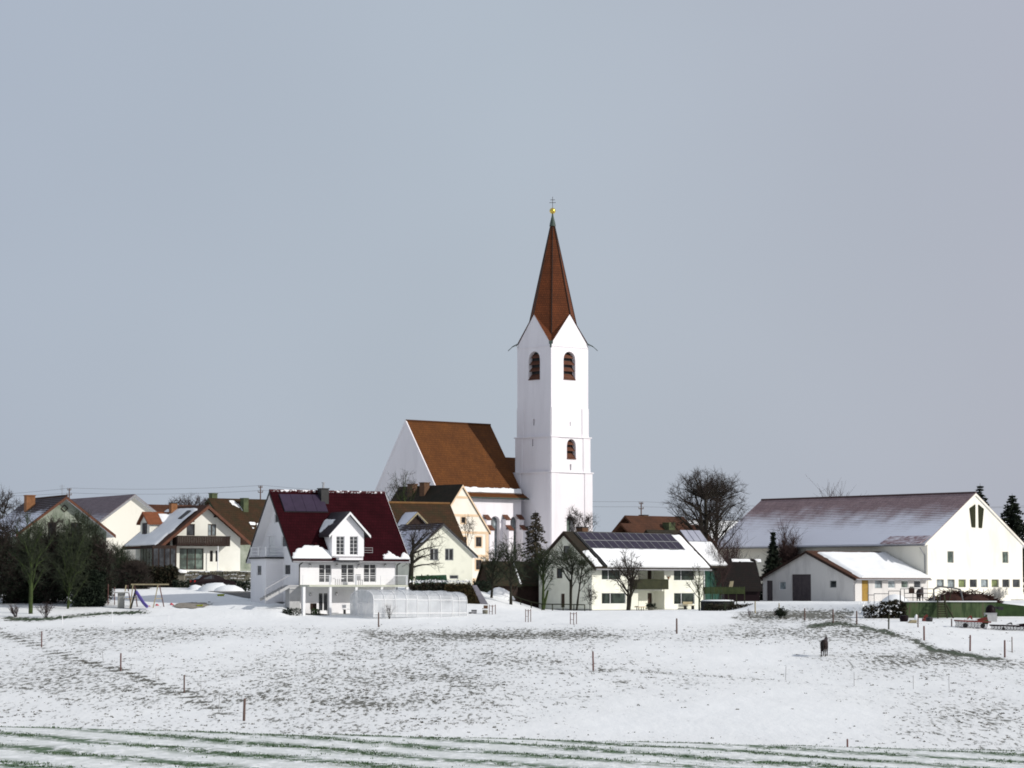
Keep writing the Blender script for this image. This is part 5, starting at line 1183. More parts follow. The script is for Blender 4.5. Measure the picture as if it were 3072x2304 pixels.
def spruce(label, base, h, r, seed, n=24, dens=11, col='needle', name='spruce_tree', narrow=.9, group=None):
    rg = random.Random(seed); base = V(base); root = thing(name, label, 'tree', base, group); big = [(base - V((0, 0, .3)), base + V((0, 0, h * .55)), h * .018, h * .011), (base + V((0, 0, h * .55)), base + V((0, 0, h)), h * .011, .015)]
    mb = MB(); fine = []
    for i in range(n):
        t_ = .06 + .94 * i / n; z = h * t_; L = r * (1 - t_) ** narrow * rg.uniform(.8, 1.12) + .08
        for k in range(dens):
            az = rg.uniform(0, 6.283); l = L * rg.uniform(.7, 1.1); d = V((math.cos(az), math.sin(az), 0)); p = base + V((0, 0, z)); q = p + d * l + V((0, 0, -l * rg.uniform(.15, .5)))
            fine.append((p, q, .02, .008)); m_ = max(3, int(l * 7))
            for j in range(m_):
                c = p + (q - p) * ((j + rg.random()) / m_); sd_ = d.cross(V((0, 0, 1))) * rg.choice((-1, 1)); sz = .14 + .16 * rg.random()
                mb.poly([c, c + d * sz * .8 + sd_ * sz - V((0, 0, sz * rg.uniform(0, .7))), c + d * sz * 1.3 - V((0, 0, sz * rg.uniform(-.1, .5)))])
                mb.poly([c, c + sd_ * sz * .8 - V((0, 0, sz)), c + d * sz - V((0, 0, sz * .6))])
    tubes_mesh('trunk', big + fine, M['bark'], root, 4); mb.build('crown', M[col], root); return root
def leaf_mass(mb, P, box, n, sz, seed, snow=None):
    """leaves spread through a rough-surfaced block; P maps (a, b, z)"""
    rg = random.Random(seed); a0, a1, b0, b1, z0, z1 = box
    for _ in range(n):
        a, b_, z = rg.uniform(a0, a1), rg.uniform(b0, b1), rg.uniform(z0, z1)
        f = .5 + .5 * noise.noise(V((a * .9, b_ * .9, seed))); top = z0 + (z1 - z0) * (.72 + .35 * f)
        if z > top: z = top - rg.random() * .2
        c = P(a, b_, z); s = sz * rg.uniform(.5, 1.2); mb.poly([c, c + rv(rg) * s, c + rv(rg) * s])
def ell(cpx, cpy, rpx, rpy, D, crop_):
    """centre and radii of a crown given in a crop's pixels"""
    c = at(*crop_(cpx, cpy), D); s = crop_.x(1) - crop_.x(0); k = D / F * s
    return c, (rpx * k, rpx * k * .9, rpy * k)
def tree_at(crop_, D, base_px, fork_px, crown, **k):
    b_ = gx(crop_.x(base_px[0]), D); 
    f = [at(*crop_(*q), D) for q in (fork_px if isinstance(fork_px, list) else [fork_px])]
    c, r = ell(*crown, D, crop_); return bare_tree(base=b_, fork=f, cen=c, rad=r, **k)
# big linden pair beside the barn
tree_at(C7, 334, (548, 800), [(480, 470), (530, 380)], (470, 430, 330, 330), name='bare_tree', label='big round crowned bare tree between the solar house and the barn', tr=.30, seed=11, nl=44, ns=9, nt=8, tl=1.0, low=-.62, tw_r=.0115)
tree_at(C7, 338, (604, 850), [(650, 500), (640, 400)], (700, 420, 262, 310), name='bare_tree', label='bare tree leaning right out of the big round crown toward the barn roof', tr=.22, seed=12, nl=34, ns=8, nt=8, tl=1.0, low=-.65, tw_r=.0115)
# trees around the middle
tree_at(C4, 292, (312, 1300), [(318, 1080), (330, 1040)], (415, 1060, 190, 205), name='bare_tree', label='dark spreading bare tree between the white house and the stained pale house', tr=.24, seed=13, nl=14, ns=6, nt=4, tl=1.0, low=-.6, tw_r=.013)
tree_at(C4, 318, (235, 1250), (262, 760), (255, 620, 125, 130), name='bare_tree', label='slender bare tree rising in front of the shaded nave gable', tr=.13, seed=14, nl=14, ns=5, nt=5, tl=.9, low=-.7, tw_r=.012, bark='greenbark')
tree_at(C5, 286, (410, 1320), [(425, 1180), (430, 1050)], (450, 970, 140, 190), name='fruit_tree', label='small leaning fruit tree left of the white snow heap', tr=.13, seed=15, nl=16, ns=6, nt=6, tl=.7, low=-.7, bark='bark', tw='twiggreen', tw_r=.014)
tree_at(C5, 284, (606, 1350), [(608, 1180), (600, 1000)], (610, 930, 190, 230), name='fruit_tree', label='dark fruit tree with upright trunk right of the white snow heap', tr=.15, seed=16, nl=18, ns=7, nt=6, tl=.8, low=-.7, bark='bark', tw='twiggreen', tw_r=.015)
b_ = gx(C5.x(850), 310); spruce('tall brownish tree of fine dense twigs in front of the church tower', b_, at(*C5(850, 436), 310).z - b_.z, 2.7, 17, n=44, dens=5, col='larch', name='larch_tree', narrow=.62)
tree_at(C5, 291, (925, 1430), [(975, 1230), (930, 1050)], (930, 990, 130, 190), name='fruit_tree', label='crooked mossy fruit tree at the left corner of the cream solar house', tr=.17, seed=18, nl=15, ns=6, nt=6, tl=.75, low=-.5, bark='greenbark', tw='twiggreen', tw_r=.014)
tree_at(C5, 289, (1200, 1430), [(1195, 1150), (1215, 1000)], (1140, 900, 240, 110), name='fruit_tree', label='straight stemmed fruit tree with flat greenish crown before the shaded solar house gable', tr=.13, seed=19, nl=17, ns=7, nt=6, tl=.8, low=-.5, bark='bark', tw='twiggreen', tw_r=.014)
tree_at(C5, 288, (1255, 1440), [(1290, 1180), (1310, 1040)], (1345, 1020, 100, 120), name='fruit_tree', label='slanting fruit tree between the straight stemmed one and the sunlit wall', tr=.11, seed=20, nl=12, ns=6, nt=6, tl=.7, low=-.5, bark='bark', tw='twiggreen', tw_r=.013)
tree_at(C5, 286, (1395, 1440), (1392, 1340), (1395, 1270, 75, 110), name='young_tree', label='sapling with upswept branches at the sunlit corner of the solar house', tr=.05, seed=21, nl=10, ns=4, nt=4, tl=.5, low=-.3, tw_r=.010)
tree_at(C6, 290, (1045, 1310), [(1048, 1060), (1090, 1000)], (1010, 860, 210, 235), name='bare_tree', label='dark bare tree standing in front of the sunny solar house facade', tr=.19, seed=22, nl=18, ns=6, nt=5, tl=.8, low=-.45, tw_r=.013)
tree_at(C6, 288, (1835, 1330), [(1832, 1160), (1840, 1140)], (1790, 980, 100, 220), name='young_tree', label='thin forked bare tree before the right end of the solar house', tr=.08, seed=23, nl=9, ns=5, nt=4, tl=.6, low=-.3, tw_r=.011, bark='greenbark')
tree_at(C6, 330, (430, 520), (450, 380), (450, 270, 80, 120), name='young_tree', label='slim bare tree against the sunlit foot of the church tower', tr=.07, seed=24, nl=14, ns=5, nt=5, tl=.7, low=-.5, tw_r=.012)
tree_at(C6, 330, (560, 520), (570, 380), (610, 330, 110, 100), name='young_tree', label='faint bare tree at the right edge of the church tower foot', tr=.06, seed=25, nl=12, ns=5, nt=5, tl=.7, low=-.5, tw_r=.010)
tree_at(C4, 322, (745, 1100), (700, 930), (700, 880, 85, 60), name='young_tree', label='bare branches in front of the parsonage gable windows', tr=.05, seed=26, nl=9, ns=5, nt=4, tl=.6, low=-.4, tw_r=.010)
# left edge
tree_at(C1, 258, (308, 1500), [(315, 1000), (312, 900)], (310, 800, 230, 330), name='mossy_tree', label='bare tree with bright mossy green trunk at the left edge', tr=.17, seed=31, nl=16, ns=7, nt=7, tl=1.0, low=-.75, bark='greenbark', tw='twiggreen', tw_r=.014)
tree_at(C1, 262, (672, 1490), [(700, 1300), (690, 1150)], (720, 900, 210, 330), name='mossy_tree', label='thin mossy tree with forked stem left of the playground', tr=.08, seed=32, nl=16, ns=7, nt=7, tl=1.0, low=-.8, bark='greenbark', tw='twiggreen', tw_r=.014)
for i, (px, D, cy, rx, ry, lb) in enumerate(((40, 267, 930, 270, 500, 'dense dark shrub tree cut by the left edge of the picture'), (330, 269, 1010, 270, 430, 'dense dark shrub tree behind the bright mossy trunk'),
        (560, 267, 960, 250, 480, 'dense dark shrub tree below the brown balcony of the hidden house'), (800, 266, 930, 240, 510, 'tall dense shrub tree before the right roof edge of the hidden house'),
        (960, 266, 1040, 180, 390, 'dark shrub tree just left of the swing and slide'), (1180, 288, 1060, 170, 290, 'loose greenish shrub tree in front of the plain white gable'), (1330, 287, 1120, 170, 170, 'low dark shrub tree beside the brown conservatory'))):
    b_ = gx(C1.x(px), D); c, r = ell(px, cy, rx, ry, D, C1)
    bare_tree('shrub_tree', lb, b_, V((c.x, c.y, b_.z + (c.z - b_.z) * .7)), c, (r[0], r[1] * 1.1, r[2]), .09, 40 + i, nl=44, ns=10, nt=9 if i < 5 else 7, tl=1.0, bark='bark', tw='twiggreen' if i % 2 else 'twig', low=-.92, tw_r=.017, group='dense dark shrub trees at the left edge', sag=0,
              leaf=('needle', 9000 if i < 5 else 2600, .17), leaf_top=.45)
for i, (x0, x1, D, y0, lb) in enumerate(((730, 1035, 264, 1000, 'clipped black green conifer hedge left of the slide'), (60, 560, 268, 1060, 'dark evergreen hedge behind the mossy tree at the left edge'), (1040, 1440, 292, 930, 'dark hedge of twigs behind the swing frame'), (1440, 1760, 293, 985, 'low black hedge below the brown conservatory'))):
    a, b_ = gx(C1.x(x0), D), gx(C1.x(x1), D); X = (b_ - a); X.z = 0; Lx = X.length; X.normalize(); Yv = V((0, 1, 0)); zt = at(*C1(x0, y0), D).z
    zg_ = min(a.z, b_.z) - .1; root = thing('hedge', lb, 'hedge', a); mb = MB(); leaf_mass(mb, lambda u, v, z: V((a.x, a.y, 0)) + X * u + Yv * v + V((0, 0, z)), (0, Lx, -.8, .8, zg_, zt), 5200, .3, 50 + i); mb.build('foliage', M['needle' if i < 2 else 'hedge'], root)
    st = [(V((a.x, a.y, zg_)) + X * (Lx * (k + .5) / 12), V((a.x, a.y, zg_)) + X * (Lx * (k + .5) / 12) + V((0, 0, (zt - zg_) * .8)), .03, .01) for k in range(12)]; tubes_mesh('stems', st, M['bark'], root, 4)
for px, py, w_, h_, s, lb in ((160, 1495, .75, 1.1, 61, 'leafless garden bush left of the mossy green trunk'), (455, 1500, .85, 1.35, 62, 'leafless garden bush right of the mossy green trunk')):
    shrub('garden_bush', lb, gp(*C1(px, py)), w_, h_, s, tw='twigpurple', n=18, nt=8, r=.022)
# right side
spruce('narrow dark spruce in front of the snowy barn roof', gx(C7.x(1180), 340), (at(*C7(1185, 672), 340).z - T(*gx(C7.x(1180), 340).xy)), 3.5, 71, n=36, dens=14, narrow=1.6)
spruce('dark spruce top showing just behind the barn ridge', V((at(*C8(1412, 150), 354).x, 354, 1.2)), at(*C8(1412, 150), 354).z - 1.2, 4.0, 72, n=34, dens=16)
spruce('dark spruce behind the sloping right roof edge of the barn', V((at(*C8(1702, 240), 358).x, 358, 1.2)), at(*C8(1702, 240), 358).z - 1.2, 5.2, 73, n=36, dens=18)
for cr_, px, D, top, rx, seed, lb, nm in ((C7, 1290, 341, 690, .9, 81, 'thin leafless shrub right of the narrow spruce', 'bare_shrub'), (C7, 1375, 342, 770, .6, 82, 'small leafless shrub at the cattle shed roof edge', 'bare_shrub'), (C7, 770, 332, 745, 2.2, 83, 'reddish bare shrub at the lower left corner of the barn roof', 'bare_shrub'),
        (C7, 640, 320, 800, 1.6, 84, 'dark shrub above the dark weathered hay shed', 'bare_shrub'), (C8, 70, 375, 300, 1.8, 85, 'distant bare tree top peeping over the barn ridge', 'bare_shrub'), (C8, 160, 376, 303, 1.4, 86, 'second low bare tree top over the barn ridge', 'bare_shrub'),
        (C8, 1570, 300, 1095, 1.3, 87, 'frosted pale bush at the right end of the mossy wall', 'frosted_bush')):
    b_ = gx(cr_.x(px), D); h_ = at(*cr_(px, top), D).z - b_.z
    shrub(nm, lb, b_, rx, h_, seed, n=26, nt=14, r=.03 if D < 340 else .045, tw='twigpurple' if seed != 87 else 'frost')
for px, D, top, rx, s, lb in ((590, 392, 300, 1.6, 91, 'hazy bare tree behind the chimney of the balcony house'), (720, 396, 280, 2.0, 92, 'hazy bare tree behind the balcony house ridge'), (820, 395, 272, 2.0, 93, 'rightmost hazy bare tree above the balcony house ridge')):
    b_ = gx(C2.x(px), D); z = at(*C2(px, top), D).z
    bare_tree('bare_tree', lb, b_, V((b_.x, b_.y, z - 3)), V((b_.x, b_.y, z - 2.2)), (rx * 1.2, rx, 2.2), .1, s, nl=16, ns=6, nt=6, tl=.8, tw='twigpurple', tw_r=.014)
b_ = gx(C1.x(20), 350); z = at(*C1(20, 230), 350).z; bare_tree('bare_tree', 'hazy bare tree top at the left edge above the roofs', b_, V((b_.x, b_.y, z - 3)), V((b_.x, b_.y, z - 2.5)), (2.6, 2, 2.5), .12, 94, nl=16, ns=6, nt=6, tl=.9, tw_r=.016)
# ivy covered bank left of the mossy wall
a = gx(C8.x(350), 256.6); root = thing('ivy_bush', 'dark snow dusted bush on the bank left of the mossy wall', 'bush', a); mb = MB()
pm = lambda u, v, z: V((a.x + u, a.y + v, 0)) + V((0, 0, z))
leaf_mass(mb, pm, (0, 3.4, -1.6, .5, -2.9, -1.3), 3000, .2, 95); leaf_mass(mb, pm, (1.6, 3.7, -1.6, .5, -2.9, -.95), 4600, .22, 96); mb.build('foliage', M['hedge'], root)
mb = MB(); leaf_mass(mb, lambda u, v, z: pm(u, v, z) + V((0, -.15, .12)), (-.4, 3.2, -1.7, .2, -2.6, -1.1), 260, .24, 97); mb.build('snow_patches', M['snow'], root)
shrub('small_shrub', 'small dark evergreen shrub by a post in front of the cattle shed', gp(*C15(1340, 1400)), .55, .75, 98, n=16, nt=8, leaf=('needle', 900, .12))
for px, py, h_, s, lb in ((820, 1370, .6, 101, 'dry weed clump left of the post before the hay shed'), (1240, 1370, .6, 102, 'dry weed clump beside the small evergreen shrub'), (420, 1290, .9, 103, 'bright green sprout in the dark garden strip'), (520, 1270, 1.1, 104, 'thin greenish sapling in the dark garden strip')):
    shrub('weed_clump', lb, gp(*C15(px, py)), .25, h_, s, n=9, nt=5, r=.014, tw='greentw' if 's' == '' else ('twiggreen' if s > 102 else 'twigpurple'))
b_ = gp(*C12(372, 235)); shrub('young_shrub', 'tiny bare sapling in front of the translucent garden tunnel', b_, .35, 1.25, 105, n=9, nt=6, r=.016)
# ------------------------------------------------------------------ telescopic pool enclosure
m, t, b = nodes('cloudy_plastic'); b.inputs['Base Color'].default_value = (.62, .64, .66, 1); b.inputs['Roughness'].default_value = .35; b.inputs['Alpha'].default_value = .62
n_ = N(t, 'ShaderNodeTexNoise'); n_.inputs['Scale'].default_value = .9; co = N(t, 'ShaderNodeTexCoord'); t.links.new(co.outputs['Object'], n_.inputs['Vector'])
r_ = N(t, 'ShaderNodeMapRange'); r_.inputs[1].default_value = .35; r_.inputs[2].default_value = .65; r_.inputs[3].default_value = .5; r_.inputs[4].default_value = .75
t.links.new(n_.outputs['Fac'], r_.inputs[0]); t.links.new(r_.outputs[0], b.inputs['Alpha']); M['poly'] = m
p_ = at(C3.x(1396), C3.y(1466), 255); fgh = Fr(p_, 24); gl = fgh.ur(C4.x(722)); gw = fgh.vr(C3.x(1166))
root = thing('pool_enclosure', 'long translucent arched tunnel enclosure on the snow before the white house', 'greenhouse', fgh.O)
zt = fgh.zr(0, gw / 2, C3.y(1226)); zs = fgh.zr(0, 0, C3.y(1322)); print('tunnel', gl, gw, zt, zs)
def prof(k):
    """cross section (v, z) of a section scaled by k"""
    r = []; c = gw / 2
    r.append((c - gw / 2 * k, -.3)); r.append((c - gw / 2 * k, zs * k))
    for i in range(1, 8):
        t_ = math.pi * (1 - i / 8); r.append((c + gw / 2 * k * math.cos(t_), zs * k + (zt - zs) * k * math.sin(t_) ** .8))
    r.append((c + gw / 2 * k, zs * k)); r.append((c + gw / 2 * k, -.3)); return r
secs = ((0, .46, 1.0), (.46, .84, .955), (.84, 1.0, .90))
for i, (a, b_, k) in enumerate(secs):
    u0, u1 = gl * a, gl * b_; mb = MB(); pr = prof(k)
    for (v0, z0), (v1, z1) in zip(pr[:-1], pr[1:]): mb.poly([fgh.P(u0, v0, z0), fgh.P(u1, v0, z0), fgh.P(u1, v1, z1), fgh.P(u0, v1, z1)])
    sec = mb.build('tunnel_skin', M['poly'], root)
    if i in (0, 2):
        e_ = MB(); ue = u0 if i == 0 else u1; e_.poly([fgh.P(ue, v, z) for v, z in pr]); e_.build('end_wall', M['poly'], root)
    n = max(2, round((u1 - u0) / (1.16 if i < 2 else .75)))
    rm_ = MB()
    for j in range(n + 1):
        u = u0 + (u1 - u0) * j / n; rm_.path([fgh.P(u, v + (-.015 if v < gw / 2 else .015), z + .015) for v, z in pr], .034, 5)
    for v in (pr[1][0], pr[-2][0]): rm_.bar(fgh.P(u0, v, zs * k), fgh.P(u1, v, zs * k), .06)
    rm_.bar(fgh.P(u0, pr[0][0], .06), fgh.P(u1, pr[0][0], .06), .08)
    rm_.build('tunnel_rib', M['framew'], root)
dm = MB(); v0, v1 = gw * .24, gw * .62
for v in (v0, v1): dm.bar(fgh.P(-.03, v, 0), fgh.P(-.03, v, 1.0), .04)
dm.bar(fgh.P(-.03, v0, 1.0), fgh.P(-.03, v1, 1.0), .04); dm.build('end_door', M['framew'], root)
# ------------------------------------------------------------------ posts
def post(base, top_py, wd, mt, name, label, cat, lean=0, group=None, px=None, foot=None):
    top = at(px, top_py, base.y) if px else at(proj(base)[0], top_py, base.y); h = max(.3, top.z - base.z); root = None
    mb = MB(); mb.tube(base - V((0, 0, .3)), base + V((lean * h, 0, h)), wd / 2, wd / 2 * .9, 7)
    mb.tube(base + V((lean * h, 0, h)), base + V((lean * h, 0, h + wd * .3)), wd / 2 * .9, wd * .2, 7)
    o = mb.build(name, M[mt], None, loc=base); return tag(o, label, cat, group)
GR = 'wooden posts of the paddock fence'
for crp, px, y0, y1, wd, mt, lean, lb in (
    (C11, 276, 320, 425, .10, 'redpost', 0, 'thin reddish post at the upper left end of the furrow line'), (C11, 801, 465, 582, .11, 'redpost', 0, 'reddish post halfway along the furrow line at the left'),
    (C11, 1222, 610, 727, .10, 'greywood', 0, 'weathered post on the furrow line, just left of the tallest post'), (C11, 1618, 768, 912, .15, 'greywood', .03, 'tallest grey wooden post at the lower left near the green rows'),
    (C12, 300, 195, 290, .13, 'greywood', 0, 'grey post with a dark stub in front of the translucent tunnel'), (C12, 1725, 455, 580, .12, 'redpost', -.02, 'single reddish post in the middle of the snowy meadow'),
    (C6, 1586, 1388, 1552, .15, 'greywood', 0, 'grey post on clean snow below the right windows of the solar house'), (C13, 757, 168, 245, .14, 'greywood', 0, 'fence post left of the corner where the grassy bank begins'),
    (C13, 945, 175, 264, .14, 'greywood', 0, 'fence post standing on the top corner of the grassy bank'), (C13, 1102, 186, 272, .14, 'greywood', 0, 'fence post on the grassy bank just before the ivy bush'),
    (C13, 1313, 205, 306, .13, 'greenwood', .03, 'greenish split fence post below the ivy bush'), (C13, 1549, 286, 378, .15, 'redpost', 0, 'red brown fence post below the mossy wall'),
    (C13, 1853, 346, 450, .14, 'redpost', .03, 'red brown fence post second from the right end of the bank'), (C13, 2084, 380, 492, .14, 'redpost', .01, 'red brown fence post nearest the right edge of the picture'),
    (C13, 2133, 356, 456, .08, 'greywood', 0, 'thin grey stake just behind the rightmost fence post'), (C15, 915, 1130, 1330, .13, 'palewood', 0, 'pale post before the dark garden strip by the hay shed'),
    (C15, 1312, 1165, 1300, .12, 'palewood', 0, 'pale post behind the small evergreen shrub'), (C14, 720, 775, 945, .11, 'greywood', .02, 'short grey post by the rubbish below the mossy wall'), (C14, 1195, 830, 935, .12, 'greywood', 0, 'short grey post left of the red harrow')):
    post(gp(*crp(px, y1)), crp.y(y0), wd, mt, 'fence_post', lb, 'post', lean, GR, px=crp.x(px))
GR2 = 'thin electric fence stakes'
for crp, px, y0, y1, lean, lb in ((C11, 1452, 730, 835, .05, 'thin stake just left of the tallest grey post'), (C11, 1334, 678, 718, 0, 'short thin stake right of the furrow line post'), (C11, 690, 455, 530, -.15, 'thin slanting stake above the furrow line'), (C11, 1035, 560, 640, 0, 'thin stake between two furrow line posts'),
    (C13, 628, 552, 642, .06, 'thin pale stake left below the dark horse'), (C13, 1085, 590, 682, 0, 'thin pale stake right below the dark horse'), (C13, 1478, 612, 702, 0, 'thin pale stake in the middle of the right meadow'), (C13, 1716, 615, 712, -.02, 'very thin stake farther right in the right meadow'), (C13, 740, 215, 285, 0, 'thin stake near the start of the grassy bank')):
    post(gp(*crp(px, y1)), crp.y(y0), .05, 'mesh', 'fence_stake', lb, 'stake', lean, GR2, px=crp.x(px))
post(gp(*C13(1040, 1079), 25, 60), C13.y(1036), .045, 'redpost', 'marker_peg', 'small reddish peg at the far edge of the green rows', 'peg', px=C13.x(1040))
GR3 = 'white plastic fence posts by the trees'
wp = []
for crp, px, y0, y1, lb in ((C1, 620, 1480, 1562, 'white plastic post near the small mossy tree'), (C1, 1115, 1437, 1545, 'white plastic post below the clipped conifer hedge'), (C2, 515, 1490, 1562, 'faint white plastic post below the swing frame')):
    b_ = gp(*crp(px, y1)); post(b_, crp.y(y0), .07, 'framew', 'plastic_post', lb, 'post', 0, GR3, px=crp.x(px)); wp.append(b_ + V((0, 0, .7)))
rp = MB(); pts = [gp(*C1(20, 1520)) + V((0, 0, .5))] + wp
for a, b_ in zip(pts[:-1], pts[1:]): rp.path([a + (b_ - a) * k / 6 + V((0, 0, -.12 * math.sin(math.pi * k / 6))) for k in range(7)], .012, 4)
tag(rp.build('fence_tape', M['framew'], None, loc=pts[0]), 'thin pale fence tape strung between white plastic posts', 'tape')
GR4 = 'stake supports round young saplings'
for i, (px, y0, y1, dx, lb) in enumerate(((1055, 142, 206, (-20, 0, 20), 'three reddish stakes nearest the translucent tunnel'), (1293, 172, 257, (-17, 0, 17), 'three reddish stakes midway between tunnel and solar house'), (1594, 192, 272, (-20, 0, 20), 'three pinkish stakes in front of the shaded solar house gable'))):
    c = gp(*C12(px, y1)); root = thing('sapling_support', lb, 'stakes', c, GR4); tp = []
    for k, d_ in enumerate(dx):
        q = c + V((d_ * .4521 * c.y / F, (.35, -.3, .4)[k], 0)); q.z = T(q.x, q.y); h_ = at(C12.x(px), C12.y(y0), c.y).z - c.z; mb = MB(); mb.tube(q - V((0, 0, .2)), q + V((0, 0, h_)), .035, .035, 6); mb.build('stake', M['redpost'], root); tp.append(q + V((0, 0, h_ - .12)))
    mb = MB(); mb.bar(tp[0], tp[1], .04); mb.bar(tp[1], tp[2], .04); mb.bar(tp[0] - V((0, 0, .5)), tp[1] - V((0, 0, .5)), .03); mb.build('cross_slat', M['redpost'], root)
    tw_ = [(c - V((0, 0, .1)), c + V((.05, 0, h_ * .9)), .02, .01)]; tubes_mesh('sapling_stem', tw_, M['bark'], root, 5)
# ------------------------------------------------------------------ horses
def horse(label, base, deg, h, seed=1):
    """standing horse, head towards +x before rotation, h = height at the withers"""
    k = h / 1.5; root = thing('horse', label, 'horse', base)
    t_ = R_(deg); X = V((math.cos(t_), math.sin(t_), 0)); Y = V((-math.sin(t_), math.cos(t_), 0))
    P = lambda x, y, z: V((X * x + Y * y) * k + V((0, 0, z * k)))
    J = [((-.55, 0, 1.12), .30), ((-.05, 0, 1.08), .33), ((.45, 0, 1.12), .29), ((.74, 0, 1.28), .19), ((1.02, 0, 1.42), .13), ((1.16, 0, 1.47), .115), ((1.32, 0, 1.30), .085), ((1.45, 0, 1.12), .062), ((1.48, 0, 1.07), .058), ((-.78, 0, 1.18), .21)]
    E = [(0, 1), (1, 2), (2, 3), (3, 4), (4, 5), (5, 6), (6, 7), (7, 8), (0, 9)]
    def leg(root_i, pts):
        pr = root_i
        for p, r in pts: J.append((p, r)); E.append((pr, len(J) - 1)); pr = len(J) - 1
    for s in (-1, 1):
        o = .04 * s * seed
        leg(0, [((-.62 + o, .15 * s, .95), .17), ((-.55 + o, .16 * s, .72), .11), ((-.76 + o, .16 * s, .50), .068), ((-.72 + o, .16 * s, .16), .045), ((-.67 + o, .16 * s, .05), .055), ((-.64 + o, .16 * s, .0), .06)])
        leg(2, [((.46 - o, .14 * s, .88), .13), ((.47 - o, .15 * s, .66), .088), ((.48 - o, .15 * s, .45), .06), ((.47 - o, .15 * s, .14), .042), ((.50 - o, .15 * s, .05), .052), ((.52 - o, .15 * s, .0), .057)])
        leg(5, [((1.13, .06 * s, 1.55), .038), ((1.14, .08 * s, 1.64), .014)])
    me = bpy.data.meshes.new('coat'); me.from_pydata([P(*p) for p, r in J], E, []); o_ = bpy.data.objects.new('coat', me); COL.objects.link(o_); o_.parent = root
    md = o_.modifiers.new('skin', 'SKIN'); md.use_smooth_shade = True
    for i, (p, r) in enumerate(J): sv = me.skin_vertices[0].data[i]; sv.radius = (r * k * .92, r * k); sv.use_root = (i == 0)
    ss = o_.modifiers.new('smooth', 'SUBSURF'); ss.levels = 2; ss.render_levels = 2; me.materials.append(M['horse'])
    OFF[o_.name] = tuple(base); rg = random.Random(seed); tl_, mn = [], []
    B_ = V(base)
    for _ in range(60):
        a = P(-.96, rg.uniform(-.04, .04), 1.18); c1 = P(-1.06 + rg.uniform(-.04, .04), rg.uniform(-.06, .06), .85); c2 = P(-1.0 + rg.uniform(-.05, .05), rg.uniform(-.08, .08), .42); tl_ += [(B_ + a, B_ + c1, .022 * k, .02 * k), (B_ + c1, B_ + c2, .02 * k, .006)]
    for _ in range(90):
        f = rg.random(); a = P(.62 + .5 * f, 0, 1.40 + .17 * f); c1 = a + P(-.10, .16 * rg.choice((-1, 1)) * rg.uniform(.6, 1), -.16); mn.append((B_ + a, B_ + c1, .018 * k, .006))
    tubes_mesh('tail', tl_, M['mane'], root, 4); tubes_mesh('mane', mn, M['mane'], root, 4); return root
q = gp(*C13(888, 484)); horse('dark horse standing alone in the snowy meadow at the right', q, 76, 1.3, 1)
q = gx(C14.x(750), 270); horse('dark horse standing behind the rail above the mossy wall', q, 70, 1.42, 2)
# ------------------------------------------------------------------ farm yard at the right
root = None
a, b_ = at(C14.x(500), C14.y(590), 256.2), at(C14.x(1815), C14.y(590), 256.2); zt = (a.z + b_.z) / 2; mb = MB()
mb.box(lambda x, y, z: V((x, y, z)), a.x, b_.x, 256.0, 256.45, -3.4, zt); wl = mb.build('retaining_wall', M['mossconcrete'], None, loc=(a.x, 256, -2.6)); tag(wl, 'long moss green concrete wall in front of the big barn', 'wall')
cp = MB(); cp.box(lambda x, y, z: V((x, y, z)), a.x - .05, b_.x + .05, 255.9, 256.6, zt + .003, zt + .09); cp.build('snow_cap', M['snow'], wl)
sl_ = MB(); sl_.box8([V((b_.x, 256.1, -3.2)), V((b_.x + 6, 256.1, -3.2)), V((b_.x + 6, 259, -3.2)), V((b_.x, 259, -3.2)), V((b_.x, 256.4, zt - .05)), V((b_.x + 6, 256.4, zt - .75)), V((b_.x + 6, 259, zt - .75)), V((b_.x, 259, zt - .05))])
sb = sl_.build('grass_bank', mat('bank_grass', (.035, .065, .022), (.025, .045, .016), 2, .95, .5), None, loc=(b_.x, 256, -2.6)); sb['kind'] = 'structure'
def yz(px, D): return gx(C14.x(px), D)
def rail(label, D, pxs, rails, r=.03, base_py=None, name='yard_railing'):
    g = yz(pxs[0], D); root = thing(name, label, 'railing', g); P = [yz(x, D) for x in pxs]
    for i, p in enumerate(P):
        ztop = max([at(C14.x(pxs[i]), C14.y(y), D).z for x0, x1, y in rails if x0 - 5 <= pxs[i] <= x1 + 5] or [p.z + .5]); mb = MB(); mb.tube(p - V((0, 0, .2)), V((p.x, p.y, ztop)), r, r, 7); mb.build('rail_post', M['rail'], root)
    for x0, x1, y in rails:
        p0, p1 = at(C14.x(x0), C14.y(y), D), at(C14.x(x1), C14.y(y), D); mb = MB(); mb.tube(p0, p1, r, r, 7); mb.build('rail', M['rail'], root)
    return root
rail('stepped thin grey pipe railing in front of the cattle shed', 264, (20, 104, 308, 468), ((20, 104, 492), (104, 308, 474), (308, 468, 436)))
rail('three barred grey pipe railing beside the standing horse', 262, (476, 530, 650, 940, 1030), ((476, 1030, 405), (530, 940, 468), (530, 870, 530)))
q = yz(632, 264); root = thing('feed_box', 'small brown box hung on the yard railing', 'box', (q.x, 261.9, q.z + .9)); mb = MB(); c = at(C14.x(632), C14.y(440), 261.9); mb.wbox(c - V((0, 0, .2)), .5, .25, .52); mb.build('box', M['wood'], root); mb = MB(); mb.wbox(c + V((0, 0, .33)), .34, .2, .1); mb.build('lid', M['greenwood'], root)
pts = [at(C14.x(x), C14.y(y), 260.5) for x, y in ((950, 590), (942, 415), (975, 388), (1035, 374), (1200, 390), (1318, 414), (1332, 470), (1362, 610))]; pts[0].z = yz(950, 260.5).z; pts[-1].z = yz(1362, 260.5).z
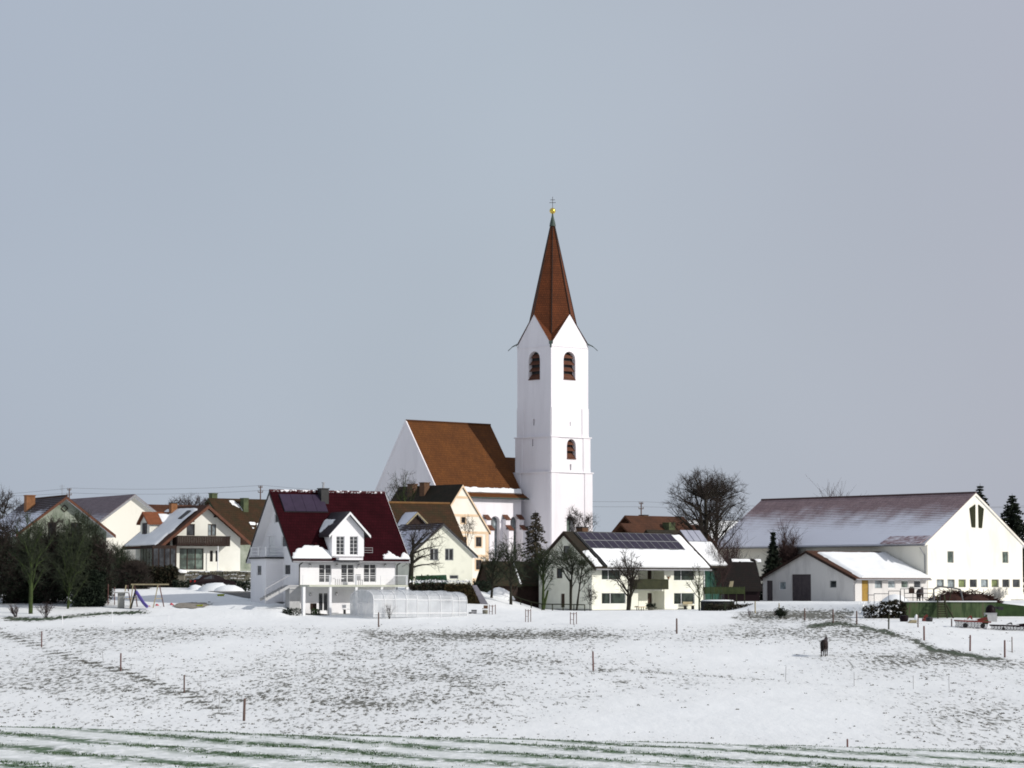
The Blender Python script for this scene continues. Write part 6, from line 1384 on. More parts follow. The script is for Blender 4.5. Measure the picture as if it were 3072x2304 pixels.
mb = MB(); mb.path(pts, .07, 8); root = thing('loading_pipe', 'bent grey pipe arching over the brushwood heap', 'pipe', pts[0]); mb.build('pipe', M['rail'], root); mb = MB(); mb.tube(pts[4], yz(1150, 260.5), .035); mb.build('prop', M['greenwood'], root)
root = thing('yard_pump', 'spindly dark pump with frame under the bent pipe', 'pump', yz(930, 262)); mb = MB(); q = yz(930, 262)
mb.tube(q + V((0, 0, 0)), q + V((.1, 0, 1.05)), .09, .07); mb.tube(q + V((-.55, 0, 0)), q + V((.0, 0, .9)), .03); mb.tube(q + V((.6, 0, 0)), q + V((.1, 0, .9)), .03); mb.bar(q + V((-.5, 0, .55)), q + V((.5, 0, .5)), .06); mb.build('frame', M['greywood'], root)
mb = MB(); mb.lathe(q + V((-.2, 0, 0)), [(.02, 0), (.3, .02), (.32, .3), (.2, .5), (.02, .55)], 12); mb.build('motor', M['dark'], root, True)
# brushwood heap
rg = random.Random(9); q = yz(1400, 263); root = thing('brushwood_heap', 'red brown heap of brushwood on the wall top before the barn', 'heap', q); sg = []
for c0, w_, h_ in ((1180, 1.9, 1.25), (1290, 1.5, 1.1), (1500, 2.2, 1.2), (1620, 1.6, .8), (1420, 1.5, .9)):
    c = yz(c0, 263)
    for _ in range(420):
        f = rg.uniform(-1, 1); z = h_ * (1 - f * f) * rg.uniform(0, 1); p = c + V((f * w_, rg.uniform(-.8, .8), z)); d = V((rg.uniform(-1, 1), rg.uniform(-.5, .5), rg.uniform(-.25, .35))).normalized() * rg.uniform(.3, .7); sg.append((p, p + d, rg.uniform(.02, .05), .015))
tubes_mesh('branches', sg, M['brush'], root, 4)
mb = MB()
for c0, w_, h_ in ((1180, 1.75, 1.1), (1290, 1.4, .95), (1500, 2.0, 1.0), (1620, 1.5, .6), (1420, 1.4, .75)):
    c = yz(c0, 263); mb.lathe(c - V((0, 0, .1)), [(w_, 0), (w_ * .8, h_ * .5), (w_ * .45, h_ * .85), (.05, h_)], 14)
mb.build('heap_core', M['brush'], root); q2 = yz(400, 270)
mb = MB(); mb.lathe(q2 - V((0, 0, .1)), [(1.5, 0), (1.2, .45), (.6, .85), (.05, .95)], 16); tag(mb.build('snow_pile', M['snow'], None, True, loc=q2), 'rounded snow pile behind the stepped grey pipe railing', 'snow pile')
# ladder of mossy timber against the wall
q = gp(*C14(1320, 880)); q.y = 255.4; q.z = T(q.x, q.y); root = thing('wall_ladder', 'dark mossy timber ladder frame leaning on the green wall', 'ladder', q); ht = at(C14.x(1320), C14.y(500), 255.4).z - q.z; mb = MB()
for s in (-1, 1): mb.bar(q + V((s * .42, -.5, 0)), q + V((s * .3, .35, ht)), .12)
mb.build('rail', M['greenwood'], root); mb = MB()
for k in range(1, 10): f = k / 10; mb.bar(q + V((-.42 + .12 * f, -.5 + .85 * f, ht * f)), q + V((.42 - .12 * f, -.5 + .85 * f, ht * f)), .07)
mb.build('rung', M['wood'], root); mb = MB(); mb.bar(q + V((.3, .3, ht * .75)), q + V((.95, -.6, 0)), .1); mb.build('brace', M['greenwood'], root)
# slurry container with dark dome
q = gp(*C14(1765, 870)); q.y = max(q.y, 250); q.z = T(q.x, q.y); root = thing('slurry_container', 'grey square container with dark domed top and arm beside the wall', 'container', q); s_ = .21338 * q.y / F
mb = MB(); hh_ = 110 * s_; mb.wbox(q - V((0, 0, .1)), 155 * s_, .9, hh_ + .1); mb.wbox(q + V((0, 0, hh_ + .003)), 165 * s_, .98, .06); mb.build('container_body', M['mesh'], root)
mb = MB(); R0 = 70 * s_; mb.lathe(q + V((0, 0, hh_ + .06)), [(R0, 0), (R0 * 1.02, R0 * .5), (R0 * .85, R0 * 1.1), (R0 * .5, R0 * 1.5), (.02, R0 * 1.65)], 16); mb.build('dome', M['carpaint'], root, True)
mb = MB(); mb.bar(q + V((R0 * .8, 0, hh_ + R0 * 1.2)), q + V((175 * s_, 0, hh_ + R0 * 1.05)), .22, .2); mb.bar(q + V((105 * s_, 0, hh_ + R0 * 1.1)), q + V((178 * s_, 0, hh_ + R0 * 1.02)), .34, .3); mb.build('arm', M['dark'], root)
# red harrow and other machines in front of the wall
def machine(label, px0, px1, py, h, seed, name='harrow', D=None, mt='redmetal'):
    rg = random.Random(seed); a, b_ = gp(*C14(px0, py)), gp(*C14(px1, py)); L = (b_ - a).length; root = thing(name, label, 'farm machine', (a + b_) / 2); P = lambda u, v, z: V((a.x + u, a.y + v, T(a.x + u, a.y) + z)); mb = MB()
    for v in (-.6, 0, .6): mb.bar(P(0, v, h * .55), P(L, v, h * .55), .12)
    for u in (.1, L * .5, L - .1): mb.bar(P(u, -.65, h * .55), P(u, .65, h * .55), .1)
    mb.bar(P(L * .5, 0, h * .55), P(L * .45, 0, h), .12); mb.bar(P(L * .3, 0, h * .55), P(L * .45, 0, h), .08); mb.bar(P(L * .6, .3, h * .6), P(L * .95, .3, h * .85), .2, .25); mb.build('frame', M[mt], root)
    tn = MB(); n = int(L / .28)
    for i in range(n):
        for v in (-.6, 0, .6):
            u = .1 + (L - .2) * i / n; tn.path([P(u, v, h * .55), P(u + .08, v + .05, h * .25), P(u - .02, v + .1, 0)], .025, 5)
    tn.build('tine', M['tyre'], root); wm = MB()
    for u in (L * .25, L * .75):
        c = P(u, -.75, h * .2); wm.tube(c - V((0, .07, 0)), c + V((0, .07, 0)), h * .2, h * .2, 14)
    wm.build('wheel', M['tyre'], root); sn = MB(); sn.wbox(P(L * .45, 0, h * .62), L * .35, .5, .09); sn.build('snow_patches', M['snow'], root); return root
machine('red harrow with curved tines on the snow before the mossy wall', 1245, 1640, 945, 1.0, 3)
machine('low dark red trailer frame at the lower right edge by the container', 1745, 2260, 975, .62, 4, name='farm_trailer', mt='carpaint')
for i, (px, py, w_, h_, mt, lb, nm) in enumerate(((525, 865, .75, .55, 'carpaint', 'dark maroon drum at the left foot of the mossy wall', 'drum'), (640, 885, .7, .22, 'palewood', 'ochre board pile below the mossy wall', 'board_pile'), (810, 860, .5, .55, 'redmetal', 'small red machine part leaning below the mossy wall', 'machine_part'), (880, 865, .6, .4, 'dark', 'black bucket shape below the mossy wall', 'bucket'), (700, 840, .35, .5, 'snow', 'white snow capped sack beside the short grey post', 'sack'), (1650, 900, .45, .8, 'leafgreen', 'small lime green machine part left of the grey container', 'machine_part'))):
    q = gp(*C14(px, py)); mb = MB()
    if nm in ('drum', 'bucket'): mb.lathe(q - V((0, 0, .05)), [(w_ * .42, 0), (w_ * .5, h_ * .5), (w_ * .5, h_), (w_ * .1, h_ + .03)], 14)
    elif nm == 'board_pile':
        for k in range(5): mb.wbox(q + V((.03 * k, .05 * k, k * .05)), w_ - .05 * k, .4, .045, 5 * k)
    elif nm == 'sack': mb.lathe(q - V((0, 0, .05)), [(w_ * .4, 0), (w_ * .55, h_ * .35), (w_ * .42, h_ * .75), (w_ * .15, h_), (.02, h_ + .04)], 12)
    else: mb.bar(q, q + V((w_ * .5, 0, h_)), .14, .2); mb.bar(q + V((w_ * .5, 0, 0)), q + V((0, 0, h_ * .8)), .12, .2); mb.wbox(q + V((.1, 0, 0)), w_, .35, h_ * .45, 10)
    tag(mb.build(nm, M[mt], None, nm in ('sack',), loc=q), lb, nm.replace('_', ' '))
# ------------------------------------------------------------------ between solar house and cattle shed
D = 293; a, b_ = gx(C15.x(70), D), gx(C15.x(740), D); root = thing('board_fence', 'mossy green board fence in front of the dark hay shed', 'fence', a); mb = MB(); z0, z1 = at(C15.x(400), C15.y(1005), D).z, at(C15.x(400), C15.y(890), D).z; n = 34
for k in range(n): x = a.x + (b_.x - a.x) * k / n; mb.wbox(V((x + .1, D, z0)), (b_.x - a.x) / n - .02, .04, z1 - z0 + .04 * math.sin(k * 3.1))
mb.build('boards', mat('mossy_boards', (.05, .065, .022), (.03, .042, .015), 1.5, .9), root); mb = MB()
for k in range(6): x = a.x + (b_.x - a.x) * k / 5; mb.wbox(V((x, D + .06, T(x, D) - .2)), .1, .08, z1 - T(x, D) + .2)
mb.build('fence_post', M['greenwood'], root)
q = gx(C15.x(290), 288); R0 = 1.75; root = thing('trampoline', 'round black trampoline carrying snow right of the solar house', 'trampoline', q); z = at(C15.x(290), C15.y(1130), 288).z
mb = MB(); pts = [V((q.x + R0 * math.cos(k * math.pi / 12), q.y + R0 * math.sin(k * math.pi / 12), z)) for k in range(25)]; mb.path(pts, .05, 6); mb.build('frame_ring', M['dark'], root)
mb = MB(); mb.lathe(V((q.x, q.y, z)), [(R0, 0), (R0 * .8, .02), (.05, -.05)], 24); mb.build('jumping_mat', M['tyre'], root); mb = MB(); mb.lathe(V((q.x, q.y, z)), [(R0 * .97, .03), (R0 * .9, .14), (R0 * .5, .17), (.05, .15)], 20); mb.build('snow_cover', M['snow'], root, True)
for k in range(4):
    t_ = math.pi / 4 + k * math.pi / 2; x, y = q.x + R0 * math.cos(t_), q.y + R0 * math.sin(t_); mb = MB(); mb.tube((x, y, T(x, y) - .1), (x, y, z), .045); mb.build('leg', M['dark'], root)
mb = MB(); mb.lathe(V((q.x, q.y, T(q.x, q.y))), [(R0 * .98, -.1), (R0 * .98, z - T(q.x, q.y) - .03)], 24); mb.build('skirt', M['tyre'], root)
a = gx(C15.x(330), 284); root = thing('planting_strip', 'dark green planted strip in front of the trampoline and hay shed', 'shrubs', a); mb = MB(); leaf_mass(mb, lambda u, v, z: V((a.x + u, a.y + v, a.z + z)), (-1.6, 4.1, -.7, .7, -.3, .75), 2400, .2, 111); mb.build('foliage', M['hedge'], root)
q = gx(C15.x(540), 291); root = thing('leaning_sheet', 'pale yellow green upright sheet leaning at the dark hay shed', 'sheet', q); mb = MB(); z0, z1 = at(C15.x(540), C15.y(890), 294.5).z, at(C15.x(540), C15.y(790), 294.5).z; mb.box8([V((q.x - .1, 294.5, z0)), V((q.x + .3, 294.5, z0)), V((q.x + .3, 294.6, z0)), V((q.x - .1, 294.6, z0)), V((q.x + .02, 294.5, z1 - .05)), V((q.x + .4, 294.5, z1)), V((q.x + .4, 294.6, z1)), V((q.x + .02, 294.6, z1 - .05))]); mb.build('sheet', M['palewood'], root)
# ------------------------------------------------------------------ at the solar house
def bench(label, fr, u, v, L, z, mt='palewood'):
    root = thing('garden_bench', label, 'bench', fr.P(u, v, z)); mb = MB(); mb.box(fr.P, u, u + L, v - .4, v, z + .42, z + .47); mb.build('seat', M[mt], root)
    mb = MB(); mb.box(fr.P, u, u + L, v + .003, v + .05, z + .55, z + .85); mb.build('backrest', M[mt], root)
    for a in (u + .15, u + L - .15): mb = MB(); mb.box(fr.P, a - .04, a + .04, v - .36, v, z - .1, z + .418); mb.build('leg', M['dark'], root)
u_ = fs.ur(C6.x(1678), -.8); zg = T(*fs.P(u_, -.9, 0).xy) - fs.O.z; bench('pale garden bench at the sunny wall under the right windows', fs, u_, -.5, fs.ur(C6.x(1782), -.8) - u_, zg)
for px, w_, mt, lb in ((1180, 1.0, 'palewood', 'low garden table with snow before the solar house doorway'), (1300, .9, 'leafgreen', 'dark green plant tub before the solar house doorway')):
    u_ = fs.ur(C6.x(px), -1.2); q = fs.P(u_, -1.2, 0); q.z = T(q.x, q.y); root = thing('garden_table' if mt == 'palewood' else 'plant_tub', lb, 'table' if mt == 'palewood' else 'plant tub', q); mb = MB()
    if mt == 'palewood':
        mb.wbox(q + V((0, 0, .36)), w_ * 1.2, .6, .07, 45); mb.build('table_top', M['yellow'], root); 
        for dx, dy in ((-.35, -.15), (.35, -.15), (-.35, .15), (.35, .15)): mb = MB(); mb.wbox(q + fs.U * dx + fs.W * dy - V((0, 0, .05)), .06, .06, .4, 45); mb.build('leg', M['wood'], root)
        mb = MB(); mb.wbox(q + V((0, 0, .433)), w_, .5, .06, 45); mb.build('snow_cover', M['snow'], root)
    else:
        mb.lathe(q, [(.25, -.1), (.36, .3), (.33, .32)], 14); mb.build('pot', M['stone'], root); mb = MB(); leaf_mass(mb, lambda a, b2, z: q + V((a, b2, z)), (-.5, .5, -.4, .4, .2, .75), 260, .16, 121); mb.build('foliage', M['needle'], root)
q = fs.P(fs.ur(C6.x(1500), -.8), -.85, 0); q.z = fs.O.z + zb1; mb = MB(); root = thing('flower_pot', 'small flower pot on the right end of the green balcony', 'flower pot', fs.P(b1 - .1 if False else fs.ur(C6.x(1495), -.75), -.75, zb1)); 
qq = V(OFF[root.name]) ; qq.z = at(C6.x(1495), C6.y(948), qq.y).z; mb.lathe(qq, [(.09, 0), (.15, .22), (.13, .24)], 10); mb.build('pot', M['orangebrick'], root); mb = MB(); leaf_mass(mb, lambda a, b2, z: qq + V((a, b2, z)), (-.22, .22, -.15, .15, .18, .42), 90, .09, 122); mb.build('foliage', M['leafbrown'], root)
# low rail fence and trough left of it
D = 283; a, b_ = gx(C5.x(600), D + 6), gx(C5.x(1340), D); root = thing('rail_fence', 'low mossy single rail fence below the fruit trees', 'fence', a); n = 7; P = [a + (b_ - a) * k / n for k in range(n + 1)]
for p in P: p.z = T(p.x, p.y)
mb = MB()
for p, r_ in zip(P[:-1], P[1:]): mb.bar(p + V((0, 0, .62)), r_ + V((0, 0, .62)), .06, .1)
mb.build('rail', M['greenwood'], root)
for p in P: mb = MB(); mb.bar(p - V((0, 0, .2)), p + V((0, 0, .66)), .1); mb.build('fence_post', M['greenwood'], root)
q = gp(*C5(1000, 1420)); mb = MB(); mb.wbox(q - V((0, 0, .1)), 1.15, .5, .5, 20); tr_ = mb.build('stone_trough', M['stone'], None, loc=q); tag(tr_, 'pale stone trough with snow beside the rail fence', 'trough'); mb = MB(); mb.wbox(q + V((0, 0, .403)), 1.1, .46, .1, 20); mb.build('snow_cover', M['snow'], tr_)
q = gp(*C17(700, 1602)); root = thing('compost_bin', 'brown barrel bin with tray lid right of the translucent tunnel', 'bin', q); mb = MB(); k = .15068 * q.y / F; mb.lathe(q - V((0, 0, .1)), [(48 * k, 0), (54 * k, 60 * k), (52 * k, 100 * k)], 14); mb.build('barrel', M['stone'], root); mb = MB(); mb.wbox(q + V((-.02, 0, 100 * k)), 115 * k, .4, .05); mb.build('tray', M['greywood'], root); mb = MB(); mb.wbox(q + V((.05, 0, 100 * k + .053)), 85 * k, .34, 55 * k); mb.build('top_box', M['brick'], root)
q = gp(*C17(480, 1600)); root = thing('storage_chest', 'low grey plastic chest right of the translucent tunnel end', 'chest', q); k = .15068 * q.y / F; mb = MB(); mb.wbox(q - V((0, 0, .1)), 105 * k, .5, 85 * k); mb.build('chest_body', M['grey'], root); mb = MB(); mb.wbox(q + V((0, 0, 85 * k - .097)), 112 * k, .55, .06); mb.build('lid', M['dark'], root); mb = MB(); mb.wbox(q + V((-75 * k, 0, 0)), 60 * k, .4, 30 * k); mb.build('side_tray', M['dark'], root)
# hedge, leaf covered bank, sheet and sheds right of the white house
D = 283; a, b_ = gx(C4.x(305), D), gx(C4.x(735), D); root = thing('hedge', 'dark hedge with snow on top behind the translucent tunnel', 'hedge', a); z0, z1 = a.z - .2, at(C4.x(500), C4.y(1288), D).z
mb = MB(); leaf_mass(mb, lambda u, v, z: V((a.x + u, D + v, z)), (0, b_.x - a.x, -.7, .7, -2.3, z1), 5200, .26, 131); mb.build('foliage', M['hedge'], root); mb = MB()
leaf_mass(mb, lambda u, v, z: V((a.x + u, D + v, z)), (0, b_.x - a.x, -.6, .6, z1 - .05, z1 + .05), 260, .2, 132); mb.build('snow_patches', M['snow'], root)
D = 281; a, b_ = gx(C4.x(560), D), gx(C4.x(835), D); x1 = at(C4.x(752), 0, D).x; z1 = at(C4.x(750), C4.y(1318), D).z; root = thing('wood_pile', 'sloping bank of rusty leaves and logs right of the tunnel', 'wood pile', a); mb = MB(); zb = T(b_.x, D) - .2
mb.box8([V((a.x, D - .6, zb)), V((b_.x - .3, D - .6, zb)), V((b_.x - .3, D + 1.5, zb)), V((a.x, D + 1.5, zb)), V((a.x, D - .1, z1)), V((x1, D - .1, z1)), V((x1, D + 1.5, z1)), V((a.x, D + 1.5, z1))]); mb.build('log_core', M['brush'], root)
mb = MB(); rg = random.Random(6)
for _ in range(2600):
    f = rg.random(); z = zb + (z1 - zb) * f; xr = b_.x - .3 + (x1 - b_.x + .3) * f; x = rg.uniform(a.x, xr); c = V((x, D - .65 + .5 * f, z)); mb.poly([c, c + rv(rg) * .2, c + rv(rg) * .2])
mb.build('leaves', M['leafbrown'], root); mb = MB(); x0 = x1; xg = at(C4.x(872), 0, D).x
mb.box8([V((b_.x - .27, D - .7, zb)), V((xg, D - .7, zb)), V((xg, D + 1.6, zb)), V((b_.x - .27, D + 1.6, zb)), V((x1 + .02, D - .2, z1)), V((x1 + .45, D - .2, z1 + .02)), V((x1 + .45, D + 1.6, z1 + .02)), V((x1 + .02, D + 1.6, z1))]); mb.build('cover_sheet', M['tarp'], root)
q = gx(C17.x(990), 291); root = thing('snow_heap', 'large rounded heap of snow between the two fruit trees', 'snow pile', q); k = .15068 * 291 / F; h_ = at(C17.x(990), C17.y(1045), 291).z - q.z; mb = MB(); mb.lathe(q - V((0, 0, .3)), [(290 * k, 0), (262 * k, h_ * .35), (215 * k, h_ * .72), (120 * k, h_ * 1.0), (.05, h_ * 1.1)], 22); mb.v = [(x + .3 * noise.noise(V((x, y, z))), y, z + .25 * noise.noise(V((x * .9, y * .9, 3.3)))) for x, y, z in mb.v]
hp = mb.build('heap', M['snow'], root, True)
for i, (x0, x1, y0, y1, D, deg, lb) in enumerate(((790, 1240, 590, 1060, 302, 22, 'dark garden shed behind the fruit trees, snow on its right verge'), (1340, 1760, 600, 980, 306, 24, 'second dark garden shed behind the larch tree'))):
    b_ = gx(C17.x(x0), D); f_ = Fr(b_, deg); A = f_.ur(C17.x(x1 + 110), 0); Rz = f_.zr(A * .3, 1.7, C17.y(y0)); 
    hh = house('garden_shed', lb, 'shed', f_, A, 3.4, Rz - 1.9, Rz, 'u', M['wood'], M['hedge'], (.5, .5), (.2, .2), .14); mb = MB(); ro = hh.ro; mb.box(lambda a, c, n: ro.pt(0, a, c, n), ro.s1 - .16, ro.s1, 0, ro.L[0], .0, .06); mb.build('snow_verge', M['snow'], hh.roof)
q = gx(C17.x(650), 300); root = thing('garden_shrub', 'dark evergreen shrub at the foot of the parsonage', 'shrub', q); mb = MB(); z1 = at(C17.x(600), C17.y(920), 300).z; leaf_mass(mb, lambda a, b2, z: V((q.x + a, q.y + b2, z)), (-1.0, .9, -.6, .6, q.z - .3, z1), 1100, .2, 133); mb.build('foliage', M['needle'], root)
q = gx(C4.x(455), 289); root = thing('covered_boat', 'green plastic covered mound at the foot of the stained pale house', 'tarpaulin', q); z1 = at(C4.x(455), C4.y(1243), 289).z; mb = MB(); L = 1.85; mb.box8([V((q.x - L, 288.3, q.z - .2)), V((q.x + L, 288.3, q.z - .2)), V((q.x + L, 289.8, q.z - .2)), V((q.x - L, 289.8, q.z - .2)), V((q.x - L * .8, 288.6, z1 - .1)), V((q.x + L * .85, 288.6, z1)), V((q.x + L * .85, 289.6, z1)), V((q.x - L * .8, 289.6, z1 - .1))]); mb.build('cover', M['greentarp'], root)
mb = MB(); leaf_mass(mb, lambda a, b2, z: V((q.x - 2.0 + a, 288.1 + b2, z)), (0, 3.2, -.3, .3, q.z - .1, z1 + .05), 500, .2, 134); mb.build('foliage', M['leafgreen'], root)
# ------------------------------------------------------------------ around the white house
q = fw.P(fw.ur(C3.x(812), -1.2), -1.2, 0); q.z = T(q.x, q.y); k = .3014 * 262 / F
root = thing('wicker_chair', 'dark wicker chair under the terrace beside the glass door', 'chair', q); mb = MB(); mb.wbox(q + V((0, 0, .4)), .6, .6, .1, 30); mb.build('seat', M['wood'], root); mb = MB(); mb.wbox(q + fw.W * .3 + V((0, 0, .503)), .62, .08, .55, 30); mb.build('backrest', M['wood'], root)
for a, b_ in ((-.25, -.25), (.25, -.25), (-.25, .25), (.25, .25)): mb = MB(); mb.wbox(q + fw.U * a + fw.W * b_ - V((0, 0, .05)), .06, .06, .45, 30); mb.build('leg', M['wood'], root)
for px, py, w_, h_, lb, s in ((855, 1435, .38, .62, 'round evergreen bush under the terrace by the glass door', 141), (600, 1430, .62, .75, 'dark low conifer bush beside the outside stairs', 142), (540, 1405, .4, .5, 'small dark bush left of the outside stairs foot', 143)):
    q = fw.P(fw.ur(C3.x(px), -2.6), -2.6 if px < 700 else -1.9, 0); q.z = T(q.x, q.y); root = thing('evergreen_bush', lb, 'bush', q); mb = MB(); leaf_mass(mb, lambda a, b2, z: q + V((a, b2, z)), (-w_, w_, -w_ * .7, w_ * .7, -.1, h_), 420, .13, s); mb.build('foliage', M['leafgreen' if s == 141 else 'needle'], root)
    mb = MB(); mb.tube(q - V((0, 0, .2)), q + V((0, 0, h_ * .6)), .04); mb.build('stem', M['bark'], root)
u_ = fw.ur(C3.x(1090), -1.3); q = fw.P(u_, -1.3, 0); zg = T(q.x, q.y) - fw.O.z; bench('white garden bench under the terrace left of the tunnel', fw, u_, -1.2, 1.1, zg, 'framew')
for px, lb in ((1250, 'light garden chair on the terrace right of the middle door'), (1040, 'low garden table on the terrace left of the middle door')):
    u_ = fw.ur(C3.x(px), -1.2, 3); q = fw.P(u_, -1.3, zd1); ch = 'chair' in lb; root = thing('terrace_chair' if ch else 'terrace_table', lb, 'chair' if ch else 'table', q); mb = MB(); mb.wbox(q + V((0, 0, .42 if ch else .55)), .5 if ch else .9, .5, .05, 30); mb.build('seat' if ch else 'table_top', M['grey' if ch else 'framew'], root)
    if ch: mb = MB(); mb.wbox(q + fw.W * .24 + V((0, 0, .473)), .5, .04, .5, 30); mb.build('backrest', M['grey'], root)
    for a, b_ in ((-.2, -.2), (.2, -.2), (-.2, .2), (.2, .2)): mb = MB(); mb.wbox(q + fw.U * a + fw.W * b_, .04, .04, .418 if ch else .548, 30); mb.build('leg', M['grey'], root)
# path along the gable
pts = [(-30.5, 284), (-27, 279), (-24.5, 273), (-21.5, 267), (-19, 262.5), (-17, 260.6)]; mb = MB()
L_ = []
for i, (x, y) in enumerate(pts):
    w_ = (1.1, 1.3, 1.5, 1.6, 1.3, .5)[i]; d = V((pts[min(i + 1, 5)][0] - pts[max(i - 1, 0)][0], pts[min(i + 1, 5)][1] - pts[max(i - 1, 0)][1], 0)).normalized(); n = V((-d.y, d.x, 0)); L_.append((V((x, y, 0)) + n * w_, V((x, y, 0)) - n * w_))
for (a0, a1), (b0, b1) in zip(L_[:-1], L_[1:]):
    for i in range(4):
        for j in range(4):
            Q = lambda s, t_: (a0 * (1 - s) + b0 * s) * (1 - t_) + (a1 * (1 - s) + b1 * s) * t_
            ps = [Q(i / 4, j / 4), Q((i + 1) / 4, j / 4), Q((i + 1) / 4, (j + 1) / 4), Q(i / 4, (j + 1) / 4)]; mb.poly([V((p.x, p.y, T(p.x, p.y) + .05)) for p in ps])
o = mb.build('garden_path', M['paving']); o['kind'] = 'structure'
# snow piles
for px, py, w_, h_, D, lb in ((790, 1205, 1.0, .55, 285, 'small snow pile left of the dark car'), (985, 1215, 2.0, .95, 283, 'tallest cleared snow pile before the dark car'), (1110, 1225, 1.7, .75, 282, 'snow pile between the dark car and the white house')):
    q = gx(C2.x(px), D); mb = MB(); n = 16; i0 = len(mb.v); rg = random.Random(px)
    mb.lathe(q - V((0, 0, .1)), [(w_, 0), (w_ * .8, h_ * .45), (w_ * .45, h_ * .85), (.03, h_)], n)
    mb.v = [(x + .22 * noise.noise(V((x, y, z * 2))), y, z + .18 * noise.noise(V((x * 1.3, y * 1.3, 5))) * (z > q.z)) for x, y, z in mb.v]
    tag(mb.build('snow_pile', M['snow'], None, True, loc=q), lb, 'snow pile')
# car
def car(label, base, deg):
    root = thing('parked_car', label, 'car', base); t_ = R_(deg); X = V((math.cos(t_), math.sin(t_), 0)); Y = V((-math.sin(t_), math.cos(t_), 0)); P = lambda x, y, z: V(base) + X * x + Y * y + V((0, 0, z))
    pr = [(-2.1, .35), (-2.15, .75), (-2.0, .98), (-1.75, 1.02), (-1.25, 1.42), (-.2, 1.5), (.35, 1.42), (1.05, 1.0), (1.9, .86), (2.12, .66), (2.12, .35)]
    mb = MB(); 
    for s in (-1, 1): mb.poly([P(x, s * (.84 if z < 1.05 else .68), z) for x, z in pr])
    for (x0, z0), (x1, z1) in zip(pr, pr[1:] + pr[:1]):
        w0, w1 = (.84 if z0 < 1.05 else .68), (.84 if z1 < 1.05 else .68); mb.poly([P(x0, -w0, z0), P(x1, -w1, z1), P(x1, w1, z1), P(x0, w0, z0)])
    mb.build('body', M['carpaint'], root)
    gm = MB()
    for s in (-1, 1):
        gm.poly([P(-1.3, s * .80, 1.06), P(-.35, s * .80, 1.06), P(-.35, s * .70, 1.42), P(-1.05, s * .70, 1.38)]); gm.poly([P(-.25, s * .80, 1.06), P(.75, s * .80, 1.06), P(.3, s * .70, 1.38), P(-.25, s * .70, 1.43)])
    gm.poly([P(-1.72, -.66, 1.07), P(-1.72, .66, 1.07), P(-1.31, .6, 1.41), P(-1.31, -.6, 1.41)]); gm.build('window', M['glass'], root)
    for x in (-1.3, 1.3):
        for s in (-1, 1):
            wm = MB(); wm.tube(P(x, s * .7, .32), P(x, s * .88, .32), .32, .32, 18); w_ = wm.build('wheel', M['tyre'], root); rm_ = MB(); rm_.tube(P(x, s * .86, .32), P(x, s * .895, .32), .19, .19, 12); rm_.build('rim', M['grey'], w_)
    for s in (-1, 1): lm = MB(); lm.box(lambda a, b, z: P(a, b, z), -2.19, -2.1, s * .68 - .14, s * .68 + .14, .72, .92); lm.build('tail_light', M['tail'], root)
q = gx(C2.x(960), 287); car('dark maroon car behind the snow piles with a red tail light', q, 24)
# stone garden wall below the balcony house
rg = random.Random(8); a, b_ = at(C2.x(690), C2.y(1130), 298), at(C2.x(1330), C2.y(1130), 298); root = thing('stone_wall', 'rough stone rockery wall with snow below the balcony house', 'wall', (a.x, 298, .6)); mb = MB(); sn = MB()
zt = at(C2.x(1000), C2.y(1045), 300).z
for r_ in range(5):
    z = .1 + (zt - .1) * r_ / 5; x = a.x - .2
    while x < b_.x + .5:
        w_ = rg.uniform(.35, .85); h_ = (zt - .1) / 5 * rg.uniform(.8, 1.15); mb.wbox(V((x + w_ / 2, 297.4 + r_ * .45 + rg.uniform(-.1, .1), z)), w_ * .96, .8, h_, rg.uniform(-8, 8))
        if rg.random() < .5: sn.wbox(V((x + w_ / 2, 297.3 + r_ * .45, z + h_ + .003)), w_ * .8, .6, .07, rg.uniform(-8, 8))
        x += w_
mb.build('stones', M['stone'], root); sn.build('snow_patches', M['snow'], root); mb = MB(); leaf_mass(mb, lambda u, v, z: V((a.x + u, 298 + v, z)), (0, b_.x - a.x, -.7, 1.6, .2, zt + .15), 700, .18, 151); mb.build('foliage', M['leafbrown'], root)
a, b_ = gx(C2.x(560), 291), gx(C2.x(1335), 291); root = thing('hedge', 'low black clipped hedge behind the dark car', 'hedge', a); z1 = at(C2.x(700), C2.y(1128), 291).z; mb = MB(); leaf_mass(mb, lambda u, v, z: V((a.x + u, 291 + v, z)), (0, b_.x - a.x, -.4, .4, -.6, z1), 4200, .22, 152); mb.build('foliage', M['needle'], root)
q = gx(C2.x(632), 295); root = thing('garden_grill', 'stone garden grill with thick snow on its roof before the balcony house', 'grill', q); z1 = at(C2.x(632), C2.y(1055), 295).z; mb = MB(); mb.wbox(q - V((0, 0, .1)), .9, .7, z1 - q.z - .05); mb.wbox(V((q.x, q.y, z1 - .147)), 1.25, .9, .12); mb.build('grill_body', M['stone'], root)
mb = MB(); mb.lathe(V((q.x, q.y, z1 - .02)), [(.66, 0), (.68, .15), (.5, .3), (.05, .36)], 14); mb.build('snow_cover', M['snow'], root, True)
